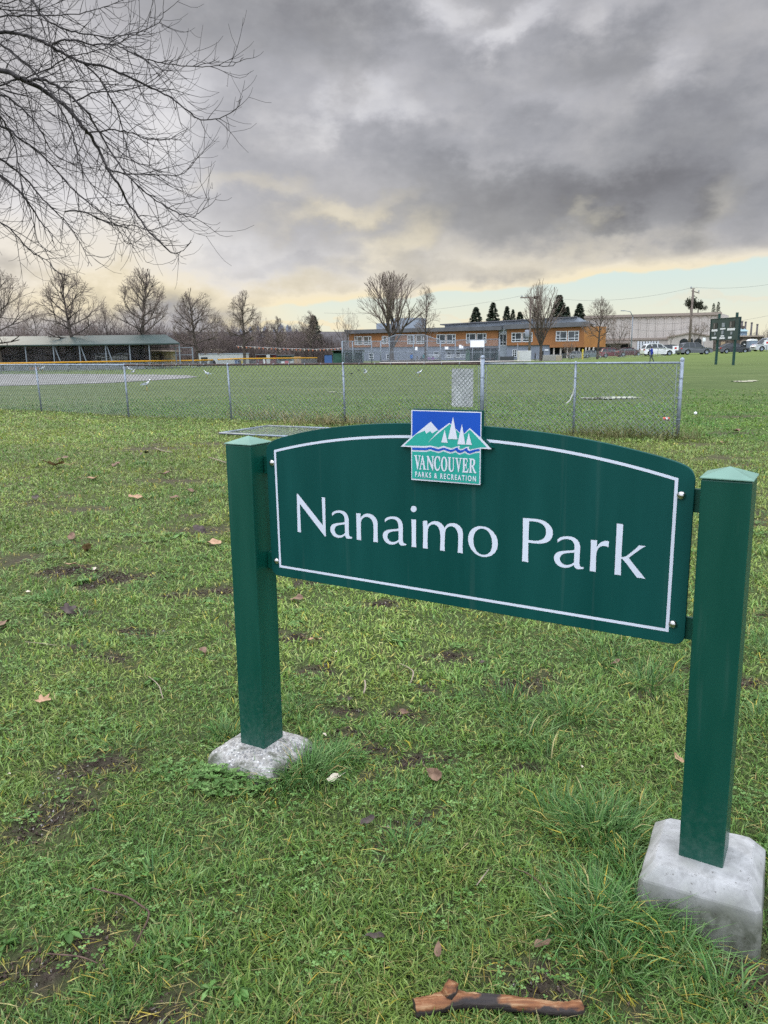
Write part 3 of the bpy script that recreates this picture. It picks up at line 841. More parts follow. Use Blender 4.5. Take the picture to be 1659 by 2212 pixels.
soil_crumbs()
LETTERS = {
  'N': [[(2965,11192),(3019,11197),(4104,10112),(4102,11169),(4245,11170),(4223,9712),(4179,9707),(3088,10833),(3087,9739),(2931,9736)]],
  'a': [[(4530,10514),(4534,10624),(4612,10685),(4731,10732),(4848,10750),(4965,10753),(5069,10729),(5159,10669),(5219,10587),(5250,10481),(5252,10343),(5246,10145),(5244,9946),(5260,9859),(5294,9823),(5379,9818),(5382,9773),(5326,9753),(5210,9733),(5141,9745),(5095,9790),(5074,9851),(5002,9795),(4907,9744),(4812,9721),(4695,9724),(4578,9761),(4497,9832),(4446,9927),(4432,10006),(4453,10099),(4510,10175),(4595,10225),(4714,10261),(4879,10292),(5020,10319),(5079,10345),(5078,10444),(5062,10531),(5018,10606),(4950,10649),(4845,10662),(4751,10649),(4656,10610),(4584,10557)],[(5078,10256),(4971,10234),(4829,10205),(4722,10164),(4657,10105),(4628,10038),(4626,9977),(4649,9910),(4699,9855),(4781,9820),(4863,9819),(4958,9850),(5029,9892),(5077,9937),(5077,10067)]],
  'n': [[(5579,10720),(5641,10717),(5765,10729),(5760,10553),(5808,10626),(5877,10685),(5956,10728),(6058,10750),(6169,10749),(6290,10713),(6388,10636),(6447,10546),(6467,10451),(6464,10296),(6459,10083),(6463,9748),(6368,9754),(6278,9744),(6293,10064),(6293,10355),(6269,10469),(6220,10551),(6132,10614),(6032,10633),(5942,10616),(5862,10563),(5804,10499),(5775,10418),(5764,10260),(5761,10004),(5765,9744),(5670,9751),(5579,9746),(5581,9984),(5581,10378)]],
  'a2': [[(6766,10517),(6770,10625),(6848,10685),(6966,10731),(7082,10749),(7199,10752),(7302,10728),(7392,10669),(7451,10589),(7482,10485),(7484,10349),(7478,10155),(7476,9959),(7492,9874),(7526,9839),(7611,9834),(7614,9790),(7558,9770),(7442,9750),(7374,9762),(7328,9806),(7307,9866),(7236,9811),(7141,9761),(7047,9739),(6930,9741),(6814,9778),(6733,9847),(6682,9941),(6669,10018),(6689,10110),(6746,10184),(6831,10233),(6949,10269),(7113,10299),(7253,10325),(7312,10351),(7311,10448),(7295,10534),(7251,10607),(7184,10649),(7079,10662),(6986,10649),(6891,10611),(6820,10559)],[(7311,10264),(7205,10242),(7063,10214),(6957,10173),(6892,10115),(6863,10050),(6861,9990),(6884,9924),(6934,9870),(7016,9836),(7097,9835),(7192,9865),(7262,9906),(7310,9951),(7310,10078)]],
  'i': [[(7821,10731),(7883,10721),(8008,10737),(7999,10423),(7995,10019),(8005,9754),(7918,9760),(7822,9754),(7831,9999),(7832,10405)]],
  'dot': [[(8032,11104),(8026,11070),(8009,11038),(7983,11011),(7951,10993),(7915,10984),(7880,10986),(7847,10998),(7822,11020),(7806,11049),(7800,11082),(7807,11116),(7823,11148),(7849,11175),(7882,11193),(7918,11202),(7953,11200),(7985,11188),(8010,11166),(8026,11137)]],
  'm': [[(8267,10692),(8305,10728),(8439,10739),(8436,10571),(8500,10650),(8587,10712),(8718,10755),(8832,10756),(8947,10715),(9032,10640),(9081,10559),(9132,10638),(9202,10698),(9301,10742),(9428,10761),(9539,10741),(9651,10681),(9729,10585),(9760,10459),(9758,10303),(9746,9988),(9755,9759),(9669,9772),(9571,9765),(9584,9969),(9591,10284),(9580,10413),(9540,10526),(9470,10609),(9372,10645),(9273,10635),(9188,10584),(9132,10507),(9103,10399),(9095,10226),(9083,9961),(9092,9760),(9003,9765),(8914,9762),(8926,9995),(8932,10261),(8912,10430),(8861,10543),(8789,10614),(8688,10643),(8587,10619),(8514,10559),(8470,10474),(8449,10339),(8439,10070),(8446,9757),(8349,9764),(8260,9761),(8271,10051),(8274,10453)]],
  'o': [[(10402,10761),(10550,10757),(10684,10715),(10818,10629),(10926,10501),(10981,10368),(10996,10243),(10972,10074),(10895,9924),(10776,9819),(10616,9752),(10481,9737),(10318,9760),(10180,9828),(10056,9948),(9981,10082),(9947,10234),(9951,10377),(9997,10512),(10078,10624),(10200,10709),(10295,10745)],[(10403,10680),(10309,10644),(10215,10562),(10161,10453),(10135,10321),(10139,10166),(10179,10028),(10248,9907),(10331,9840),(10426,9808),(10534,9811),(10642,9853),(10734,9942),(10786,10064),(10800,10219),(10782,10370),(10740,10493),(10672,10592),(10592,10654),(10497,10682)]],
  'P': [[(11825,11177),(12056,11185),(12237,11191),(12418,11179),(12547,11141),(12664,11073),(12756,10974),(12799,10878),(12805,10752),(12778,10648),(12717,10552),(12630,10483),(12515,10439),(12387,10411),(12205,10402),(12019,10405),(12023,10121),(12023,9912),(12035,9757),(11931,9770),(11825,9763),(11833,10097),(11834,10565)],[(12032,11098),(12188,11104),(12330,11093),(12447,11055),(12531,10988),(12580,10892),(12588,10779),(12573,10688),(12524,10606),(12448,10546),(12346,10503),(12229,10484),(12023,10488),(12026,10793)]],
  'a3': [[(12958,10520),(12962,10627),(13039,10687),(13157,10733),(13273,10751),(13388,10754),(13491,10730),(13581,10671),(13640,10591),(13671,10487),(13673,10352),(13667,10158),(13665,9964),(13681,9879),(13714,9843),(13799,9838),(13802,9794),(13746,9775),(13631,9755),(13563,9767),(13517,9811),(13496,9871),(13425,9816),(13331,9766),(13237,9744),(13121,9746),(13005,9783),(12925,9852),(12874,9945),(12861,10022),(12881,10113),(12938,10188),(13022,10237),(13140,10272),(13303,10302),(13443,10329),(13501,10354),(13500,10451),(13485,10536),(13441,10610),(13374,10652),(13270,10664),(13176,10652),(13082,10614),(13011,10562)],[(13500,10267),(13394,10246),(13254,10217),(13148,10177),(13083,10119),(13055,10054),(13053,9994),(13075,9928),(13125,9875),(13206,9840),(13287,9839),(13382,9870),(13452,9911),(13499,9955),(13499,10082)]],
  'r': [[(13988,10726),(14073,10723),(14180,10734),(14172,10508),(14221,10605),(14301,10689),(14394,10737),(14476,10746),(14528,10738),(14522,10556),(14460,10578),(14365,10581),(14283,10551),(14214,10481),(14176,10365),(14166,10190),(14175,9742),(14088,9750),(13991,9749),(13997,10068),(13995,10442)]],
  'k': [[(14732,11308),(14813,11303),(14894,11306),(14920,11285),(14917,10919),(14912,10628),(14913,10316),(14964,10311),(15055,10354),(15186,10480),(15317,10617),(15402,10723),(15492,10722),(15594,10723),(15496,10651),(15323,10497),(15126,10310),(15272,10139),(15466,9923),(15635,9733),(15543,9744),(15396,9737),(15261,9894),(15090,10103),(14944,10254),(14911,10255),(14913,10067),(14926,9744),(14827,9747),(14733,9741),(14738,10043),(14734,10655),(14736,11019)]],
}
CITY = {
  'V': [[(8046,12964),(8158,12970),(8158,12939),(8133,12935),(8190,12692),(8237,12936),(8203,12943),(8204,12969),(8289,12969),(8284,12939),(8263,12935),(8180,12496),(8154,12492),(8082,12909),(8074,12934),(8045,12937)]],
  'A': [[(8364,12973),(8380,12960),(8461,12538),(8488,12529),(8487,12502),(8377,12498),(8378,12525),(8394,12533),(8382,12667),(8307,12666),(8284,12533),(8314,12528),(8314,12500),(8230,12497),(8230,12522),(8252,12531),(8342,12954)],[(8350,12836),(8374,12701),(8320,12700)]],
  'N': [[(8513,12964),(8579,12971),(8721,12681),(8722,12932),(8694,12943),(8694,12968),(8783,12968),(8779,12943),(8760,12935),(8749,12490),(8732,12489),(8574,12827),(8572,12538),(8600,12528),(8600,12503),(8511,12501),(8514,12526),(8537,12536),(8536,12914),(8513,12935)]],
  'C': [[(9003,12971),(9003,12810),(8983,12808),(8962,12888),(8926,12937),(8894,12943),(8861,12889),(8849,12778),(8852,12660),(8873,12573),(8909,12546),(8950,12571),(8983,12639),(8994,12691),(9011,12685),(8999,12596),(8966,12527),(8917,12490),(8868,12496),(8819,12547),(8787,12641),(8779,12759),(8796,12863),(8837,12947),(8886,12982),(8935,12982),(8975,12959),(8988,12970)]],
  'O': [[(9272,12743),(9270,12688),(9261,12636),(9247,12588),(9228,12548),(9205,12517),(9180,12497),(9153,12489),(9127,12493),(9101,12510),(9078,12537),(9059,12575),(9045,12621),(9036,12673),(9033,12728),(9036,12783),(9045,12836),(9060,12883),(9079,12923),(9101,12954),(9127,12974),(9153,12981),(9180,12977),(9205,12960),(9227,12932),(9246,12895),(9261,12849),(9269,12798)],[(9208,12739),(9205,12675),(9198,12618),(9186,12571),(9170,12541),(9153,12530),(9136,12539),(9121,12567),(9109,12612),(9101,12669),(9098,12732),(9101,12796),(9109,12853),(9121,12899),(9136,12929),(9153,12940),(9170,12931),(9185,12903),(9198,12859),(9205,12802)]],
  'U': [[(9287,12973),(9402,12973),(9402,12947),(9375,12939),(9375,12621),(9395,12557),(9427,12540),(9456,12568),(9471,12627),(9470,12941),(9442,12946),(9442,12971),(9528,12971),(9524,12948),(9502,12941),(9499,12600),(9475,12528),(9419,12492),(9363,12506),(9323,12559),(9311,12631),(9314,12938),(9287,12947)]],
  'V2': [[(9550,12967),(9656,12969),(9656,12942),(9632,12936),(9684,12692),(9724,12937),(9695,12944),(9695,12968),(9793,12970),(9790,12944),(9755,12936),(9679,12507),(9658,12503),(9582,12918),(9572,12936),(9550,12941)]],
  'E': [[(9805,12975),(9981,12974),(9994,12857),(9975,12851),(9955,12926),(9931,12942),(9887,12940),(9885,12771),(9909,12775),(9932,12803),(9936,12858),(9950,12859),(9952,12638),(9933,12637),(9925,12708),(9904,12729),(9885,12727),(9883,12561),(9941,12555),(9980,12582),(9999,12651),(10019,12652),(10004,12507),(9800,12507),(9800,12533),(9824,12542),(9828,12940),(9806,12951)]],
  'R': [[(10040,12975),(10149,12977),(10218,12964),(10250,12909),(10250,12837),(10228,12771),(10189,12736),(10261,12558),(10289,12545),(10289,12509),(10215,12511),(10135,12712),(10123,12714),(10121,12548),(10149,12540),(10149,12514),(10036,12513),(10039,12538),(10062,12548),(10068,12941),(10040,12950)],[(10126,12937),(10122,12750),(10166,12767),(10189,12826),(10185,12898),(10161,12935)]],
}
EMBLEM = {
  'plate': [[(7937,14455),(10443,14461),(10437,13635),(10796,13306),(10425,13307),(10422,12138),(7914,12118),(7917,13224),(7520,13219),(7916,13560)]],
  'blue': [[(7973,14422),(10410,14428),(10409,13322),(7954,13235)]],
  'white1': [[(7520,13219),(8116,13686),(8657,14093),(8954,13796),(9320,14073),(9401,14035),(9686,13782),(9861,13764),(10046,13942),(10437,13635),(10796,13306),(10425,13307),(7917,13224)]],
  'green1': [[(7655,13262),(8116,13665),(8437,13791),(8489,13692),(8632,13787),(8707,13710),(8903,13832),(8952,13784),(9332,14040),(9389,14022),(9687,13761),(9861,13744),(10046,13895),(10638,13359),(10418,13343),(10218,13302),(10051,13262),(10017,13312),(10039,13354),(9927,13338),(9836,13292),(9723,13255),(9677,13304),(9711,13348),(9654,13355),(9517,13306),(9402,13269),(9264,13293),(9124,13328),(8937,13269),(8772,13295),(8630,13313),(8463,13287)]],
  'sliver': [[(8547,13400),(8938,13802),(9320,14073),(9336,14040),(8820,13639)]],
  'band': [[(7959,13209),(8486,13224),(8629,13260),(8772,13239),(8937,13206),(9124,13271),(9264,13236),(9379,13209),(9494,13242),(9620,13312),(9643,13250),(9723,13213),(9825,13239),(9949,13308),(9972,13247),(10040,13210),(10196,13260),(10308,13286),(10392,13297),(10388,13227),(10264,13208),(10153,13164),(10041,13127),(9973,13144),(9882,13211),(9792,13154),(9701,13128),(9621,13145),(9552,13210),(9449,13156),(9379,13142),(9287,13158),(9124,13208),(8937,13138),(8819,13149),(8629,13196),(8486,13152),(7958,13131)]],
  'green2': [[(7955,13079),(8485,13092),(8629,13138),(8771,13118),(8936,13081),(9124,13149),(9287,13099),(9380,13087),(9552,13141),(9621,13097),(9701,13072),(9883,13145),(9973,13096),(10041,13087),(10220,13147),(10393,13178),(10386,12171),(7946,12173)]],
  'sail0': [[(9166,13849),(9042,13435),(9273,13434)]],
  'sail1': [[(9464,14274),(9286,13560),(9621,13563)]],
  'sail2': [[(9778,14061),(9620,13403),(9899,13409)]],
  'sail3': [[(10018,13790),(9919,13410),(10128,13406)]],
}
# ------------------------------------------------------------------ park sign
TH = 0.5408
U = Vector((math.cos(TH), -math.sin(TH), 0)); NF = Vector((-math.sin(TH), -math.cos(TH), 0)); UPZ = Vector((0, 0, 1))
SXY = Vector((-0.6042, 2.9193, 0)); PS = 0.125; SW = 1.7097; POFF = 0.0559


def panel_pt(a, z, d=0.0):
    """point on the panel: a along it, z above ground, d in front of its face (negative: behind)"""
    h = z - 0.688
    return SXY + U * (a - 0.0019 * h) + NF * (-POFF + d + 0.0059 * h) + UPZ * z


def paint(name, col, rough, dust, spec=.36):
    m, nt, b = new_mat(name); N = nt.nodes; L = nt.links
    tc = N.new('ShaderNodeTexCoord')
    n1 = N.new('ShaderNodeTexNoise'); n1.inputs['Scale'].default_value = 3; n1.inputs['Detail'].default_value = 8
    mp = N.new('ShaderNodeMapping'); mp.inputs['Scale'].default_value = (3, 3, .5); L.new(tc.outputs['Object'], mp.inputs[0]); L.new(mp.outputs[0], n1.inputs['Vector'])
    n2 = N.new('ShaderNodeTexNoise'); n2.inputs['Scale'].default_value = 420; n2.inputs['Detail'].default_value = 3; L.new(tc.outputs['Object'], n2.inputs['Vector'])
    r1 = N.new('ShaderNodeValToRGB'); r1.color_ramp.elements[0].position = .35; r1.color_ramp.elements[1].position = .7
    c = Vector(col); r1.color_ramp.elements[0].color = (*(c * .88), 1); r1.color_ramp.elements[1].color = (*(c * 1.1 + Vector((dust, dust, dust)) * .2), 1)
    L.new(n1.outputs['Fac'], r1.inputs[0])
    r2 = N.new('ShaderNodeValToRGB'); r2.color_ramp.elements[0].position = .68; r2.color_ramp.elements[1].position = .78
    r2.color_ramp.elements[0].color = (0, 0, 0, 1); r2.color_ramp.elements[1].color = (dust, dust, dust, 1); L.new(n2.outputs['Fac'], r2.inputs[0])
    ad = N.new('ShaderNodeMix'); ad.data_type = 'RGBA'; ad.blend_type = 'ADD'; ad.inputs[0].default_value = 1
    L.new(r1.outputs[0], ad.inputs[6]); L.new(r2.outputs[0], ad.inputs[7]); L.new(ad.outputs[2], b.inputs['Base Color'])
    mr = N.new('ShaderNodeMapRange'); mr.inputs[3].default_value = rough * .8; mr.inputs[4].default_value = rough * 1.25; L.new(n1.outputs['Fac'], mr.inputs[0]); L.new(mr.outputs[0], b.inputs['Roughness'])
    # dust and splashed dirt low down, faint run marks higher up
    geo = N.new('ShaderNodeNewGeometry'); sz = N.new('ShaderNodeSeparateXYZ'); L.new(geo.outputs['Position'], sz.inputs[0])
    ns = N.new('ShaderNodeTexNoise'); ns.inputs['Scale'].default_value = 55; ns.inputs['Detail'].default_value = 8; ns.inputs['Roughness'].default_value = .7; L.new(tc.outputs['Object'], ns.inputs['Vector'])
    hz = N.new('ShaderNodeMapRange'); hz.inputs[1].default_value = .05; hz.inputs[2].default_value = .40; hz.inputs[3].default_value = .26; hz.inputs[4].default_value = 0; L.new(sz.outputs[2], hz.inputs[0])
    th = N.new('ShaderNodeMapRange'); th.inputs[1].default_value = .42; th.inputs[2].default_value = .72; L.new(ns.outputs['Fac'], th.inputs[0])
    mm = N.new('ShaderNodeMath'); mm.operation = 'MULTIPLY'; L.new(hz.outputs[0], mm.inputs[0]); L.new(th.outputs[0], mm.inputs[1])
    mst = N.new('ShaderNodeMapping'); mst.inputs['Scale'].default_value = (26, 26, .9); L.new(tc.outputs['Object'], mst.inputs[0])
    st = N.new('ShaderNodeTexNoise'); st.inputs['Scale'].default_value = 1; st.inputs['Detail'].default_value = 4; L.new(mst.outputs[0], st.inputs['Vector'])
    sr = N.new('ShaderNodeMapRange'); sr.inputs[1].default_value = .60; sr.inputs[2].default_value = .78; sr.inputs[4].default_value = .10; L.new(st.outputs['Fac'], sr.inputs[0])
    mx_ = N.new('ShaderNodeMath'); mx_.operation = 'MAXIMUM'; L.new(mm.outputs[0], mx_.inputs[0]); L.new(sr.outputs[0], mx_.inputs[1])
    dm_ = N.new('ShaderNodeMix'); dm_.data_type = 'RGBA'; L.new(mx_.outputs[0], dm_.inputs[0]); L.new(ad.outputs[2], dm_.inputs[6]); dm_.inputs[7].default_value = (.20, .25, .22, 1)
    L.new(dm_.outputs[2], b.inputs['Base Color'])
    n3 = N.new('ShaderNodeTexNoise'); n3.inputs['Scale'].default_value = 60; L.new(tc.outputs['Object'], n3.inputs['Vector'])
    bp = N.new('ShaderNodeBump'); bp.inputs['Strength'].default_value = .03; bp.inputs['Distance'].default_value = .004
    L.new(n3.outputs['Fac'], bp.inputs['Height']); L.new(bp.outputs[0], b.inputs['Normal'])
    b.inputs['Specular IOR Level'].default_value = spec
    return m


MT['post_green'] = paint('green_post_paint', (0.0022, 0.066, 0.045), .34, .03)
MT['panel_green'] = paint('dark_green_panel_paint', (0.0014, 0.062, 0.054), .46, .012, .18)
MT['cap_green'] = paint('skylit_dusty_cap_paint', (0.13, 0.25, 0.19), .38, .05)  # post green paled by painted skylight and a little dust
MT['vinyl'] = mat('white_sign_vinyl', (0.66, 0.70, 0.80), .45, .4, var=.04, scale=3)
MT['steel_bolt'] = mat('bolt_steel', (0.55, 0.54, 0.52), .22, .5, 1.0, var=.1)
MT['em_blue'] = mat('emblem_blue', (0.004, 0.075, 0.46), .4, .4, var=.05)
MT['em_green'] = mat('emblem_sea_green', (0.022, 0.36, 0.29), .4, .4, var=.05)
MT['em_white'] = mat('emblem_white', (0.68, 0.70, 0.78), .4, .4, var=.04)


def footing_mats():
    out = []
    for name, lo, hi, sc, peb in (('exposed_aggregate_concrete', (0.22, 0.21, 0.19), (0.46, 0.45, 0.42), 30, True), ('pale_weathered_concrete', (0.29, 0.29, 0.28), (0.43, 0.43, 0.42), 26, False)):
        m, nt, b = new_mat(name); N = nt.nodes; L = nt.links
        geo = N.new('ShaderNodeNewGeometry'); pos = geo.outputs['Position']
        n1 = N.new('ShaderNodeTexNoise'); n1.inputs['Scale'].default_value = sc; n1.inputs['Detail'].default_value = 9; n1.inputs['Roughness'].default_value = .65; L.new(pos, n1.inputs['Vector'])
        r = N.new('ShaderNodeValToRGB'); r.color_ramp.elements[0].position = .38; r.color_ramp.elements[1].position = .62
        r.color_ramp.elements[0].color = (*lo, 1); r.color_ramp.elements[1].color = (*hi, 1); L.new(n1.outputs['Fac'], r.inputs[0])
        col = r.outputs[0]; hgt = n1.outputs['Fac']
        if peb:
            v = N.new('ShaderNodeTexVoronoi'); v.inputs['Scale'].default_value = 100; L.new(pos, v.inputs['Vector'])
            rv = N.new('ShaderNodeValToRGB'); rv.color_ramp.interpolation = 'CONSTANT'
            for i, (p_, c_) in enumerate([(0, (.17, .17, .175)), (.25, (.30, .28, .25)), (.5, (.45, .43, .40)), (.75, (.20, .21, .22)), (.9, (.75, .74, .72))]):
                if i > 1: rv.color_ramp.elements.new(p_)
                rv.color_ramp.elements[i].position = p_; rv.color_ramp.elements[i].color = (*c_, 1)
            sp = N.new('ShaderNodeSeparateColor'); L.new(v.outputs['Color'], sp.inputs[0]); L.new(sp.outputs[0], rv.inputs[0])
            ds = N.new('ShaderNodeMapRange'); ds.inputs[1].default_value = .25; ds.inputs[2].default_value = .55; ds.inputs[3].default_value = .9; ds.inputs[4].default_value = .0; L.new(v.outputs['Distance'], ds.inputs[0])
            mx = N.new('ShaderNodeMix'); mx.data_type = 'RGBA'; L.new(ds.outputs[0], mx.inputs[0]); L.new(col, mx.inputs[6]); L.new(rv.outputs[0], mx.inputs[7]); col = mx.outputs[2]
            hgt = ds.outputs[0]
        # moss and dirt creeping up from the ground, with painted shade on the pale footing's sides
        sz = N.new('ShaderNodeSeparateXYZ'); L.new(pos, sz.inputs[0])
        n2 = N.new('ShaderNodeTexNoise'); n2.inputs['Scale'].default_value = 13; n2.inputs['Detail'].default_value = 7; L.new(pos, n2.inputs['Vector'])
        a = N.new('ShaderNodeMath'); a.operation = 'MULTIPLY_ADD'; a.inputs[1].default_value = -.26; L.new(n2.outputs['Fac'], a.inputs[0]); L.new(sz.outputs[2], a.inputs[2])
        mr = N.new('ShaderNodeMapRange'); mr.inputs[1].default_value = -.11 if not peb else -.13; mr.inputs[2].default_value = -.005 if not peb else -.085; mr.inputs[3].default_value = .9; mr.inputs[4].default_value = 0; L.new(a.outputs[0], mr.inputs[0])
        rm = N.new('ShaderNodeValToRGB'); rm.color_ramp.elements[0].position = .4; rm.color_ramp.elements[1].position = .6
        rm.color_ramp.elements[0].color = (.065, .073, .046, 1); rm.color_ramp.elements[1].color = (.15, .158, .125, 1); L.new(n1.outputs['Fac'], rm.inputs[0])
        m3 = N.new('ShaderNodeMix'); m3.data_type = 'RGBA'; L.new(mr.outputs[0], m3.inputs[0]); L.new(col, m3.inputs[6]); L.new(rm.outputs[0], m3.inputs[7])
        # pits
        n4 = N.new('ShaderNodeTexNoise'); n4.inputs['Scale'].default_value = 75; n4.inputs['Detail'].default_value = 4; L.new(pos, n4.inputs['Vector'])
        r4 = N.new('ShaderNodeMapRange'); r4.inputs[1].default_value = .66; r4.inputs[2].default_value = .72; r4.inputs[3].default_value = 0; r4.inputs[4].default_value = .65; L.new(n4.outputs['Fac'], r4.inputs[0])
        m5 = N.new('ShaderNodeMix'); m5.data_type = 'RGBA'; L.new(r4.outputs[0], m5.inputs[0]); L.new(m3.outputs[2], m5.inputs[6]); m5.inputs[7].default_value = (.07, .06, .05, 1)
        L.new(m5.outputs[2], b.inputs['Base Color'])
        b.inputs['Roughness'].default_value = .9; b.inputs['Specular IOR Level'].default_value = .2
        bp = N.new('ShaderNodeBump'); bp.inputs['Strength'].default_value = .6 if peb else .3; bp.inputs['Distance'].default_value = .005 if peb else .002; L.new(hgt, bp.inputs['Height']); L.new(bp.outputs[0], b.inputs['Normal'])
        out.append(m)
    return out


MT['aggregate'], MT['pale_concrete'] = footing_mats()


def block(name, cx, cy, turn, levels, m, parent, rnd=.03, jit=.003):
    """stacked rounded squares: levels = (half size, z)"""
    mb = MB(); vs = []; m_ = 9; n = 4 * (m_ + 1)
    for h, z in levels:
        c = min(rnd * .5, h * .3); ring_ = []
        for q in range(4):
            t0 = q * PI / 2
            for j in range(m_ + 1):
                x, y = h, -h + c + (2 * h - 2 * c) * j / m_
                ring_.append((x * math.cos(t0) - y * math.sin(t0), x * math.sin(t0) + y * math.cos(t0)))
        for x, y in ring_:
            jx = (float(fbm(np.array([x * 17 + z * 25]), np.array([y * 17 + cx * 9]), 61, 3)[0]) - .5) * 2 * jit
            x *= 1 + jx / h; y *= 1 + jx / h
            vs.append((cx + x * math.cos(turn) - y * math.sin(turn), cy + x * math.sin(turn) + y * math.cos(turn), z + jx * .6))
    fs = [(i * n + k, i * n + (k + 1) % n, (i + 1) * n + (k + 1) % n, (i + 1) * n + k) for i in range(len(levels) - 1) for k in range(n)]
    fs.append(tuple((len(levels) - 1) * n + k for k in range(n)))
    mb.add(vs, fs, 0, False)
    return mb.build(name, m, parent)


def make_sign():
    base = panel_pt(.86, 0); root = empty('park_sign', (base.x, base.y, 0), 0)
    tag(root, 'dark green park name sign with arched top, two square posts and concrete footings', 'park sign')

    def kid(o, parent=root):
        if parent is root: o.matrix_parent_inverse = Matrix.Translation(-base + UPZ * base.z)
        return o
    # posts
    for side, a0, zb, lu, ln in (('l', 0.0, 0.03, -.0052, -.0096), ('r', SW, 0.09, -.0041, .0586)):
        zt = 1.2947

        def P(a, d, z): return SXY + U * (a0 + a + lu * (z - .688)) - NF * d + NF * (ln * (z - .688)) + UPZ * z
        mb = MB()
        mb.add([P(0, 0, zb), P(PS, 0, zb), P(PS, PS, zb), P(0, PS, zb), P(0, 0, zt), P(PS, 0, zt), P(PS, PS, zt), P(0, PS, zt)],
               [(0, 3, 2, 1), (4, 5, 6, 7), (0, 1, 5, 4), (1, 2, 6, 5), (2, 3, 7, 6), (3, 0, 4, 7)])
        post = kid(mb.build('post', MT['post_green'], root, bevel=.005, seg=3))
        mb = MB(); e = .0035; z2 = zt + .0005
        mb.add([P(-e, -e, z2), P(PS + e, -e, z2), P(PS + e, PS + e, z2), P(-e, PS + e, z2), P(-e, -e, z2 + .004), P(PS + e, -e, z2 + .004), P(PS + e, PS + e, z2 + .004), P(-e, PS + e, z2 + .004), P(PS / 2, PS / 2, zt + .0295)],
               [(3, 2, 1, 0), (0, 1, 5, 4), (1, 2, 6, 5), (2, 3, 7, 6), (3, 0, 4, 7), (4, 5, 8), (5, 6, 8), (6, 7, 8), (7, 4, 8)])
        cap = mb.build('cap', MT['cap_green'], post, bevel=.0022, seg=2)
        # brackets reach from the post's inner face to behind the panel
        for zc in (1.215, .838):
            mb = MB()
            if side == 'l': a1, a2 = PS + .002, PS + .085
            else: a1, a2 = -.075, -.002
            M = Matrix((U, -NF, UPZ)).transposed().to_4x4()
            o_ = SXY + U * a0 + NF * (ln * (zc - .688)) * (1 if side == 'r' else 1)
            M.translation = o_
            dd = POFF + .0128 + (ln * (zc - .688) if side == 'r' else 0)
            mb.box((a1, dd, zc - .034), (a2, dd + .010, zc + .034), 0, M)
            s = 1 if side == 'l' else -1
            aa = a1 if side == 'l' else a2 - .008
            mb.box((aa, dd + .0105, zc - .034), (aa + .008, dd + .045, zc + .034), 0, M)
            kid(mb.build('bracket', MT['post_green'], root, bevel=.0015, seg=1))
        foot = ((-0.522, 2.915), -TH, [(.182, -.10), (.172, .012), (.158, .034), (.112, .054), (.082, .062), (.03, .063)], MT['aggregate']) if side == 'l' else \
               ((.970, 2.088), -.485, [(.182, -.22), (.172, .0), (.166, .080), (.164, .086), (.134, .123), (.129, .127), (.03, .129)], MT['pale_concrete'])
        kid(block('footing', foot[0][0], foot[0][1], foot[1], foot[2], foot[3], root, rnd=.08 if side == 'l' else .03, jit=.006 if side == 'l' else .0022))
    # panel outline: 60 by 24 inches with an arched top
    L_, R_, zb = .1595, 1.6815, .7872
    pts = []
    r = .030
    for k in range(7):
        a = PI + k * PI / 12; pts.append((L_ + r + r * math.cos(a), zb + r + r * math.sin(a)))
    for k in range(7):
        a = -PI / 2 + k * PI / 12; pts.append((R_ - r + r * math.cos(a), zb + r + r * math.sin(a)))
    top = [(1.6808, 1.275), (1.6770, 1.292), (1.6672, 1.306), (1.6500, 1.3165), (1.6150, 1.3275), (1.5634, 1.3405), (1.4415, 1.3645), (1.30, 1.3840), (1.17, 1.3950), (1.05, 1.4005), (.92, 1.4025), (.79, 1.4005), (.67, 1.3950), (.54, 1.3835), (.3871, 1.3625), (.261, 1.3345), (.215, 1.3215), (.190, 1.3125), (.172, 1.3010), (.1625, 1.287), (.1595, 1.271)]
    # smooth the hand-taken curve
    for _ in range(2):
        q = [top[0]]
        for i in range(len(top) - 1):
            a, b = top[i], top[i + 1]
            q += [(a[0] * .75 + b[0] * .25, a[1] * .75 + b[1] * .25), (a[0] * .25 + b[0] * .75, a[1] * .25 + b[1] * .75)]
        q.append(top[-1]); top = q
    pts += top
    pf = lambda d0: (lambda a, z, t: panel_pt(a, z, d0 - t))
    mb = MB(); mb.plate([pts], pf(0), .0125, 0)
    panel = kid(mb.build('panel', MT['panel_green'], root, bevel=.0012, seg=1))
    # border line, 9 mm wide
    bl, br, bb = .2022, 1.6326, .8270
    arc = lambda a: 1.3575 - (1.3575 - 1.2745) * abs((a - .917) / .7152) ** 2.15
    def ring(o):
        q = [(bl - o, bb - o), (br + o, bb - o)]
        for k in range(41):
            a = br + o - (br - bl + 2 * o) * k / 40; q.append((a, arc(a) + o))
        return q
    mb = MB(); mb.plate([ring(.0045), ring(-.0045)], pf(.0006), 0, 0)
    mb.build('border_line', MT['vinyl'], panel)
    mb = MB()
    S = 1e-4
    for k, loops in LETTERS.items():
        mb.plate([[(p[0] * S, p[1] * S) for p in l] for l in loops], pf(.0007), 0, 0)
    mb.build('lettering', MT['vinyl'], panel)
    for a, z in ((.1861, 1.2290), (.1855, .8465), (1.6480, 1.2300), (1.6480, .8485)):
        mb = MB(); prof = [(.0125, 0), (.0125, .0015), (.0112, .0048), (.008, .0078), (.004, .0092), (.0004, .0096)]
        vs = []
        for rr, h in prof:
            for k in range(20): vs.append(panel_pt(a + rr * math.cos(k * PI / 10), z + rr * math.sin(k * PI / 10), h + .0004))
        mb.add(vs, [(i * 20 + k, i * 20 + (k + 1) % 20, (i + 1) * 20 + (k + 1) % 20, (i + 1) * 20 + k) for i in range(len(prof) - 1) for k in range(20)] , 0, True)
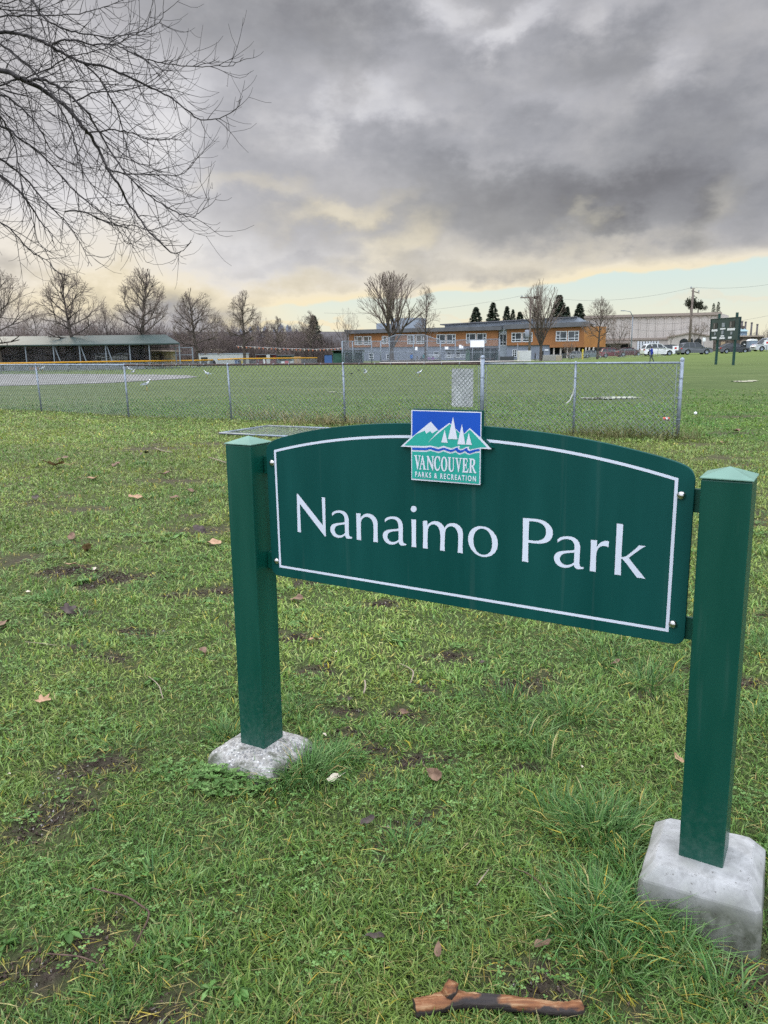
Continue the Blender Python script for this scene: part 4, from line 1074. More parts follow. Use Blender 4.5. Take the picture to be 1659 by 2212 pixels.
        kid(mb.build('bolt', MT['steel_bolt'], root))
    # emblem on its own board: dark backing, white edge, colour fields
    sc = lambda k: [[(p[0] * S, p[1] * S) for p in l] for l in EMBLEM[k]]
    mb = MB()
    back = [(p[0] + .004, p[1] + .004) for p in sc('plate')[0]]
    mb.plate(sc('plate'), pf(.014), 0, 1)
    mb.plate([back], pf(.0135), .013, 0)
    layers = [('blue', 2), ('white1', 1), ('green1', 3), ('sliver', 1), ('green2', 3), ('band', 2), ('sail0', 1), ('sail1', 1), ('sail2', 1), ('sail3', 1)]
    for i, (k, mi) in enumerate(layers): mb.plate(sc(k), pf(.0143 + .00025 * i), 0, mi)
    emblem = kid(mb.build('emblem', [MT['panel_green'], MT['em_white'], MT['em_blue'], MT['em_green']], root))
    mb = MB()
    for k, loops in CITY.items():
        mb.plate([[(p[0] * S, p[1] * S) for p in l] for l in loops], pf(.0172), 0, 0)
    # the small line of capitals under it, set in the built-in sans face
    cu = bpy.data.curves.new('caps', 'FONT'); cu.body = 'PARKS & RECREATION'; cu.size = 1; cu.space_character = 1.42; cu.offset = .028
    tmp = bpy.data.objects.new('caps', cu); COL.objects.link(tmp)
    bpy.context.view_layer.update()
    tm = bpy.data.meshes.new_from_object(tmp.evaluated_get(bpy.context.evaluated_depsgraph_get()))
    co = [v.co.copy() for v in tm.vertices]
    x0, x1 = min(c.x for c in co), max(c.x for c in co); y0, y1 = min(c.y for c in co), max(c.y for c in co)
    fx = lambda c: panel_pt(.8075 + (c.x - x0) / (x1 - x0) * (1.0285 - .8075), 1.2240 + (c.y - y0) / (y1 - y0) * .0180, .0172)
    mb.add([fx(c) for c in co], [tuple(p.vertices) for p in tm.polygons])
    bpy.data.objects.remove(tmp); bpy.data.meshes.remove(tm); bpy.data.curves.remove(cu)
    mb.build('lettering', MT['em_white'], emblem)
    return root


make_sign()
# ------------------------------------------------------------------ small things on the lawn
def stick_mat():
    m, nt, b = new_mat('charred_bare_wood'); N = nt.nodes; L = nt.links
    geo = N.new('ShaderNodeNewGeometry'); tc = N.new('ShaderNodeTexCoord')
    mp = N.new('ShaderNodeMapping'); mp.inputs['Scale'].default_value = (5, 40, 40); mp.inputs['Rotation'].default_value = (0, 0, .0); L.new(tc.outputs['Object'], mp.inputs[0])
    g = N.new('ShaderNodeTexNoise'); g.inputs['Scale'].default_value = 2.2; g.inputs['Detail'].default_value = 8; L.new(mp.outputs[0], g.inputs['Vector'])
    r = N.new('ShaderNodeValToRGB'); el = r.color_ramp.elements
    el[0].position = .28; el[0].color = (.05, .018, .009, 1); el[1].position = .74; el[1].color = (.40, .25, .13, 1); e = el.new(.5); e.color = (.20, .075, .024, 1)
    L.new(g.outputs['Fac'], r.inputs[0])
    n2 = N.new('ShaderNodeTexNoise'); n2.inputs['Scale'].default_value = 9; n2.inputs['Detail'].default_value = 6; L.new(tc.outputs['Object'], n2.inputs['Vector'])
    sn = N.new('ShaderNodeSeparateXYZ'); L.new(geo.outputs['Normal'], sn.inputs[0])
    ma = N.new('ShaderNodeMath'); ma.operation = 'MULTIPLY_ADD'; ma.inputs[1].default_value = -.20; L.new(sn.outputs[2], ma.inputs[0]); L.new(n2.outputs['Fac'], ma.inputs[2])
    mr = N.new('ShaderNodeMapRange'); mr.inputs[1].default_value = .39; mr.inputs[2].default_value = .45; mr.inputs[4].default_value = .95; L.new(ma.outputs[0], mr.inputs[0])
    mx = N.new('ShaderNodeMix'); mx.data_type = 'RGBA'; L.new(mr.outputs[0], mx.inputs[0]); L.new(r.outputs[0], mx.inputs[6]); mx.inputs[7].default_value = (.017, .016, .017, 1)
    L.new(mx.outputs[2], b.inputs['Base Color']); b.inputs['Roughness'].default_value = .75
    bp = N.new('ShaderNodeBump'); bp.inputs['Strength'].default_value = .7; bp.inputs['Distance'].default_value = .006; L.new(g.outputs['Fac'], bp.inputs['Height']); L.new(bp.outputs[0], b.inputs['Normal'])
    return m


MT['stick'] = stick_mat()


def knobbly(name, px_pts, rad, m, label, cat, n=14, z0=.0, jit=.12, stub=None, group=None):
    pts = [on_ground(px, py, z0 + r) for (px, py), r in zip(px_pts, rad)]
    for p, r in zip(pts, rad): p.z = gz(p.x, p.y) + z0 + r
    # resample smoothly
    dense = []; dr = []
    for i in range(len(pts) - 1):
        p0, p1, p2, p3 = pts[max(i - 1, 0)], pts[i], pts[i + 1], pts[min(i + 2, len(pts) - 1)]
        for k in range(6):
            t = k / 6
            dense.append(.5 * ((2 * p1) + (p2 - p0) * t + (2 * p0 - 5 * p1 + 4 * p2 - p3) * t * t + (3 * p1 - p0 - 3 * p2 + p3) * t ** 3)); dr.append(rad[i] * (1 - t) + rad[i + 1] * t)
    dense.append(pts[-1]); dr.append(rad[-1])
    c = dense[0].copy(); c.z -= dr[0]
    mb = MB(); mb.tube([p - c for p in dense], dr, n)
    if stub: mb.tube([Vector(q) - c for q in stub[0]], stub[1], n)
    rr = random.Random(5)
    mb.v = [tuple(Vector(v) + Vector((rr.uniform(-1, 1), rr.uniform(-1, 1), rr.uniform(-1, 1))) * jit * rad[0] * .3) for v in mb.v]
    o = mb.build(name, m); o.location = c
    return tag(o, label, cat, group)


q = lambda x, y: (1500 / 1.82278 + x * .29763, 3700 / 1.82278 + y * .29763)
stub0 = on_ground(*q(490, 400), .035); stub1 = on_ground(*q(525, 330), .055)
stub0.z = .030; stub1.z = .058; stub1.y = stub0.y + .016; stub1.x = stub0.x + .014
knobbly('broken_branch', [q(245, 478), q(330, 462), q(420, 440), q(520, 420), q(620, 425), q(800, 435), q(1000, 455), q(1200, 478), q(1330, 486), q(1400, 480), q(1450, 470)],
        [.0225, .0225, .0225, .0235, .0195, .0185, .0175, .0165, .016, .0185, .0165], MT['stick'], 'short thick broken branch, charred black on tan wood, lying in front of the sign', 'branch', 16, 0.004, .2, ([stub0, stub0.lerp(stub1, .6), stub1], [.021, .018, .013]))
MT['twig'] = mat('dry_twig_bark', (0.10, 0.065, 0.05), .8, .2, var=.3, scale=30)
MT['twig_pale'] = mat('pale_bare_twig', (0.28, 0.23, 0.17), .8, .2, var=.3, scale=30)
q1 = lambda x, y: (x * .5291, 1536 + y * .5291)
knobbly('twig', [q1(375, 735), q1(450, 752), q1(520, 766), q1(580, 798), q1(607, 822), q1(600, 865), q1(570, 920), q1(535, 985)], [.002, .0026, .003, .003, .003, .0028, .0024, .0015], MT['twig'], 'long thin brown twig bent at a corner, lying on the lawn at lower left', 'twig', 6, .025, 0)
knobbly('twig', [q1(190, 995), q1(260, 998), q1(330, 1003), q1(400, 1025)], [.0015, .0022, .0024, .0015], MT['twig'], 'short straight brown twig beside the muddy patch, below the long bent twig', 'twig', 6, .02, 0)
q2 = lambda x, y: (548.6 + x * .5953, 1261.8 + y * .5953)
knobbly('twig', [q2(528, 282), q2(560, 300), q2(578, 318), q2(572, 345), q2(562, 366)], [.0015, .003, .0045, .003, .002], MT['twig_pale'], 'small hooked grey twig in the grass under the sign panel', 'twig', 6, .02, 0)
knobbly('twig', [q2(402, 346), q2(404, 370), q2(398, 392)], [.0045, .005, .004], MT['twig_pale'], 'stubby pale stick standing out in the grass right of the left post', 'twig', 6, .02, 0)
q3 = lambda x, y: (x * .3637, 877.8 + y * .3637)
knobbly('twig', [q3(880, 1612), q3(920, 1640), q3(948, 1668), q3(958, 1700), q3(968, 1733)], [.0015, .0025, .003, .003, .002], MT['twig_pale'], 'thin pale twig curved like a hook, left of the left footing', 'twig', 6, .025, 0)
knobbly('twig', [q3(920, 245), q3(960, 262), q3(1022, 272)], [.006, .010, .006], MT['twig_pale'], 'grey forked stick lying far back on the lawn, left of the sign', 'twig', 6, .03, 0)
knobbly('twig', [q3(1240, 300), q3(1290, 318), q3(1345, 335)], [.005, .009, .006], MT['twig_pale'], 'dark stick lying on the lawn just left of the left post top', 'twig', 6, .03, 0)
knobbly('twig', [q2(940, 1035), q2(990, 1055), q2(1030, 1085), q2(1058, 1118)], [.0014, .002, .002, .0014], MT['twig'], 'fine brown twig in the grass left of the right footing', 'twig', 6, .02, 0)
knobbly('twig', [q2(808, 1092), q2(830, 1065), q2(852, 1036)], [.002, .0024, .0016], MT['twig_pale'], 'straight straw coloured stem lying left of the right footing', 'twig', 6, .02, 0)
knobbly('twig', [q3(150, 1400), q3(240, 1408), q3(330, 1420)], [.0015, .0022, .0015], MT['twig_pale'], 'thin pale twig lying flat at the left edge of the lawn', 'twig', 6, .02, 0)


def leaf_mat(name, c, c2): return mat(name, c, .7, .25, col2=c2, scale=22, bump=.2)


MT['leaf_brown'] = leaf_mat('brown_leaf', (.10, .058, .038), (.24, .15, .10)); MT['leaf_tan'] = leaf_mat('tan_leaf', (.30, .18, .10), (.48, .30, .19))
MT['leaf_dark'] = leaf_mat('dark_leaf', (.035, .026, .024), (.10, .075, .065)); MT['leaf_pale'] = leaf_mat('pale_leaf', (.42, .36, .27), (.66, .58, .46))


def fallen_leaf(px, py, size, m, label, group, seed, shape='oval', name='fallen_leaf', cat='leaf', tilt=.35):
    r = random.Random(seed); p = on_ground(px, py)
    n = 22; out = []
    for k in range(n):
        a = 2 * PI * k / n
        if shape == 'oval': q = (.5 * math.cos(a), .24 * math.sin(a) * (1 + .25 * math.cos(a)))
        else:
            rr = .28 + .22 * abs(math.cos(2.5 * a)) ** 1.5; q = (rr * math.cos(a), rr * math.sin(a) * .8)
        out.append((q[0] * (1 + r.uniform(-.08, .08)), q[1] * (1 + r.uniform(-.12, .12))))
    k1, k2 = r.uniform(.2, .7), r.uniform(-.4, .5)
    f = lambda u, v: (u * size, v * size, size * (k1 * v * v * 2 + k2 * u * u + .06 * math.sin(9 * u + seed)))
    mb = MB(); mb.add([f(0, 0)] + [f(a * .55, b * .55) for a, b in out] + [f(a, b) for a, b in out],
                      [(0, 1 + k, 1 + (k + 1) % n) for k in range(n)] + [(1 + k, 1 + n + k, 1 + n + (k + 1) % n, 1 + (k + 1) % n) for k in range(n)], 0, True)
    mb.tube([f(-.45, 0), f(-.62, .02), f(-.80, .07)], size * .012, 5)
    o = mb.build(name, m); o.location = (p.x, p.y, gz(p.x, p.y) + .022 + size * .10)
    o.rotation_euler = (r.uniform(-tilt, tilt), r.uniform(-tilt, tilt), r.uniform(0, 2 * PI))
    return tag(o, label, cat, group)


GRP = 'fallen leaves on the lawn'
fallen_leaf(938, 1688, .095, MT['leaf_brown'], 'largest curled reddish brown leaf between the two posts', GRP, 1, tilt=.8)
fallen_leaf(754, 1638, .075, MT['leaf_dark'], 'dark speckled brown leaf standing on edge right of the left footing', GRP, 2, tilt=.9)
fallen_leaf(722, 1690, .06, MT['leaf_pale'], 'cream coloured narrow leaf standing upright right of the left footing', GRP, 3, tilt=1.0)
fallen_leaf(793, 1783, .06, MT['leaf_dark'], 'dark brown leaf lying below and right of the left footing', GRP, 4)
fallen_leaf(810, 2027, .055, MT['leaf_dark'], 'small blackish leaf low in the middle of the lawn, above the broken branch', GRP, 5)
fallen_leaf(1172, 2057, .055, MT['leaf_brown'], 'brown leaf just above the right end of the broken branch', GRP, 6)
fallen_leaf(946, 2060, .042, MT['leaf_brown'], 'reddish brown leaf just above the left end of the broken branch', GRP, 7)
fallen_leaf(678, 1394, .10, MT['leaf_tan'], 'tan leaf lying under the bottom left corner of the sign panel', GRP, 8)
fallen_leaf(758, 1517, .06, MT['leaf_dark'], 'rounded dark brown leaf in the grass right of the left post', GRP, 9)
fallen_leaf(873, 1549, .06, MT['leaf_brown'], 'brown leaf in a worn patch midway between the posts', GRP, 10)
fallen_leaf(95, 1522, .085, MT['leaf_tan'], 'pale tan maple leaf near the left edge of the picture', GRP, 11, 'maple')
fallen_leaf(149, 1329, .12, MT['leaf_dark'], 'dark grey curled leaf in the mud on the left', GRP, 12, 'maple', tilt=.7)
fallen_leaf(8, 1358, .11, MT['leaf_brown'], 'brown leaf cut by the left edge of the picture', GRP, 13)
fallen_leaf(189, 1194, .16, MT['leaf_tan'], 'pinkish tan leaf tilted up in the left part of the lawn', GRP, 14, tilt=.8)
fallen_leaf(433, 1151, .15, MT['leaf_dark'], 'grey curled leaf left of the left post', GRP, 15, tilt=.6)
fallen_leaf(462, 1182, .16, MT['leaf_tan'], 'tan leaf beside the left edge of the left post', GRP, 16)
fallen_leaf(118, 1013, .34, MT['leaf_tan'], 'large orange tan leaf far back on the left of the lawn', GRP, 17, 'maple')
fallen_leaf(358, 1029, .22, MT['leaf_brown'], 'reddish leaf left of the left post top, level with its upper bracket', GRP, 18)
for k, (px, py, s, mm) in enumerate([(136, 996, .22, 'leaf_brown'), (198, 1040, .2, 'leaf_tan'), (295, 1079, .2, 'leaf_tan'), (155, 1169, .13, 'leaf_brown'), (78, 1081, .17, 'leaf_dark'), (411, 1065, .16, 'leaf_brown'), (382, 1080, .15, 'leaf_brown'),
                                     (158, 1230, .12, 'leaf_tan'), (440, 1414, .08, 'leaf_brown'), (1330, 1440, .07, 'leaf_brown'), (1465, 1650, .05, 'leaf_tan'), (640, 1300, .11, 'leaf_brown'), (310, 985, .25, 'leaf_dark'),
                                     (250, 1010, .2, 'leaf_brown'), (1560, 960, .2, 'leaf_tan'), (1590, 935, .25, 'leaf_brown'), (600, 1530, .05, 'leaf_brown'), (1040, 1440, .06, 'leaf_dark')]):
    fallen_leaf(px, py, s, MT[mm], 'small brown fallen leaf lying flat among the grass blades', GRP, 40 + k)
for k, (px, py) in enumerate([(727, 1418), (1257, 1662), (21, 1679), (205, 1238), (702, 1596), (62, 1281)]):
    fallen_leaf(px, py, .022 if py > 1400 else .05, MT['leaf_pale'], 'tiny pale cream petal or leaf scrap in the grass', 'pale scraps in the grass', 80 + k)


# broad-leaved rosettes growing in the lawn
def rosette(px, py, size, n, m, label, seed):
    r = random.Random(seed); p = on_ground(px, py); V = []; F = []; C = []
    for k in range(n):
        a = r.uniform(0, 2 * PI); L = size * .62 * r.uniform(.4, 1.15); w = L * r.uniform(.14, .24)
        d = Vector((math.cos(a), math.sin(a), 0)); s = Vector((-math.sin(a), math.cos(a), 0)); i0 = len(V); rise = r.uniform(.05, .45)
        c = Vector(GR[r.randrange(4)]) * r.uniform(.7, 1.1)
        for j, (t, ww) in enumerate([(0, .25), (.3, .7), (.6, 1), (.85, .8), (1, .05)]):
            ww *= 1 + .25 * math.sin(j * 2.5 + k)
            h = L * (rise * t - .55 * t * t)
            V += [d * L * t - s * w * ww + UPZ * (h + .004), d * L * t + UPZ * (h - .003), d * L * t + s * w * ww + UPZ * (h + .004)]
            C += [tuple(c)] * 3
            if j:
                b = i0 + 3 * j; F += [(b - 3, b - 2, b + 1, b), (b - 2, b - 1, b + 2, b + 1)]
    me = arrays_mesh('broadleaf_weed', [tuple(v) for v in V], F, smooth=True, colors=np.array(C))
    o = link('broadleaf_weed', me, MT['leafattr']); o.location = (p.x, p.y, gz(p.x, p.y) + .018)
    return tag(o, label, 'weed', 'broad-leaved weeds in the lawn')


for k, (px, py, s, n, lb) in enumerate([(515, 2150, .075, 14, 'grey green leafy weed at the bottom edge, left of the broken branch'), (455, 2150, .06, 9, 'smaller leafy weed left of the grey green weed at the bottom edge'),
                                        (370, 2085, .06, 8, 'lobed weed just right of the muddy patch at lower left'), (395, 2050, .05, 7, 'small lobed weed above the other lobed weed at lower left'),
                                        (15, 2055, .07, 8, 'broad weed cut by the left edge near the bottom corner'), (150, 2030, .07, 8, 'flat weed beside the mud at lower left'),
                                        (860, 1395, .10, 12, 'pale rosette weed under the middle of the sign panel'), (640, 1345, .11, 11, 'rosette weed under the left end of the sign panel'), (390, 1160, .17, 11, 'pale leafy weed left of the left post at mid height'),
                                        (455, 1300, .12, 12, 'spiky rosette weed touching the left side of the left post'), (1110, 1460, .06, 7, 'small rosette weed right of middle under the panel'), (175, 1260, .15, 10, 'flat pale weed in the left half of the lawn'),
                                        (330, 1480, .09, 9, 'dull green rosette weed left of the left footing'), (530, 1565, .05, 6, 'little weed directly above the left footing')]):
    rosette(px, py, s, n, MT['leafattr'], lb, 300 + k)

# ------------------------------------------------------------------ chain-link fence
FENCE = [(-18.6, 27.6), (-14.2, 25.0), (-10.03, 22.76), (-6.69, 20.34), (-3.72, 18.97), (-.87, 17.73), (2.03, 15.81), (3.69, 14.90), (5.34, 13.92)]
FH = 1.345


def chain_link(mb, p, q, z0, z1, cell=.088, r=.0022, mi=0, base=None):
    """woven diamond wires between two posts"""
    p = Vector((p[0], p[1], 0)); q = Vector((q[0], q[1], 0)); Lh = (q - p).length; H = z1 - z0; d = (q - p) / Lh; nn = Vector((-d.y, d.x, 0))
    h0 = base or (lambda t: 0.0)
    k0 = -int(H / cell) - 1
    for k in range(k0, int(Lh / cell) + 1):
        for sgn in (1, -1):
            s0 = k * cell; t0, t1 = 0.0, H
            a0, a1 = (s0, s0 + H) if sgn == 1 else (s0 + H, s0)
            # clip to the panel
            pa = [(a0, 0.0), (a1, H)]
            lo, hi = 0.0, 1.0
            dx = a1 - a0
            for lim, s in ((0.0, 1), (Lh, -1)):
                v0 = s * (a0 - lim); v1 = s * (a1 - lim)
                if v0 < 0 and v1 < 0: lo, hi = 1, 0; break
                if v0 < 0: lo = max(lo, v0 / (v0 - v1))
                elif v1 < 0: hi = min(hi, v0 / (v0 - v1))
            if hi - lo < .01: continue
            pts = []
            for t in (lo, hi):
                a = a0 + dx * t; pts.append(p + d * a + nn * (.002 * sgn) + UPZ * (z0 + H * t + h0(a / Lh)))
            mb.tube(pts, r, 3, mi, cap=False)


def make_fence():
    root = empty('chain_link_fence', (FENCE[6][0], FENCE[6][1], 0)); tag(root, 'waist high chain link fence crossing the lawn behind the sign, rusty top rail at left', 'fence')
    inv = Matrix.Translation((-FENCE[6][0], -FENCE[6][1], 0))

    def kid(o): o.matrix_parent_inverse = inv; return o
    lean = [0, 0, .03, .012, .02, .012, 0, 0, 0]
    tops = []
    for i, (x, y) in enumerate(FENCE):
        g = gz(x, y); h = FH; r = .024
        if i == 6: h, r = 1.475, .044
        if i == 8: h, r = 1.40, .034
        mb = MB(); top = Vector((x - lean[i] * h, y, g + h))
        mb.tube([(x, y, g - .1), top], r, 12)
        mb.lathe([(r * 1.15, -.015), (r * 1.15, .012), (r * .8, .035), (.004, .045)], 12, top)
        if i in (6, 8, 5, 7):
            for zz in (.35, .72, 1.08): mb.lathe([(r + .006, zz - .012), (r + .007, zz), (r + .006, zz + .012)], 12, (x - lean[i] * zz, y, g))
        kid(mb.build('post', MT['galv'], root)); tops.append(Vector((x - lean[i] * FH, y, g + FH)))
    for a, b, m in ((0, 3, 'galv'), (3, 6, 'rust'), (6, 8, 'galv')):
        mb = MB(); pp = []
        for i in range(a, b + 1):
            if a == 6 and i == 7: pass
            pp.append(tops[i] + UPZ * .004)
        if a == 0: pp[-1] = pp[-1].lerp(pp[-2], .72) if False else pp[-1]
        mb.tube(pp, .022 if m != 'rust' else .024, 10)
        for i in range(len(pp) - 1):
            L_ = (pp[i + 1] - pp[i]).length
            for k in range(1, int(L_ / .42)):
                c = pp[i].lerp(pp[i + 1], k * .42 / L_ + .01); d = (pp[i + 1] - pp[i]).normalized()
                mb.tube([c - d * .006, c + d * .006], .029, 8, 1)
                mb.tube([c, c - UPZ * .06 + d * .01], .003, 4, 1)
        o = kid(mb.build('top_rail', [MT[m], MT['galv']], root))
        if m == 'rust': o['label'] = 'rusty brown top rail'
    for i in range(8):
        mb = MB(); a, b = FENCE[i], FENCE[i + 1]; ga, gb = gz(*a), gz(*b)
        chain_link(mb, a, b, .03, FH - .03, .098 if i > 4 else .105, .0062 if i > 4 else .0064, 0, lambda t, ga=ga, gb=gb: ga + (gb - ga) * t)
        if i in (5, 6, 7):
            for s in ((1,) if i == 5 else (0,) if i == 6 else (1,)):
                e, f = (a, b) if s == 0 else (b, a)
                w = (Vector((f[0] - e[0], f[1] - e[1], 0))).normalized() * .085
                mb.tube([(e[0] + w.x, e[1] + w.y, .05), (e[0] + w.x, e[1] + w.y, FH - .02)], .008, 6)
                for zz in (.3, .75, 1.15): mb.tube([(e[0], e[1], zz), (e[0] + w.x, e[1] + w.y, zz)], .007, 5)
        kid(mb.build('wire_mesh', MT['wire'], root, fix=False))
    return root


make_fence()

# blank plate wired to the fence
a = Vector((*FENCE[5], 0)); b = Vector((*FENCE[6], 0)); dfn = (b - a).normalized(); nfn = Vector((-dfn.y, dfn.x, 0))
if nfn.y < 0: nfn = -nfn
pl = at(966, 797, 16.2); t0 = 1 - .53 / 3.475
mb = MB(); c0 = b - dfn * .47 + nfn * .03; rr = .03; W_, H_ = .50, .78
pts = []
for cx, cz, a0 in ((W_ / 2 - rr, -H_ / 2 + rr, -PI / 2), (W_ / 2 - rr, H_ / 2 - rr, 0), (-W_ / 2 + rr, H_ / 2 - rr, PI / 2), (-W_ / 2 + rr, -H_ / 2 + rr, PI)):
    for k in range(5): pts.append((cx + rr * math.cos(a0 + k * PI / 8), cz + rr * math.sin(a0 + k * PI / 8)))
mb.plate([pts], lambda u, v, t: dfn * u + UPZ * v + nfn * t, .004)
o = mb.build('notice_plate', mat('bare_aluminium_plate', (.64, .65, .66), .5, .4, .1, var=.15, scale=5)); o.location = (c0.x, c0.y, .86)
tag(o, 'blank grey metal plate hung on the far side of the fence, above the emblem', 'plate')
# torn strip of white tape tied to the fence
e_ = Vector((*FENCE[7], 0))
mb = MB(); pts = [e_ + Vector((-.02, -.03, .90)), e_ + Vector((-.05, -.05, .78)), e_ + Vector((-.10, -.06, .66)), e_ + Vector((-.17, -.06, .60))]
for k in range(3): mb.bar(pts[k], pts[k + 1], .004, .022)
c_ = e_.copy(); mb.v = [tuple(Vector(v) - c_) for v in mb.v]
o = mb.build('tape_strip', mat('white_plastic_tape', (.6, .6, .56), .6, .3, var=.1)); o.location = c_; tag(o, 'torn white tape hanging from the fence post', 'tape')

# fence panel lying flat on the grass
c1, c2, c3, c4 = [on_ground(px, py, .05) for px, py in ((474, 935.5), (578, 919.5), (730, 925), (650, 944))]
c3 = c2 + (c4 - c1); cen = (c1 + c3) / 2; cen.z = gz(cen.x, cen.y)
root = empty('gate_panel', cen); tag(root, 'galvanised chain link gate panel lying flat on the lawn behind the left post', 'gate panel')
mb = MB(); loc = [c - cen for c in (c1, c2, c3, c4)]
for v in loc: v.z = .05
for i in range(4): mb.tube([loc[i], loc[(i + 1) % 4]], .021, 8)
mb.build('frame', MT['galv'], root)
mb = MB(); e1 = loc[1] - loc[0]; e2 = loc[3] - loc[0]; n1 = 13; n2 = 13
for k in range(-n2, n1):
    for s in (1, -1):
        seg = []
        for t in np.linspace(0, 1, 25):
            u = k / n1 + t * (n2 / n1) if s == 1 else (k + n2) / n1 - t * (n2 / n1)
            if 0 <= u <= 1: seg.append(loc[0] + e1 * u + e2 * t + UPZ * (.012 * math.sin(7 * u + 4 * t) + .01))
        if len(seg) > 1: mb.tube([seg[0], seg[len(seg) // 2], seg[-1]] if len(seg) > 2 else seg, .0026, 3, cap=False)
mb.build('wire_mesh', MT['wire'], root, fix=False)


# tall dead grass along the fence
def dry_grass():
    Vs, Qs, Ts, Cs = [], [], [], []; off = 0
    spots = [(600, 905, 140, .45), (660, 915, 260, .5), (720, 918, 220, .4), (630, 900, 140, .5), (780, 915, 150, .4), (860, 905, 120, .4), (1270, 940, 150, .3), (1330, 948, 260, .4), (1400, 944, 160, .35), (1480, 952, 90, .3), (540, 898, 80, .4), (1450, 950, 80, .2)]
    for px, py, num, r in spots:
        p = on_ground(px, py); x = p.x + RNG.normal(0, r, num); y = p.y + RNG.normal(0, r * .5, num)
        c = np.array([srgb(*q) for q in [(176, 164, 120), (150, 140, 98), (120, 120, 76), (196, 184, 140), (104, 110, 64)]])[RNG.integers(0, 5, num)] * RNG.uniform(.6, 1.0, num)[:, None]
        if px > 1200: c = c * .5 + np.array(srgb(84, 100, 52)) * .4
        v, q, t, cc = blades(np.stack([x, y, ground_z(x, y)], 1), RNG.uniform(.15, .42, num), RNG.uniform(.007, .014, num), RNG.uniform(0, 2 * PI, num), np.clip(RNG.normal(.6, .4, num), .05, 1.4), c, .7)
        Vs.append(v); Qs.append(q + off); Ts.append(t + off); Cs.append(cc); off += len(v)
    me = arrays_mesh('dry_grass', np.concatenate(Vs), np.concatenate(Qs), np.concatenate(Ts), colors=np.concatenate(Cs))
    tag(link('dry_grass', me, attr_mat('dry_grass_blades', .7, .15, .3)), kind='stuff')


dry_grass()
# litter
p = on_ground(1437, 910); root = MB(); root.lathe([(.026, 0), (.033, .008), (.033, .11), (.026, .118), (.024, .118)], 14, (0, 0, 0), 0, axis='x'); root.lathe([(.0335, .045), (.0335, .085)], 14, (0, 0, 0), 1, axis='x'); root.lathe([(.001, 0), (.026, 0)], 14, (0, 0, 0), 1, axis='x')
o = root.build('drink_can', [mat('red_can', (.45, .06, .03), .35, .5, .3, var=.2), mat('can_silver', (.7, .7, .68), .3, .5, .5, var=.1)]); o.scale = (1.25, 1.25, 1.25); o.location = (p.x - .06, p.y, gz(p.x, p.y) + .045); tag(o, 'red and white drink can lying by the right end of the fence', 'can')
p = on_ground(1502, 897); mb = MB(); mb.lathe([(.001, -.04), (.03, -.027), (.04, 0), (.03, .027), (.001, .04)], 12); o = mb.build('ball', MT['white']); o.location = (p.x, p.y, gz(p.x, p.y) + .05); tag(o, 'small white ball on the grass right of the fence end post', 'ball')
# ------------------------------------------------------------------ bare winter trees
def segs_mesh(name, segs, n=3):
    """many tapered round pieces: rows of x0 y0 z0 x1 y1 z1 r0 r1"""
    S = np.asarray(segs, float); p0 = S[:, 0:3]; p1 = S[:, 3:6]
    d = p1 - p0; L = np.linalg.norm(d, axis=1, keepdims=True); d = d / np.maximum(L, 1e-6)
    ref = np.where(np.abs(d[:, 2:3]) < .9, np.array([[0, 0, 1.0]]), np.array([[1.0, 0, 0]]))
    sx = np.cross(d, ref); sx /= np.linalg.norm(sx, axis=1, keepdims=True); sy = np.cross(sx, d)
    V = []
    for p, r in ((p0, S[:, 6]), (p1, S[:, 7])):
        for k in range(n):
            a = 2 * PI * k / n
            V.append(p + (sx * math.cos(a) + sy * math.sin(a)) * r[:, None])
    V = np.stack(V, 1).reshape(-1, 3); b = np.arange(len(S)) * 2 * n
    Q = np.concatenate([np.stack([b + k, b + (k + 1) % n, b + n + (k + 1) % n, b + n + k], 1) for k in range(n)])
    return arrays_mesh(name, V, Q, smooth=True)


MT['bark'] = mat('grey_brown_bark', (0.075, 0.062, 0.052), .9, .2, var=.4, scale=3, bump=.3, bscale=12)
MT['twigs'] = mat('twig_bark', (0.20, 0.16, 0.135), .9, .15, var=.3, scale=1.5)
MT['near_bark'] = mat('smooth_dark_bark', (0.036, 0.031, 0.030), .8, .3, var=.4, scale=6)


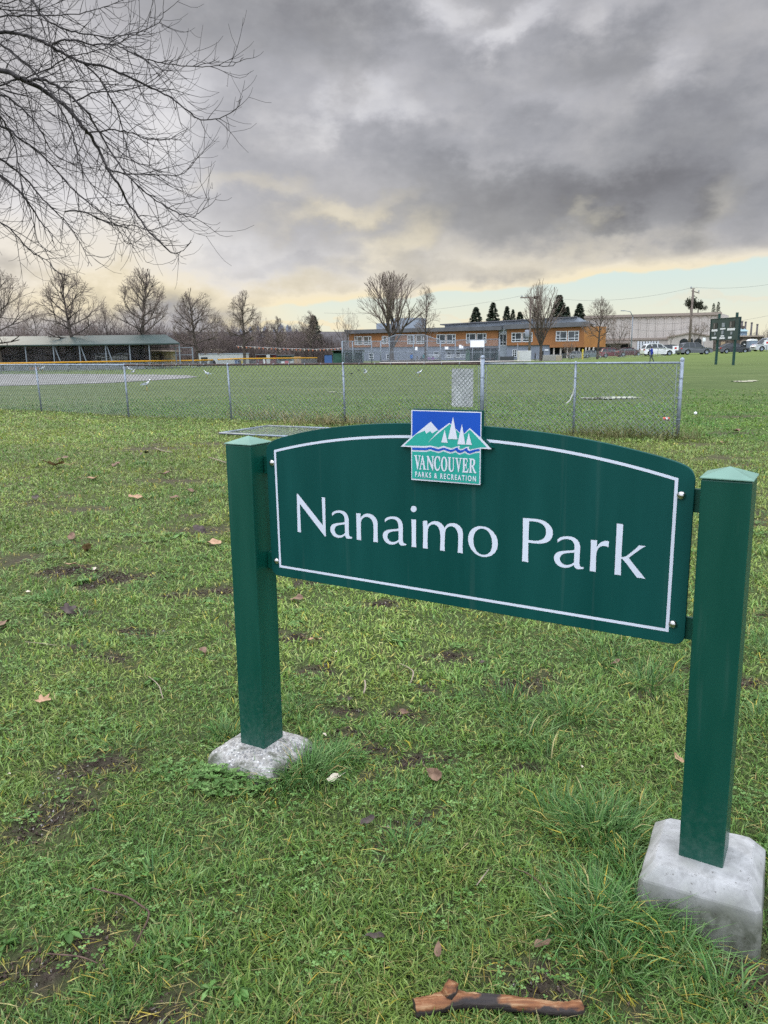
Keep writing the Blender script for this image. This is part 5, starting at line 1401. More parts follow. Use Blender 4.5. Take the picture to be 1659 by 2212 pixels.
class Grower:
    def __init__(s, seed): s.r = random.Random(seed); s.big = []; s.fine = []

    def path(s, p, d, L, r0, r1, n, lift=0.0, wob=.12, level=0):
        """a wandering branch; returns its points with directions and radii"""
        pts = [(p.copy(), d.copy(), r0)]; st = L / n
        for i in range(n):
            d = (d + Vector((s.r.uniform(-wob, wob), s.r.uniform(-wob, wob), s.r.uniform(-wob, wob) + lift * 1.6 / n))).normalized()
            q = p + d * st; ra = r0 + (r1 - r0) * i / n; rb = r0 + (r1 - r0) * (i + 1) / n
            (s.big if level <= 1 else s.fine).append((*p, *(q + d * (ra * .3)), ra, rb))
            p = q; pts.append((p.copy(), d.copy(), rb))
        return pts

    def side(s, d, ang):
        a = Vector((s.r.gauss(0, 1), s.r.gauss(0, 1), s.r.gauss(0, 1))); a = (a - d * a.dot(d)).normalized()
        return (d * math.cos(ang) + a * math.sin(ang)).normalized()

    def twig_up(s, pts, n, L, r, lift=.35):
        for k in range(n):
            i = s.r.randrange(max(1, len(pts) // 4), len(pts)); p, d, rr = pts[i]
            s.path(p, s.side(d, s.r.uniform(.35, .9)), L * s.r.uniform(.5, 1.2), min(rr, r), r * .6, 2, lift, .15, 3)

    def branch(s, p, d, L, r, lift, sub=9, tw=7, tl=.9, tr=.014, lvl=1):
        pts = s.path(p, d, L, r, tr * 1.3, 6, lift, .13, lvl)
        for k in range(sub):
            i = s.r.randrange(1, len(pts)); q, dd, rr = pts[i]
            t = i / len(pts)
            sp = s.path(q, s.side(dd, s.r.uniform(.4, .95)), L * s.r.uniform(.25, .5) * (1.15 - .5 * t), min(rr * .7, tr * 2.6), tr, 4, lift * .8 + .1, .14, 2)
            s.twig_up(sp, tw, tl, tr)
        s.twig_up(pts, tw, tl, tr)


def fork(g, p, d, L, r, depth, inside, lift, spread, tr, top=4):
    """a limb that keeps forking outward until it meets the outline of the crown"""
    R_ = g.r; n = 3; st = L / n; pts = [(p, d)]
    for i in range(n):
        d = (d + Vector((R_.gauss(0, .09), R_.gauss(0, .09), R_.gauss(0, .07) + lift / (n * top)))).normalized(); q = p + d * st
        ra = r * (1 - .12 * i); rb = r * (1 - .12 * (i + 1))
        (g.big if depth >= top - 1 else g.fine).append((*p, *(q + d * ra * .3), max(ra, tr), max(rb, tr * .8)))
        p = q; pts.append((p, d))
        if not inside(p): return
    if depth == 0: return
    k = 2 if R_.random() < .45 else 3
    for j in range(k): fork(g, p, g.side(d, spread * R_.uniform(.35, 1.15)), L * R_.uniform(.62, .88), r * .62, depth - 1, inside, lift, spread, tr, top)
    for j in range(1 if depth < top else 2):
        q, dd = pts[R_.randrange(1, 3)]; fork(g, q, g.side(dd, spread * R_.uniform(.9, 1.7)), L * R_.uniform(.5, .75), r * .5, depth - 1, inside, lift, spread, tr, top)


def oval(H, W, z0, seed, zw=.42):
    """lumpy egg-shaped crown outline"""
    ph = [random.Random(seed).uniform(0, 6.28) for _ in range(4)]

    def f(p):
        t = (p.z - z0) / (H - z0)
        if t <= 0: return p.z > z0 - .08 * H
        if t >= 1: return False
        w = W * .5 * (math.sin(PI * .5 * min(1, t / zw)) ** .6 if t < zw else math.cos(PI * .5 * ((t - zw) / (1 - zw))) ** .75)
        a = math.atan2(p.y, p.x); w *= 1 + .10 * math.sin(3 * a + ph[0] + 5 * t) + .08 * math.sin(7 * a + ph[1] - 9 * t)
        return math.hypot(p.x, p.y) < w
    return f


def linden(seed, H, W, R, clear=.2, limbs=17, low=-.05, tr=.011, zw=.36, depth=4):
    g = Grower(seed); r = g.r; ins = oval(H, W, clear * H, seed, zw)
    tp = g.path(Vector((0, 0, -.3)), Vector((0, 0, 1)), H * .86, R, R * .15, 12, .10, .05, 0)
    for k in range(limbs):
        u = (k + .3) / limbs; t = clear + (.80 - clear) * u
        x = t / .86 * 12; i = min(int(x), 11); p = tp[i][0].lerp(tp[i + 1][0], x - i)
        az = k * 2.4 + r.uniform(-.4, .4); elev = low + 1.05 * u ** .85 + r.uniform(-.1, .15)
        d = Vector((math.cos(az) * math.cos(elev), math.sin(az) * math.cos(elev), math.sin(elev)))
        reach = W * .5 * (1.1 - .25 * u)
        fork(g, p, d, reach / 2.3, R * (.40 - .22 * u), depth, ins, .55 - .25 * u, .62, tr, depth)
    for j in range(3): fork(g, tp[-1 - j][0], g.side(Vector((0, 0, 1)), .3), H * .09, R * .2, depth - 1, ins, .5, .5, tr, depth)
    return g


def vase(seed, H, W, R, stems=5, base=.14, tr=.011, tilt=.5, depth=5, spread=.5, lift=.5, zw=.6):
    g = Grower(seed); r = g.r; ins = oval(H, W, base * H * .9, seed, zw)
    tp = g.path(Vector((0, 0, -.3)), Vector((0, 0, 1)), H * base + .3, R, R * .85, 3, 0, .03, 0)
    for k in range(stems):
        az = k * 2 * PI / stems + r.uniform(-.5, .5); e = tilt * r.uniform(.35, 1.25)
        d = Vector((math.cos(az) * math.sin(e), math.sin(az) * math.sin(e), math.cos(e)))
        fork(g, tp[-1][0] - Vector((0, 0, .1 * R)), d, H * (1 - base) / 2.8, R * .5, depth, ins, lift, spread, tr, depth)
    return g


def tree_things(g, name, label, loc, rz, group=None, cat='tree'):
    root = empty(name, loc, rz); tag(root, label, cat, group)
    link('trunk', segs_mesh('trunk', g.big, 6), MT['bark'], root)
    link('crown', segs_mesh('crown', g.fine, 3), MT['twigs'], root)
    return root


def stand(px, Y):
    p = at(px, 780, Y); return (p.x, p.y, gz(p.x, p.y))


def hpx(px, top, Y, base=None):
    """height above the ground of a thing whose top shows at that height"""
    x, y, z = stand(px, Y); return at(px, top, Y).z - z


GT = 'bare trees lined up behind the diamond'
for px, top, Y, w, sd, lb in [(3, 572, 84, 175, 1, 'bare wide crowned tree cut by the left edge behind the cage'), (164, 575, 88, 135, 2, 'bare round crowned tree behind the middle of the green roofed cage'),
                              (306, 565, 90, 128, 3, 'tallest bare tree with pointed oval crown, behind the right end of the cage roof'), (428, 616, 96, 100, 4, 'bare tree with leaning trunk just right of the cage roof'),
                              (528, 621, 102, 72, 5, 'slim bare tree with a narrow crown right of the leaning trunk tree'), (600, 681, 118, 50, 6, 'small bare tree left of the dark conifer'), (668, 664, 122, 46, 7, 'thin bare tree standing against the dark conifer')]:
    Hh = hpx(px, top, Y); g = linden(sd, Hh, w * Y / 1660 * 1.08, .026 * Hh, clear=.22 if sd < 6 else .3, limbs=18 if sd < 5 else 14, tr=.011, low=-.10)
    tree_things(g, 'bare_tree', lb, stand(px, Y), sd * 1.3, GT)
for px, top, Y, w, kind, kw, lb in [
        (847, 587, 132, 150, 'v', dict(R=.42, stems=6, base=.16, tilt=.62, depth=4, spread=.42), 'largest bare many stemmed tree behind the backstop'),
        (919, 611, 134, 58, 'l', dict(R=.20, clear=.22, limbs=15, low=.25), 'slim bare tree right of the many stemmed tree in front of the school'),
        (750, 664, 150, 50, 'v', dict(R=.13, stems=4, base=.2, tilt=.35, depth=4), 'sparse bare tree at the left end of the school'),
        (1168, 600, 128, 84, 'v', dict(R=.28, stems=7, base=.18, tilt=.30, depth=4, spread=.42, zw=.5), 'tall narrow bare tree with a bird nest in front of the orange wall'),
        (1290, 640, 132, 72, 'l', dict(R=.22, clear=.28, limbs=15, low=.15), 'round bare tree at the right end of the orange building'),
        (1333, 682, 150, 52, 'v', dict(R=.11, stems=5, base=.15, tilt=.55, depth=4), 'low bare tree against the left part of the beige hall'),
        (1500, 690, 150, 44, 'v', dict(R=.08, stems=4, base=.25, tilt=.5, depth=4), 'small bare tree beside the utility pole in front of the beige hall'),
        (1446, 708, 160, 20, 'v', dict(R=.05, stems=3, base=.3, tilt=.3, depth=3), 'young bare sapling in front of the striped window'),
        (1229, 736, 150, 42, 'v', dict(R=.07, stems=6, base=.08, tilt=.7, depth=3), 'low spreading bare bush under the second orange wall'),
        (400, 655, 140, 70, 'l', dict(R=.2, clear=.15, limbs=12), 'dim bare tree rising from the thicket left of the leaning trunk tree'),
        (470, 668, 135, 60, 'l', dict(R=.16, clear=.15, limbs=12), 'dim bare tree rising from the thicket right of the leaning trunk tree'),
        (238, 655, 140, 80, 'l', dict(R=.2, clear=.15, limbs=12), 'dim bare tree behind the thicket between the two round crowned trees'),
        (85, 662, 140, 80, 'l', dict(R=.2, clear=.15, limbs=12), 'dim bare tree behind the thicket above the left part of the cage roof'),
        (566, 672, 140, 50, 'l', dict(R=.14, clear=.2, limbs=10), 'dim bare tree in front of the skyline towers')]:
    Hh = hpx(px, top, Y); Wd = w * Y / 1660 * 1.08
    g = (vase if kind == 'v' else linden)(20 + int(px), Hh, Wd, tr=.0095, **kw)
    tree_things(g, 'bare_tree', lb, stand(px, Y), px * .7)
# nest
x, y, z = stand(1158, 128); c = at(1158, 642, 128); mb = MB(); rr = random.Random(3)
for k in range(90):
    a = rr.uniform(0, 6.28); e = rr.uniform(-1, .6); d = Vector((math.cos(a) * math.cos(e), math.sin(a) * math.cos(e), math.sin(e) * .8)) * rr.uniform(.2, .42)
    t = Vector((-math.sin(a), math.cos(a), rr.uniform(-.4, .4))) * .25; mb.bar(d - t, d + t, .03)
o = mb.build('bird_nest', MT['bark'], fix=False); o.location = c; tag(o, 'dark bird nest high in the tall narrow tree', 'nest')


# conifers
MT['needles'] = attr_mat('conifer_needles', .8, .15, .1); 


def conifer(seed, H, W, dense=1.0, pompom=False):
    r = np.random.default_rng(seed); V = []; Q = []; C = []
    n = int(1500 * dense)
    h = r.random(n) ** .75; 
    rad = W * .5 * ((1 - h) ** .75 * (.55 + .45 * np.abs(np.sin(h * 34 + r.normal(0, .4, n)))) + .03)
    a = r.uniform(0, 2 * PI, n); q = np.sqrt(r.random(n)) * .75 + .25
    x = np.cos(a) * rad * q; y = np.sin(a) * rad * q; z = H * (.10 + .90 * h) - rad * q * .35
    P = np.stack([x, y, z], 1); s = W * r.uniform(.05, .11, n) * (1.1 - .5 * h)
    d = np.stack([np.cos(a), np.sin(a), r.uniform(-.7, .1, n)], 1); t = np.stack([-np.sin(a), np.cos(a), r.uniform(-.5, .5, n)], 1)
    V = np.stack([P - t * (s * .5)[:, None], P + d * (s * .9)[:, None] - t * (s * .2)[:, None], P + d * (s * 1.1)[:, None] + t * (s * .3)[:, None], P + t * (s * .5)[:, None]], 1).reshape(-1, 3)
    b = np.arange(n) * 4; Q = np.stack([b, b + 1, b + 2, b + 3], 1)
    base = np.array([[.030, .046, .026], [.042, .060, .034], [.056, .074, .044], [.024, .034, .024]])[r.integers(0, 4, n)] * r.uniform(.6, 1.3, n)[:, None]
    return V, Q, np.repeat(base, 4, axis=0)


def conifer_tree(px, top, Y, w, seed, label, dense=1.0):
    Hh = hpx(px, top, Y); root = empty('conifer_tree', stand(px, Y), seed); tag(root, label, 'tree', 'dark conifers behind the buildings')
    V, Q, C = conifer(seed, Hh, w * Y / 1660, dense)
    link('crown', arrays_mesh('crown', V, Q, colors=C), MT['needles'], root)
    mb = MB(); mb.tube([(0, 0, -.3), (0, 0, Hh * .95)], [.02 * Hh, .03], 6); mb.build('trunk', MT['bark'], root)


conifer_tree(680, 681, 140, 62, 1, 'dark bushy conifer above the bunting left of the school', 1.5)
for i, (px, top, w, lb) in enumerate([(1027, 663, 36, 'first conifer above the school roof from the backstop, broad and layered'), (1063, 653, 34, 'tallest pointed conifer above the middle of the school roof'), (1093, 661, 26, 'loose conifer right of the tallest pointed one'),
                                      (1106, 668, 20, 'thin conifer close beside the loose one'), (1121, 673, 28, 'low rounded conifer left of the left utility pole'), (1155, 664, 28, 'conifer showing between the left utility pole and the nest tree'),
                                      (1204, 637, 44, 'large dark conifer behind the nest tree'), (1222, 662, 24, 'small conifer right of the large dark one'), (1248, 655, 36, 'dense pointed conifer above the right end of the grey roof')]):
    conifer_tree(px, top, 235, w * 1.75, 10 + i, lb, 1.7)
for i, (px, top, w, lb) in enumerate([(1533, 655, 12, 'spindly conifer top above the right end of the beige hall'), (1543, 652, 12, 'second spindly conifer top nearest the scoreboard')]):
    conifer_tree(px, top, 240, w * 2.4, 40 + i, lb, .8)
# two pines with rounded heads above the hall roof
for i, (px, py, w, lb) in enumerate([(1484, 660, 26, 'round headed pine left of the tall utility pole'), (1500, 663, 20, 'round headed pine right of the tall utility pole')]):
    Y = 225; x, y, z = stand(px, Y); root = empty('pine_tree', (x, y, z)); tag(root, lb, 'tree', 'round headed pines')
    top = at(px, py, Y).z - z; R = w * Y / 1660 * .5; r = np.random.default_rng(60 + i); n = 900
    cl = r.normal(0, .45, (7, 3)) * R; k = r.integers(0, 7, n); P = cl[k] + r.normal(0, .26, (n, 3)) * R + np.array([0, 0, top])
    d = r.normal(0, 1, (n, 3)); t = r.normal(0, 1, (n, 3)); s = R * .13
    V = np.stack([P - t * s * .5, P + d * s, P + t * s * .5, P - d * s * .4], 1).reshape(-1, 3); b = np.arange(n) * 4
    link('crown', arrays_mesh('crown', V, np.stack([b, b + 1, b + 2, b + 3], 1), colors=np.repeat(np.array([[.028, .034, .02], [.05, .055, .035]])[r.integers(0, 2, n)], 4, axis=0)), MT['needles'], root)
    mb = MB(); mb.tube([(0, 0, -.3), (.2, 0, top * .6), (0, 0, top)], [.35, .25, .1], 6); mb.build('trunk', MT['bark'], root)


# far brush: brown winter thicket behind the diamond, one uncountable mass
def thicket():
    segs = []; r = np.random.default_rng(5)
    n = 15000
    px = np.concatenate([r.uniform(-260, 745, n), r.uniform(1520, 1900, 3000)]); N = len(px)
    Y = r.uniform(128, 172, N); Y[n:] = r.uniform(230, 300, 3000)
    cl = fbm(px / 34, Y / 14, 3, 3)
    H = (2.2 + 13.5 * np.clip(cl - .30, 0, 1)) * r.uniform(.35, 1.1, N)
    H[n:] = (3 + 9 * np.clip(cl[n:] - .3, 0, 1) + 4.5 * sstep(1600, 1680, px[n:])) * r.uniform(.5, 1.0, 3000)
    H = np.where((px > 560) & (px < 745), H * .85, H)
    for i in range(N):
        x, y, z = (px[i] - 829.5) / 1660 * Y[i] * 1.0, Y[i], 0
        z = -.6
        a = r.uniform(0, 6.28); sw = H[i] * .16
        m_ = (x + math.cos(a) * sw * .4, y + math.sin(a) * sw * .4, z + H[i] * .5); tip = (x + math.cos(a) * sw * 1.3, y + math.sin(a) * sw, z + H[i])
        segs.append((x, y, z, *m_, .05, .035)); segs.append((*m_, *tip, .035, .012))
        for q in range(4):
            f = r.uniform(.25, .95); b = r.uniform(0, 6.28); L = H[i] * r.uniform(.12, .28)
            p = [x + (tip[0] - x) * f, y + (tip[1] - y) * f, z + H[i] * f]
            segs.append((*p, p[0] + math.cos(b) * L * .7, p[1] + math.sin(b) * L * .7, p[2] + L * .8, .025, .010))
    return segs


o = link('winter_thicket', segs_mesh('winter_thicket', thicket(), 3), mat('thicket_twigs', (.125, .098, .090), .9, .1, var=.4, scale=.10)); tag(o, kind='stuff')


# ------------------------------------------------------------------ the near tree reaching in from the left
def near_tree():
    r = random.Random(12); cz = .33067
    P = lambda x, y, Y: at(x * cz, y * cz, Y)
    limbs = [  # start depth, end depth, start radius, points in the upper left of the picture
        (9.4, 8.9, .030, [(-500, 330), (-200, 230), (0, 210), (100, 215), (200, 240), (300, 285), (400, 340), (520, 400), (700, 440), (850, 510), (980, 570), (1100, 630), (1200, 700), (1290, 775), (1380, 780), (1480, 755), (1560, 690), (1585, 630)]),
        (9.3, 8.4, .014, [(330, 300), (380, 270), (480, 262), (600, 290), (740, 290), (830, 330), (950, 385), (1050, 410), (1150, 425), (1290, 433), (1400, 430), (1520, 425), (1588, 370)]),
        (9.0, 8.6, .042, [(-700, 430), (-300, 400), (0, 455), (100, 495), (200, 545), (330, 620), (440, 710), (540, 830), (600, 900), (650, 990), (700, 1100), (770, 1200), (830, 1320), (900, 1410), (980, 1520), (1070, 1610), (1140, 1655), (1200, 1635), (1250, 1570)]),
        (8.9, 8.2, .019, [(180, 530), (250, 515), (350, 545), (450, 620), (560, 720), (640, 850), (720, 990), (830, 1140), (950, 1260), (1050, 1330), (1150, 1385), (1240, 1415), (1300, 1390), (1366, 1290)]),
        (9.6, 9.3, .034, [(-600, 900), (-250, 1020), (0, 1150), (80, 1210), (160, 1290), (230, 1390), (280, 1470), (330, 1520), (345, 1580)]),
        (9.9, 9.5, .026, [(-600, 800), (-250, 900), (0, 1040), (100, 1110), (200, 1200), (280, 1300), (380, 1400), (440, 1460), (520, 1580), (600, 1740)]),
        (9.8, 9.2, .016, [(-300, 160), (0, 110), (150, 100), (300, 98), (480, 95), (620, 65), (740, 25), (860, -30)]),
        (9.0, 8.6, .018, [(-300, -260), (0, -160), (200, -20), (280, 110), (400, 180), (520, 215), (640, 235), (760, 240), (900, 210), (1010, 165), (1060, 110), (1070, 0)]),
        (9.4, 9.0, .016, [(-300, 640), (0, 560), (100, 520), (250, 480), (400, 400), (480, 360), (600, 340), (750, 290), (860, 235), (950, 200)]),
        (8.8, 8.5, .010, [(480, 660), (600, 610), (720, 600), (870, 580), (980, 540), (1050, 480), (1100, 430)]),
        (8.8, 8.5, .011, [(690, 1095), (800, 1130), (950, 1140), (1100, 1145), (1200, 1130), (1280, 1050)]),
        (9.4, 9.1, .011, [(430, 1380), (560, 1390), (660, 1440), (760, 1470), (860, 1470), (960, 1500), (1060, 1480), (1130, 1420)]),
        (8.8, 8.6, .010, [(590, 860), (750, 850), (860, 870), (960, 905), (1050, 915), (1120, 900), (1230, 840)]),
        (9.2, 8.9, .013, [(530, 400), (640, 500), (700, 600), (760, 720), (800, 850), (840, 1000), (870, 1050), (950, 1080), (1050, 1060)]),
        (10.0, 9.8, .018, [(-400, 1300), (0, 1450), (100, 1530), (200, 1640), (300, 1700), (380, 1780), (470, 1805)]),
        (9.6, 9.2, .018, [(-400, 560), (0, 620), (80, 660), (200, 760), (280, 880), (350, 1000), (450, 1060), (560, 1090), (660, 1090)]),
        (9.9, 9.4, .020, [(-500, 700), (0, 820), (120, 900), (260, 1000), (400, 1150), (520, 1280), (650, 1380), (760, 1480), (830, 1590), (920, 1560)]),
        (8.7, 8.3, .018, [(-500, 240), (-100, 260), (60, 330), (180, 430), (300, 560), (400, 720), (470, 860), (500, 1000), (560, 1150), (660, 1270), (740, 1330), (840, 1350)]),
        (9.3, 9.2, .016, [(-400, -60), (0, 20), (120, -5), (200, -60)]), (10.1, 9.9, .016, [(-300, 20), (0, 60), (200, 70), (330, 40), (460, -30)]),
        (8.6, 8.5, .016, [(-500, 480), (-100, 640), (0, 760), (80, 900), (120, 1060), (140, 1220), (200, 1380), (240, 1560), (300, 1640)]),
        (10.2, 10.2, .014, [(-500, 600), (-100, 560), (60, 600), (200, 640), (330, 740), (430, 800), (540, 820), (640, 790)]),
    ]
    big, fine = [], []
    trunk_x, trunk_y = -7.0, 9.3

    def spline(pts, k=4):
        out = []
        for i in range(len(pts) - 1):
            p0, p1, p2, p3 = pts[max(i - 1, 0)], pts[i], pts[i + 1], pts[min(i + 2, len(pts) - 1)]
            for j in range(k):
                t = j / k; out.append(.5 * ((2 * p1) + (p2 - p0) * t + (2 * p0 - 5 * p1 + 4 * p2 - p3) * t * t + (3 * p1 - p0 - 3 * p2 + p3) * t ** 3))
        out.append(pts[-1]); return out

    def emit(lst, pts, r0, r1, kink=0.0):
        n = len(pts) - 1
        for i in range(n):
            a = r0 + (r1 - r0) * (i / n) ** .8; b = r0 + (r1 - r0) * ((i + 1) / n) ** .8
            p, q = pts[i], pts[i + 1]; lst.append((*p, *(q + (q - p).normalized() * a * .4), a, b))

    def shoot(p, d, L, r0, droop, up, n=6):
        """sags along its length then turns up at the tip"""
        pts = [p.copy()]; st = L / n
        for i in range(n):
            t = (i + 1) / n
            d = (d + Vector((r.uniform(-.13, .13), r.uniform(-.13, .13), r.uniform(-.10, .10) - droop / n * (1 - t) * 2 + up / n * max(0, t - .35) * 3))).normalized()
            p = p + d * st; pts.append(p.copy())
        emit(fine, pts, r0 * .75, .0015); return pts

    count = 0
    for Y0, Y1, r0, pl in limbs:
        n = len(pl)
        pts = [P(x, y, Y0 + (Y1 - Y0) * i / (n - 1) + .12 * math.sin(i * 1.7 + Y0 * 9)) for i, (x, y) in enumerate(pl)]
        if pl[0][0] < -150:
            s = Vector((trunk_x, trunk_y, max(2.6, min(pts[0].z - .4, 6.5)))); pts = [s, s.lerp(pts[0], .5) + Vector((0, 0, .15))] + pts
        sp = spline(pts); sp = [q + Vector((r.uniform(-1, 1), r.uniform(-1, 1), r.uniform(-1, 1))) * .008 for q in sp]
        emit(big, sp, r0 * .85, .0026)
        # side shoots all along, thicker toward the tree
        acc = 0; m_ = len(sp)
        for i in range(2, m_ - 1):
            seg = (sp[i + 1] - sp[i]).length; acc += seg
            t = i / m_
            while acc > .105:
                acc -= .105
                d = (sp[i + 1] - sp[i]).normalized()
                a = Vector((r.gauss(0, 1), r.gauss(0, 1) * .8, r.gauss(0, 1))); a = (a - d * a.dot(d)).normalized()
                ang = r.uniform(.35, 1.0); d2 = d * math.cos(ang) + a * math.sin(ang)
                L = r.uniform(.35, 1.25) * (1.1 - .75 * t)
                s2 = shoot(sp[i], d2, L, min(.0075, r0 * .5) * (1 - .5 * t) + .0012, r.uniform(.2, .8), r.uniform(.5, 1.5), 7)
                for k in range(int(L * 4.2) + r.randrange(2)):
                    j = r.randrange(1, 7); dd = (s2[j] - s2[j - 1]).normalized()
                    a = Vector((r.gauss(0, 1), r.gauss(0, 1), r.gauss(0, 1))); a = (a - dd * a.dot(dd)).normalized(); ang = r.uniform(.5, 1.1)
                    shoot(s2[j], dd * math.cos(ang) + a * math.sin(ang), r.uniform(.12, .45), .0030, .1, r.uniform(.3, 1.0), 4)
                count += 1
    root = empty('bare_tree', (trunk_x, trunk_y, gz(trunk_x, trunk_y))); tag(root, 'large bare tree at upper left whose drooping branches and upturned twigs hang into the sky', 'tree')
    off = np.array([trunk_x, trunk_y, gz(trunk_x, trunk_y)] * 2 + [0, 0])
    tr = [(trunk_x, trunk_y, 0, trunk_x + .03, trunk_y, 2.4, .30, .24), (trunk_x + .03, trunk_y, 2.38, trunk_x, trunk_y + .1, 5.0, .24, .17), (trunk_x, trunk_y + .1, 4.97, trunk_x + .1, trunk_y + .1, 9.5, .17, .06)]
    link('trunk', segs_mesh('trunk', np.array(tr + big) - off, 7), MT['near_bark'], root)
    link('crown', segs_mesh('crown', np.array(fine) - off, 4), MT['near_bark'], root)


near_tree()
# ------------------------------------------------------------------ buildings beyond the field
MT['orange'] = mat('orange_cladding', (0.29, 0.125, 0.045), .6, .3, var=.12, scale=.5)
MT['orange_lit'] = mat('lit_orange_cladding', (0.36, 0.165, 0.05), .6, .3, var=.1, scale=.5)  # same cladding, light on the turned end wall put into its colour
MT['greywall'] = mat('grey_painted_block', (0.20, 0.225, 0.27), .8, .2, var=.10, scale=.7)
MT['roofgrey'] = mat('grey_metal_roof', (0.105, 0.108, 0.116), .5, .4, var=.15, scale=.6)
MT['roofpale'] = mat('pale_grey_metal', (0.26, 0.30, 0.34), .5, .4, var=.12, scale=.6)
MT['beige'] = mat('beige_stucco', (0.50, 0.455, 0.41), .85, .2, var=.06, scale=.35, detail=8)
MT['beige_dark'] = mat('beige_trim', (0.30, 0.25, 0.21), .8, .2, var=.08)
MT['frame_white'] = mat('white_window_frame', (0.62, 0.65, 0.68), .5, .4, var=.04)
MT['dark'] = mat('dark_opening', (0.018, 0.022, 0.022), .6, .3, var=.3)
MT['blind'] = mat('window_blind', (0.13, 0.11, 0.09), .8, .2, var=.3, scale=2)
MT['stone'] = mat('brown_rubble_stone', (0.05, 0.04, 0.034), .9, .2, col2=(0.15, 0.125, 0.105), scale=3, detail=8, bump=.4, bscale=5)


class Facade:
    """a vertical plane standing between two ground points; addressed along its length"""
    def __init__(s, px0, Y0, px1, Y1):
        s.a = at(px0, 745, Y0); s.b = at(px1, 745, Y1); s.a.z = s.b.z = 0
        s.d = (s.b - s.a).normalized(); s.n = Vector((s.d.y, -s.d.x, 0))          # n faces the field

    def u(s, px):
        q = look(px, 745); x, y = q.x, q.y; c = s.a.x * s.d.y - s.a.y * s.d.x
        t = c / (x * s.d.y - y * s.d.x); return (Vector((x * t, y * t, 0)) - s.a).dot(s.d)

    def z(s, px, py):
        p = s.a + s.d * s.u(px); q = look(px, py); return EYE + q.z / q.y * p.y

    def pt(s, u, z, o=0.0): return s.a + s.d * u + s.n * o + UPZ * z

    def slab(s, mb, u0, u1, za, zb, o0, o1, mi=0):
        """solid between two lengths; za, zb are heights or (left, right) pairs"""
        za = za if isinstance(za, tuple) else (za, za); zb = zb if isinstance(zb, tuple) else (zb, zb)
        vs = [s.pt(u0, za[0], o0), s.pt(u1, za[1], o0), s.pt(u1, za[1], o1), s.pt(u0, za[0], o1), s.pt(u0, zb[0], o0), s.pt(u1, zb[1], o0), s.pt(u1, zb[1], o1), s.pt(u0, zb[0], o1)]
        return mb.add(vs, [(0, 3, 2, 1), (4, 5, 6, 7), (0, 1, 5, 4), (1, 2, 6, 5), (2, 3, 7, 6), (3, 0, 4, 7)], mi)


class Thing:
    def __init__(s, name, loc, label, cat, group=None):
        s.loc = Vector(loc); s.root = empty(name, loc, 0, label, cat, group)

    def part(s, name, mb, mats, parent=None, bevel=0, label=None, fix=True):
        mb.v = [tuple(Vector(v) - s.loc) for v in mb.v]
        o = mb.build(name, mats, parent or s.root, fix=fix, bevel=bevel)
        if label: o['label'] = label
        return o


def window(T, F, u0, u1, z0, z1, o=.0, bars=(), cross=(), fr=.10, glass='glass'):
    mb = MB(); F.slab(mb, u0, u1, z0, z1, o + .02, o + .05)
    w = T.part('window', mb, MT[glass])
    mb = MB(); f = fr
    F.slab(mb, u0 - f, u0, z0 - f, z1 + f, o + .01, o + .11); F.slab(mb, u1, u1 + f, z0 - f, z1 + f, o + .01, o + .11)
    F.slab(mb, u0, u1, z1, z1 + f, o + .01, o + .108); F.slab(mb, u0, u1, z0 - f, z0, o + .01, o + .108)
    for t in bars: c = u0 + (u1 - u0) * t; F.slab(mb, c - f * .4, c + f * .4, z0, z1, o + .052, o + .10)
    for (ta, tb, tz) in cross: c = z0 + (z1 - z0) * tz; F.slab(mb, u0 + (u1 - u0) * ta, u0 + (u1 - u0) * tb, c - f * .4, c + f * .4, o + .053, o + .097)
    T.part('frame', mb, MT['frame_white'], w)
    return w


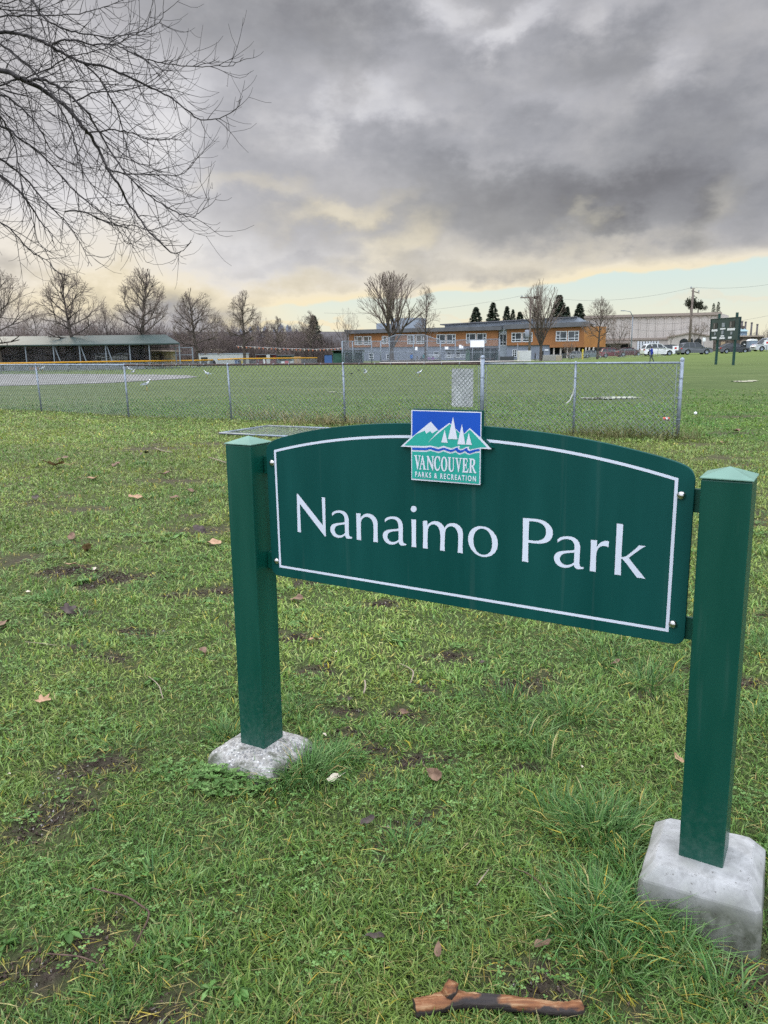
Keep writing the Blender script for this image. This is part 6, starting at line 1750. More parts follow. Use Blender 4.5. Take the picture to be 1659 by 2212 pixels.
def school():
    F = Facade(753, 200, 1262, 181)
    g0 = -1.6
    T = Thing('school_building', F.pt(F.u(1000), -1.4), 'long two storey school with orange upper walls, grey lower walls and flat grey roof', 'school')
    C3 = lambda X, Y: (713.2 + X * .2480, 576 + Y * .2480); C4 = lambda X, Y: (1069.8 + X * .1819, 576 + Y * .1819)
    U = lambda p: F.u(p[0]); Z = lambda p: F.z(*p)
    uL, uS0, uS1, uR = U(C3(165, 0)), U(C3(1462, 0)), U(C3(1541, 0)), U(C4(1055, 0)); uM = U(C4(650, 0))
    zt = (Z(C3(165, 585)), Z(C3(1462, 553))); zm = (Z(C3(165, 703)), Z(C3(1462, 690)))
    mb = MB(); F.slab(mb, uL, uS0, zm, zt, -14, 0); T.part('wall', mb, MT['orange'], label='orange upper wall, longer left part')
    mb = MB(); F.slab(mb, uL + .1, uS0, g0, (zm[0] - .003, zm[1] - .003), -13.8, -.25); T.part('wall', mb, MT['greywall'], label='grey lower wall')
    zt2 = (Z(C4(135, 745)), Z(C4(1055, 711))); zm2 = (Z(C4(135, 930)), Z(C4(1055, 958)))
    mb = MB(); F.slab(mb, uS1, uM, Z(C4(400, 932)), (zt2[0], zt2[0] * .45 + zt2[1] * .55), -14, .6)
    F.slab(mb, uM + .003, uR, Z(C4(850, 958)), (zt2[0] * .45 + zt2[1] * .55, zt2[1]), -12, .6)
    T.part('wall', mb, MT['orange'], label='orange upper wall right of the stair')
    # end wall turned toward the street
    ex, ey = at(1308, 745, 186).xy; e0 = F.pt(uR, 0, .6); e1 = Vector((ex, ey, 0)); zb_, zt_ = Z(C4(1055, 958)), zt2[1]
    mb = MB(); nn = Vector((0, 8, 0))
    for z0, z1 in ((zb_, zt_ + .05),):
        vs = [e0 + UPZ * z0, e1 + UPZ * z0, e1 + nn + UPZ * z0, e0 + nn + UPZ * z0, e0 + UPZ * z1, e1 + UPZ * z1, e1 + nn + UPZ * z1, e0 + nn + UPZ * z1]
        mb.add(vs, [(0, 3, 2, 1), (4, 5, 6, 7), (0, 1, 5, 4), (1, 2, 6, 5), (2, 3, 7, 6), (3, 0, 4, 7)])
    T.part('wall', mb, MT['orange_lit'], label='orange end wall with painted light')
    mb = MB(); F.slab(mb, uS1, uM, g0, Z(C4(400, 932)) - .003, -13, .2); T.part('wall', mb, MT['greywall'], label='grey lower wall right of the stair')
    mb = MB(); F.slab(mb, uM + .01, uR + 4, g0, zb_ - .01, -11, -3.2); T.part('undercroft', mb, MT['dark'])
    mb = MB()
    for X in (690, 770, 850, 930, 990): mb = MB(); F.slab(mb, U(C4(X, 0)), U(C4(X, 0)) + .35, g0, zb_ - .01, -.3, .1); T.part('column', mb, MT['beige'])
    for k, X in enumerate((1060, 1100, 1150)): mb = MB(); mb.bar(F.pt(U(C4(X, 0)), g0, .3), F.pt(U(C4(X + 22, 0)), zb_, .3), .3); T.part('column', mb, MT['beige'])
    # roofs
    mb = MB(); zr = (Z(C3(158, 552)), Z(C3(1530, 517)))
    F.slab(mb, uL - .8, uS1 - 1.2, (zt[0] + .003, zt[1] + .003), zr, -15, 1.1); T.part('roof', mb, MT['roofgrey'])
    mb = MB(); zr2 = (Z(C4(130, 692)), Z(C4(1075, 655)))
    F.slab(mb, uS1 - .6, uR + .5, (zt2[0] + .003, zt2[1] + .003), zr2, -15, 1.7); T.part('roof', mb, MT['roofgrey'])
    mb = MB(); a, b = U(C3(935, 0)), U(C4(935, 0))
    F.slab(mb, a, b, (Z(C3(935, 530)), Z(C4(935, 650))), (Z(C3(935, 503)), Z(C4(935, 590))), -22, -7)
    F.slab(mb, b, uR + 1, (Z(C4(935, 660)), Z(C4(1075, 668))), (Z(C4(935, 590)), Z(C4(1075, 655))), -22, -7)
    T.part('clerestory', mb, MT['roofpale'])
    mb = MB(); F.slab(mb, a - 1, b - .2, (Z(C3(935, 503)) + .01, Z(C4(935, 590)) + .01), (Z(C3(935, 495)) + .05, Z(C4(935, 580)) + .05), -23, -6); T.part('roof', mb, MT['roofgrey'])
    mb = MB(); F.slab(mb, U(C3(465, 0)), U(C3(715, 0)), zr[0] - .2, Z(C3(600, 440)), -12, -6); F.slab(mb, U(C3(335, 0)), U(C3(422, 0)), zr[0] - .2, Z(C3(380, 487)), -11, -6)
    T.part('penthouse', mb, MT['roofpale'])
    # stair glazing
    mb = MB(); F.slab(mb, uS0 + .01, uS1 - .01, g0, zr[1] - .1, -6, -.6); T.part('wall', mb, MT['roofpale'], label='pale stair bay')
    us = (uS0 + uS1) / 2
    for z0, z1 in ((Z(C3(1500, 655)), Z(C3(1500, 590))), (Z(C3(1500, 682)), Z(C3(1500, 660)))): window(T, F, uS0 + .35, uS1 - .35, z0, z1, -.6, (.5,), (), .12)
    window(T, F, uS0 + .35, uS1 - .35, Z(C3(1500, 578)), Z(C3(1500, 552)), -.6, (.5,), (), .1, 'roofpale')
    # windows
    for X0, X1, Y0, Y1, bl in ((212, 362, 608, 680, 1), (450, 545, 605, 672, 1), (672, 820, 598, 672, 1), (925, 1095, 590, 668, 0), (1182, 1362, 583, 665, 0)):
        xm = (X0 + X1) / 2
        for a, b, l in ((X0 + 4, xm - 6, True), (xm + 6, X1 - 4, False)):
            if b - a < 30: continue
            u0, u1 = U(C3(a, 0)), U(C3(b, 0)); z0, z1 = Z(C3(xm, Y1 - 4)), Z(C3(xm, Y0 + 4)); t = .32 if l else .68
            window(T, F, u0 + .1, u1 - .1, z0, z1, 0, (t,), ((0, t, .55) if l else (t, 1, .55), (0, 1, .2)), .16, 'glass' if not bl else 'blind')
    for X0, X1, Y0, Y1 in ((192, 450, 783, 895), (715, 998, 765, 885)):
        xm = (X0 + X1) / 2
        for a, b, l in ((X0 + 8, xm - 8, True), (xm + 8, X1 - 8, False)):
            u0, u1 = U(C4(a, 0)), U(C4(b, 0)); z0, z1 = Z(C4(xm, Y1 - 8)), Z(C4(xm, Y0 + 8)); t = .36 if l else .64
            window(T, F, u0 + .1, u1 - .1, z0, z1, .6, (t,), ((0, t, .62) if l else (t, 1, .62), (0, 1, .26)), .16)
    for X0, X1, Y0, Y1 in ((338, 370, 757, 800), (490, 520, 765, 800), (1020, 1048, 744, 792), (1097, 1129, 742, 788), (1185, 1214, 738, 805), (905, 945, 745, 775)):
        window(T, F, U(C3(X0, 0)), U(C3(X1, 0)), Z(C3(X0, Y1)), Z(C3(X0, Y0)), -.25, (), ((0, 1, .4),), .14)
    window(T, F, U(C4(212, 0)), U(C4(256, 0)), Z(C4(230, 1065)), Z(C4(230, 992)), .2, (.45,), ((0, 1, .35), (0, 1, .7)), .12)
    mb = MB(); F.slab(mb, U(C4(555, 0)), U(C4(578, 0)), g0, Z(C4(560, 1000)), .2, .26); T.part('door', mb, MT['dark'])
    mb = MB(); F.slab(mb, U(C4(590, 0)), U(C4(636, 0)), Z(C4(600, 1000)), Z(C4(600, 980)), .2, .3); T.part('wall_sign', mb, MT['frame_white'])
    mb = MB(); F.slab(mb, U(C3(1000, 0)), U(C3(1215, 0)), Z(C3(1100, 725)), Z(C3(1100, 718)), -.25, .9); T.part('canopy', mb, MT['roofpale'])


school()


def hall():
    F = Facade(1262, 210, 1556, 200); C5 = lambda X, Y: (1316.7 + X * .2063, 576 + Y * .2063)
    U = lambda p: F.u(p[0]); Z = lambda p: F.z(*p)
    T = Thing('hall_building', F.pt(F.u(1420), .3), 'large windowless beige hall with shallow piers and a flat roof, behind the parked cars', 'hall')
    u0, u1 = F.u(1262), F.u(1551); zt = (F.z(1262, 684.5), F.z(1551, 676.5)); zl = Z(C5(400, 757))
    mb = MB(); F.slab(mb, u0, u1, zl, zt, -30, 0); T.part('wall', mb, MT['beige'])
    mb = MB(); F.slab(mb, u0, u1, 0, zl - .003, -30, .35); T.part('wall', mb, MT['beige'], label='plain lower wall')
    mb = MB(); F.slab(mb, u0, u1, zl - .25, zl + .25, .36, .7); T.part('ledge', mb, MT['beige_dark'])
    # piers with shallow arched heads between them
    pitch = (U(C5(480, 0)) - U(C5(215, 0))) / 3; k = 0; u = U(C5(215, 0)) - pitch * 4; mba = MB()
    while u < u1 + pitch:
        if u > u0 and u < u1: mbp = MB(); F.slab(mbp, u - .15, u + .15, zl + .26, zt[0] - 1.0, .05, .20); T.part('pier', mbp, MT['beige'])
        zz = zt[0] + (zt[1] - zt[0]) * max(0, min(1, (u - u0) / (u1 - u0)))
        n = 8; vs = []
        for j in range(n + 1):
            uu = u + pitch * j / n
            if uu < u0 or uu > u1: continue
            s = 4 * (j / n) * (1 - j / n); vs.append((uu, zz - 1.25 + .72 * s))
        for a, b in zip(vs, vs[1:]): F.slab(mba, a[0], b[0], (a[1], b[1]), (zz - .42, zz - .42), .06, .22)
        u += pitch
    T.part('arched_band', mba, mat('beige_band', (.37, .32, .27), .8, .2, var=.05), label='row of shallow arches under the roof')
    mb = MB(); F.slab(mb, u0 - .3, u1 + .3, (zt[0] - .4, zt[1] - .4), (zt[0] + .25, zt[1] + .25), -30.5, .6); T.part('roof', mb, MT['beige_dark'])
    # striped louvre window
    a, b = U(C5(300, 0)), U(C5(505, 0)); z0, z1 = Z(C5(400, 872)), Z(C5(400, 782)); mb = MB(); F.slab(mb, a, b, z0, z1, .353, .42); w = T.part('window', mb, MT['dark'])
    mb = MB()
    for k in range(8): uu = a + (b - a) * k / 7; F.slab(mb, uu - .26, uu + .26, z0, z1, .424, .55)
    T.part('louvre', mb, MT['frame_white'], w)
    mb = MB(); F.slab(mb, U(C5(120, 0)), U(C5(218, 0)), 0, Z(C5(170, 815)), .353, .45); T.part('door', mb, MT['dark'])
    mb = MB(); F.slab(mb, U(C5(-300, 0)), U(C5(215, 0)), Z(C5(100, 806)), Z(C5(100, 792)), .36, 3); T.part('canopy', mb, MT['beige_dark'])
    for X in (-180, -130, -75, -20): window(T, F, U(C5(X, 0)), U(C5(X + 30, 0)), Z(C5(X, 845)), Z(C5(X, 825)), .353, (), (), .1)
    # stepped end block
    mb = MB(); F.slab(mb, u1 + .003, F.u(1578), Z(C5(1160, 700)), (F.z(1560, 671), F.z(1578, 679)), -22, -8); T.part('wall', mb, MT['beige'], label='stepped back end block')
    # low gabled annex
    G = Facade(1442, 189, 1540, 185); U2 = lambda X: G.u(C5(X, 0)[0]); Z2 = lambda X, Y: G.z(*C5(X, Y))
    mb = MB(); ul, ur, ua = U2(612), U2(1072), U2(845); ze, za_ = Z2(612, 742), Z2(845, 700)
    prof = [(ul, 0), (ur, 0), (ur, ze), (ua, za_), (ul, ze)]
    mb.add([G.pt(u, z, 0) for u, z in prof] + [G.pt(u, z, -12) for u, z in prof], [(0, 1, 2, 3, 4), (9, 8, 7, 6, 5)] + [(i, (i + 1) % 5, 5 + (i + 1) % 5, 5 + i) for i in range(5)])
    T.part('annex', mb, MT['beige'], label='low gabled annex with arched doorways')
    mb = MB()
    for p, q in (((ul - .4, ze - .1), (ua, za_)), ((ua, za_), (ur + .4, ze - .1))):
        vs = [G.pt(p[0], p[1] + .02, .4), G.pt(q[0], q[1] + .02, .4), G.pt(q[0], q[1] + .02, -12.3), G.pt(p[0], p[1] + .02, -12.3)]; mb.add(vs + [v + UPZ * .3 for v in vs], [(0, 3, 2, 1), (4, 5, 6, 7), (0, 1, 5, 4), (1, 2, 6, 5), (2, 3, 7, 6), (3, 0, 4, 7)])
    T.part('annex_roof', mb, MT['beige_dark'])
    for X0, X1 in ((732, 822), (838, 872), (888, 962)):
        a, b = U2(X0), U2(X1); z1 = Z2(800, 778); h = Z2(800, 752) - z1; pts = [(a, 0), (b, 0)] + [(b + (a - b) * k / 8, z1 + h * math.sin(PI * k / 8) ** .7) for k in range(9)]
        mb = MB(); mb.plate([pts], lambda u, z, t: G.pt(u, z, .03 + t), .03); T.part('doorway', mb, MT['dark'])


hall()


def stone_house():
    F = Facade(1538, 172, 1652, 168); C5 = lambda X, Y: (1316.7 + X * .2063, 576 + Y * .2063); U = lambda X: F.u(C5(X, 0)[0]); Z = lambda X, Y: F.z(*C5(X, Y))
    T = Thing('stone_building', F.pt(U(1350), .6), 'low dark brown stone building with an arched doorway, behind the scoreboard', 'building')
    mb = MB(); F.slab(mb, U(1085), U(1612), .2, (Z(1085, 742), Z(1612, 738)), -9, 0); T.part('wall', mb, MT['stone'])
    mb = MB(); F.slab(mb, U(1075), U(1620), Z(1085, 742) + .003, Z(1085, 728), -9.3, .4); T.part('roof', mb, MT['beige_dark'])
    mb = MB(); F.slab(mb, U(1165), U(1210), .2, Z(1200, 785), .003, .06); T.part('door', mb, mat('tan_door', (.36, .27, .18), .7, .2, var=.1))
    for r_, m_, o_, nm in ((1.0, 'beige_dark', .10, 'arch_surround'), (.74, 'dark', .16, 'doorway')):
        a, b = U(1410) - (U(1450) - U(1370)) * .62 * r_, U(1410) + (U(1450) - U(1370)) * .62 * r_; zs = Z(1410, 808); h = (Z(1410, 765) - zs) * r_
        pts = [(a, .2), (b, .2)] + [((a + b) / 2 + (b - a) / 2 * math.cos(PI * k / 12), zs + h * math.sin(PI * k / 12)) for k in range(13)]
        mb = MB(); mb.plate([pts], lambda u, z, t: F.pt(u, z, o_ - t), .09); T.part(nm, mb, MT[m_])
    mb = MB(); c = F.pt(U(1412), Z(1412, 812), .17); F.slab(mb, U(1404), U(1420), Z(1412, 818), Z(1412, 808), .163, .2); T.part('notice', mb, MT['white'])


stone_house()


def small_house(px0, px1, Y, ptop, peave, pbase, wallm, roofm, label, gable_front=True, name='house', group='small houses beyond the park', turn=0.0):
    F = Facade(px0, Y, px1, Y + turn); w = (F.b - F.a).length; pm = (px0 + px1) / 2; z0 = min(-1.0, F.z(pm, pbase)); ze, zt = F.z(pm, peave), F.z(pm, ptop)
    T = Thing(name, F.pt(w / 2, z0), label, 'house', group)
    D = w * 1.1; mb = MB()
    if gable_front: prof = [(0, z0), (w, z0), (w, ze), (w / 2, zt), (0, ze)]; mb.add([F.pt(u, z, 0) for u, z in prof] + [F.pt(u, z, -D) for u, z in prof], [(0, 1, 2, 3, 4), (9, 8, 7, 6, 5)] + [(i, (i + 1) % 5, 5 + (i + 1) % 5, 5 + i) for i in range(5)])
    else: F.slab(mb, 0, w, z0, ze, -D, 0)
    T.part('wall', mb, wallm)
    mb = MB(); e = .35
    if gable_front:
        for p, q in (((-e, ze - .25), (w / 2, zt)), ((w / 2, zt), (w + e, ze - .25))):
            vs = [F.pt(p[0], p[1] + .02, e), F.pt(q[0], q[1] + .02, e), F.pt(q[0], q[1] + .02, -D - e), F.pt(p[0], p[1] + .02, -D - e)]; mb.add(vs + [v + UPZ * .2 for v in vs], [(0, 3, 2, 1), (4, 5, 6, 7), (0, 1, 5, 4), (1, 2, 6, 5), (2, 3, 7, 6), (3, 0, 4, 7)])
    else:
        vs = [F.pt(-e, ze, e), F.pt(w + e, ze, e), F.pt(w + e, ze, -D - e), F.pt(-e, ze, -D - e), F.pt(w * .15, zt, -D * .5), F.pt(w * .85, zt, -D * .5)]; mb.add(vs, [(0, 1, 5, 4), (2, 3, 4, 5), (1, 2, 5), (3, 0, 4), (3, 2, 1, 0)])
    rf = T.part('roof', mb, roofm)
    mb = MB(); c = F.pt(w * .7, 0, -D * .4); mb.box((c.x - .35, c.y - .35, ze), (c.x + .35, c.y + .35, zt + .5)); T.part('chimney', mb, MT['stone'], rf)
    for t in (.25, .62): window(T, F, w * t, w * (t + .15), z0 + (ze - z0) * .55, z0 + (ze - z0) * .85, 0, (.5,), (), .08)
    return T


PW = mat('cream_siding', (.38, .36, .32), .8, .2, var=.08); BW = mat('grey_blue_siding', (.20, .23, .27), .8, .2, var=.1); DR = mat('dark_shingle_roof', (.055, .052, .055), .85, .2, var=.3, scale=2); BR = mat('brown_siding', (.12, .09, .075), .85, .2, var=.2)
small_house(677, 700, 165, 727, 738, 775, PW, DR, 'pale gabled house half hidden behind the bushes right of the conifer')
small_house(556, 584, 170, 716, 731, 775, BW, DR, 'grey house with a steep gable behind the slim bare tree')
small_house(505, 545, 175, 722, 736, 775, BR, DR, 'brown gabled house left of the grey one behind the thicket')
small_house(236, 268, 172, 726, 738, 775, PW, DR, 'small pale gable showing above the green cage roof')
small_house(100, 150, 178, 728, 742, 775, BR, DR, 'dark brown roofed house left of the small pale gable')
small_house(372, 420, 180, 720, 735, 775, BR, DR, 'dark house hidden behind the leaning trunk tree')
small_house(1590, 1612, 215, 708, 716, 730, mat('blue_grey_siding', (.20, .27, .34), .7, .2, var=.1), mat('pale_teal_roof', (.26, .36, .37), .6, .3, var=.1), 'little blue house with a hipped pale roof right of the scoreboard', False)

# hill ridge and the far skyline on it
xs = np.linspace(-2600, 700, 90); rows = []
for Y, f in ((900, 0.0), (1500, .62), (2050, 1.0), (2700, .9), (3600, 0)):
    h = (50 + 9 * fbm(xs / 400, xs * 0, 4, 3)) * f * sstep(650, 100, xs) * (.75 + .25 * sstep(-2600, -600, xs)) - 3
    rows.append(np.stack([xs * Y / 2050, np.full_like(xs, Y), h], 1))
V = np.concatenate(rows); n = len(xs); i = np.arange(len(rows) * n).reshape(len(rows), n)
Q = np.stack([i[:-1, :-1].ravel(), i[:-1, 1:].ravel(), i[1:, 1:].ravel(), i[1:, :-1].ravel()], 1)
o = link('hills', arrays_mesh('hills', V, Q, smooth=True), mat('hazy_wooded_hill', (.085, .080, .082), .95, .05, var=.25, scale=.012)); tag(o, kind='structure')
MT['tower'] = mat('hazy_concrete_tower', (.24, .26, .30), .8, .2, var=.1, scale=.05)
for k, (px, t, w) in enumerate([(541, 709, 7), (557, 706, 5), (572, 708, 7), (593, 711, 6), (606, 703, 11), (621, 705, 7), (627, 707, 5), (641, 714, 6), (520, 714, 8)]):
    Y = 2060; p = at(px, t, Y); W = w * Y / 1660; z0 = 40; mb = MB(); mb.box((-W / 2, -W / 2, 0), (W / 2, W / 2, p.z - z0)); mb.box((-W / 5, -W / 5, p.z - z0 + .1), (W / 5, W / 5, p.z - z0 + 4))
    mb.box((-W / 2 - .4, -W / 2 - .4, (p.z - z0) * .93), (W / 2 + .4, W / 2 + .4, (p.z - z0) * .95))
    o = mb.build('tower_block', MT['tower']); o.location = (p.x, Y, z0); tag(o, 'tiny hazy tower block on the far skyline behind the bare trees', 'tower', 'distant tower blocks on the skyline')
for k, (X, Yt) in enumerate(((1390, 575), (1427, 580), (1490, 588), (1549, 605))):
    px, t = 1316.7 + X * .2063, 576 + Yt * .2063; Y = 230; p = at(px, t, Y); mb = MB(); mb.tube([(0, 0, 0), (0, 0, p.z)], [.32, .26], 8); mb.lathe([(.28, p.z - .3), (.34, p.z), (.28, p.z + .15)], 8)
    o = mb.build('chimney_stack', mat('grey_brown_stack', (.12, .11, .11), .8, .2, var=.1)); o.location = (p.x, Y, 0); tag(o, ['first and tallest thin grey stack right of the scoreboard', 'second thin grey stack right of the scoreboard', 'third thin grey stack right of the scoreboard', 'last and lowest thin grey stack near the right edge'][k], 'stack', 'thin grey stacks beyond the scoreboard')


# ------------------------------------------------------------------ ball cage with green roof
def ball_cage():
    Yf, Yb = 84.0, 91.0; F = Facade(-180, Yf, 388, Yf); C = lambda X, Y: (X * .2513, 713.2 + Y * .2513); U = lambda X: F.u(C(X, 0)[0]); Z = lambda X, Y: F.z(*C(X, Y)); g = lambda u: gz(*F.pt(u, 0).xy)
    T = Thing('ball_cage', F.pt(U(700), 0), 'long low batting cage with green sheet roof and black netting', 'batting cage')
    mb = MB(); ze = F.z(200, 743.2); zr = ze + 1.0; u0, u1, ur = U(-700), U(1550), U(1400)
    bk = lambda px, o: at(px, 745, Yf + o).x - F.a.x
    top = [F.pt(u0, ze, .3), F.pt(u1, ze, .3), F.pt(bk(359, 4.5), zr, -4.5), F.pt(u0, zr, -4.5), F.pt(u0, ze, -9), F.pt(bk(366, 9), ze, -9)]
    mb.add(top + [v - UPZ * .12 for v in top], [(0, 1, 2, 3), (3, 2, 5, 4), (1, 5, 2), (6, 9, 8, 7), (9, 10, 11, 8), (7, 8, 11), (0, 6, 7, 1), (1, 7, 11, 5), (4, 10, 9, 3), (3, 9, 6, 0)])
    T.part('roof', mb, mat('green_sheet_roof', (.030, .054, .050), .5, .4, var=.12, scale=.8))
    for X in (-420, -150, 215, 455, 680, 905, 1112, 1280, 1540):
        for d in ((0, -8.6) if X < 1100 else (0,)):
            mb = MB(); mb.bar(F.pt(U(X), g(U(X)) - .1, d), F.pt(U(X), ze - .02, d), .10); T.part('post', mb, MT['galv_far'])
    for X in (455, 680, 905):
        mb = MB(); mb.bar(F.pt(U(X + 5), ze - .1, -.15), F.pt(U(X + 45), Z(X, 268), -.15), .10); T.part('brace', mb, MT['galv_far'])
    mb = MB()
    # hanging net, three gathered swags on the front and one along the back
    for off, z_lo in ((-.5, .1), (-4.4, .1), (-8.2, .1)):
        n = 90; vs = []; fs = []
        for j in range(n + 1):
            u = u0 + (U(1285) - u0) * j / n
            for k in range(7):
                t = k / 6; vs.append(F.pt(u, z_lo + (ze - .1 - z_lo) * (1 - t), off + .25 * math.sin(j * .55 + 2.5 * t) * t))
        for j in range(n):
            for k in range(6): b = j * 7 + k; fs.append((b, b + 1, b + 8, b + 7))
        mb.add(vs, fs, 0, True)
    T.part('net', mb, netting('black_cord_net', (.02, .022, .025), .42), fix=False)
    mb = MB()
    for off, zz, ph in ((-.4, 1.9, 0), (-.45, 1.35, 1.3), (-4.3, 1.7, 2), (-.42, .75, .4)):
        pts = [F.pt(u0 + (U(1285) - u0) * j / 70, zz + .28 * math.sin(j * .42 + ph) - .12 * abs(math.sin(j * .21 + ph)), off) for j in range(71)]; mb.tube(pts, .05, 5)
    T.part('gathered_net', mb, MT['black'])
    mb = MB()
    for X in (290, 410, 520, 590, 800, 970, 1060): mb.bar(F.pt(U(X), .1, -8.5), F.pt(U(X), ze - .2, -8.5), .07)
    mb.bar(F.pt(u0, 1.0, -8.5), F.pt(U(1300), 1.0, -8.5), .06); mb.bar(F.pt(u0, Z(400, 155), -8.5), F.pt(U(1300), Z(400, 155), -8.5), .06)
    T.part('frame', mb, MT['galv_far'])
    mb = MB(); F.slab(mb, u0, U(1230), 0, .62, -.06, 0); T.part('skirt_board', mb, mat('grey_skirting_board', (.20, .21, .22), .8, .2, var=.25, scale=1.2))
    # tall side fence at the right end
    mb = MB(); e = U(1612)
    mb.bar(F.pt(e, 0, -2), F.pt(e, Z(1612, 148), -2), .11); mb.bar(F.pt(U(1440), Z(1612, 148), -2), F.pt(e, Z(1612, 148), -2), .07); mb.bar(F.pt(U(1440), Z(1612, 212), -2), F.pt(e, Z(1612, 212), -2), .07); mb.bar(F.pt(U(1465), 0, -2), F.pt(U(1465), Z(1612, 148), -2), .09)
    T.part('side_fence', mb, MT['galv_far'])


ball_cage()


def shed():
    F = Facade(323, 95, 372, 95); Zp = lambda py: F.z(345, py); w = (F.b - F.a).length
    T = Thing('storage_shed', F.pt(w / 2, 0), 'small cream shed with a flat overhanging roof at the end of the ball cage', 'shed')
    mb = MB(); F.slab(mb, 0, w * .72, 0, Zp(760), -4, 0); T.part('wall', mb, mat('cream_boarding', (.42, .34, .23), .8, .2, var=.08))
    mb = MB(); F.slab(mb, -.3, w, Zp(760) + .003, (Zp(756), Zp(758.5)), -4.4, .6); T.part('roof', mb, mat('tan_roof_edge', (.34, .28, .21), .8, .2, var=.1))
    mb = MB(); F.slab(mb, w * .42, w * .58, 0, Zp(766), .003, .05); T.part('door', mb, BR)


shed()


def rail_fence():
    pts = [(-420, 63.0, 793), (-200, 66, 789.5), (0, 69.5, 785.3), (210, 78, 781.6), (417, 88, 778.8), (460, 90, 777.3)]; pts2 = [(470, 91, 776.8), (513, 93, 775), (600, 98, 774), (685, 103, 773)]
    T = Thing('outfield_fence', at(200, 790, 77) * 1, 'outfield fence with a yellow capped top rail in front of the ball cage', 'fence')
    for run in (pts, pts2):
        P = [at(px, py, Y) for px, Y, py in run]; mb = MB(); mb.tube(P, .075, 8); mb.v = mb.v; T.part('top_rail', mb, mat('yellow_rail_cap', (.52, .26, .01), .5, .3, var=.1))
        mb = MB()
        for a, b in zip(P, P[1:]):
            ga, gb = gz(a.x, a.y), gz(b.x, b.y); mb.add([(a.x, a.y, ga), (b.x, b.y, gb), tuple(b), tuple(a)], [(0, 1, 2, 3)])
            n = max(1, int((b - a).length / 2.6))
            for k in range(n):
                q = a.lerp(b, k / n); mp = MB(); mp.tube([(q.x, q.y, gz(q.x, q.y) - .1), tuple(q)], .035, 6); T.part('post', mp, MT['galv_far'])
        T.part('wire_mesh', mb, netting('far_wire_mesh', (.22, .24, .27), .36), fix=False)


rail_fence()


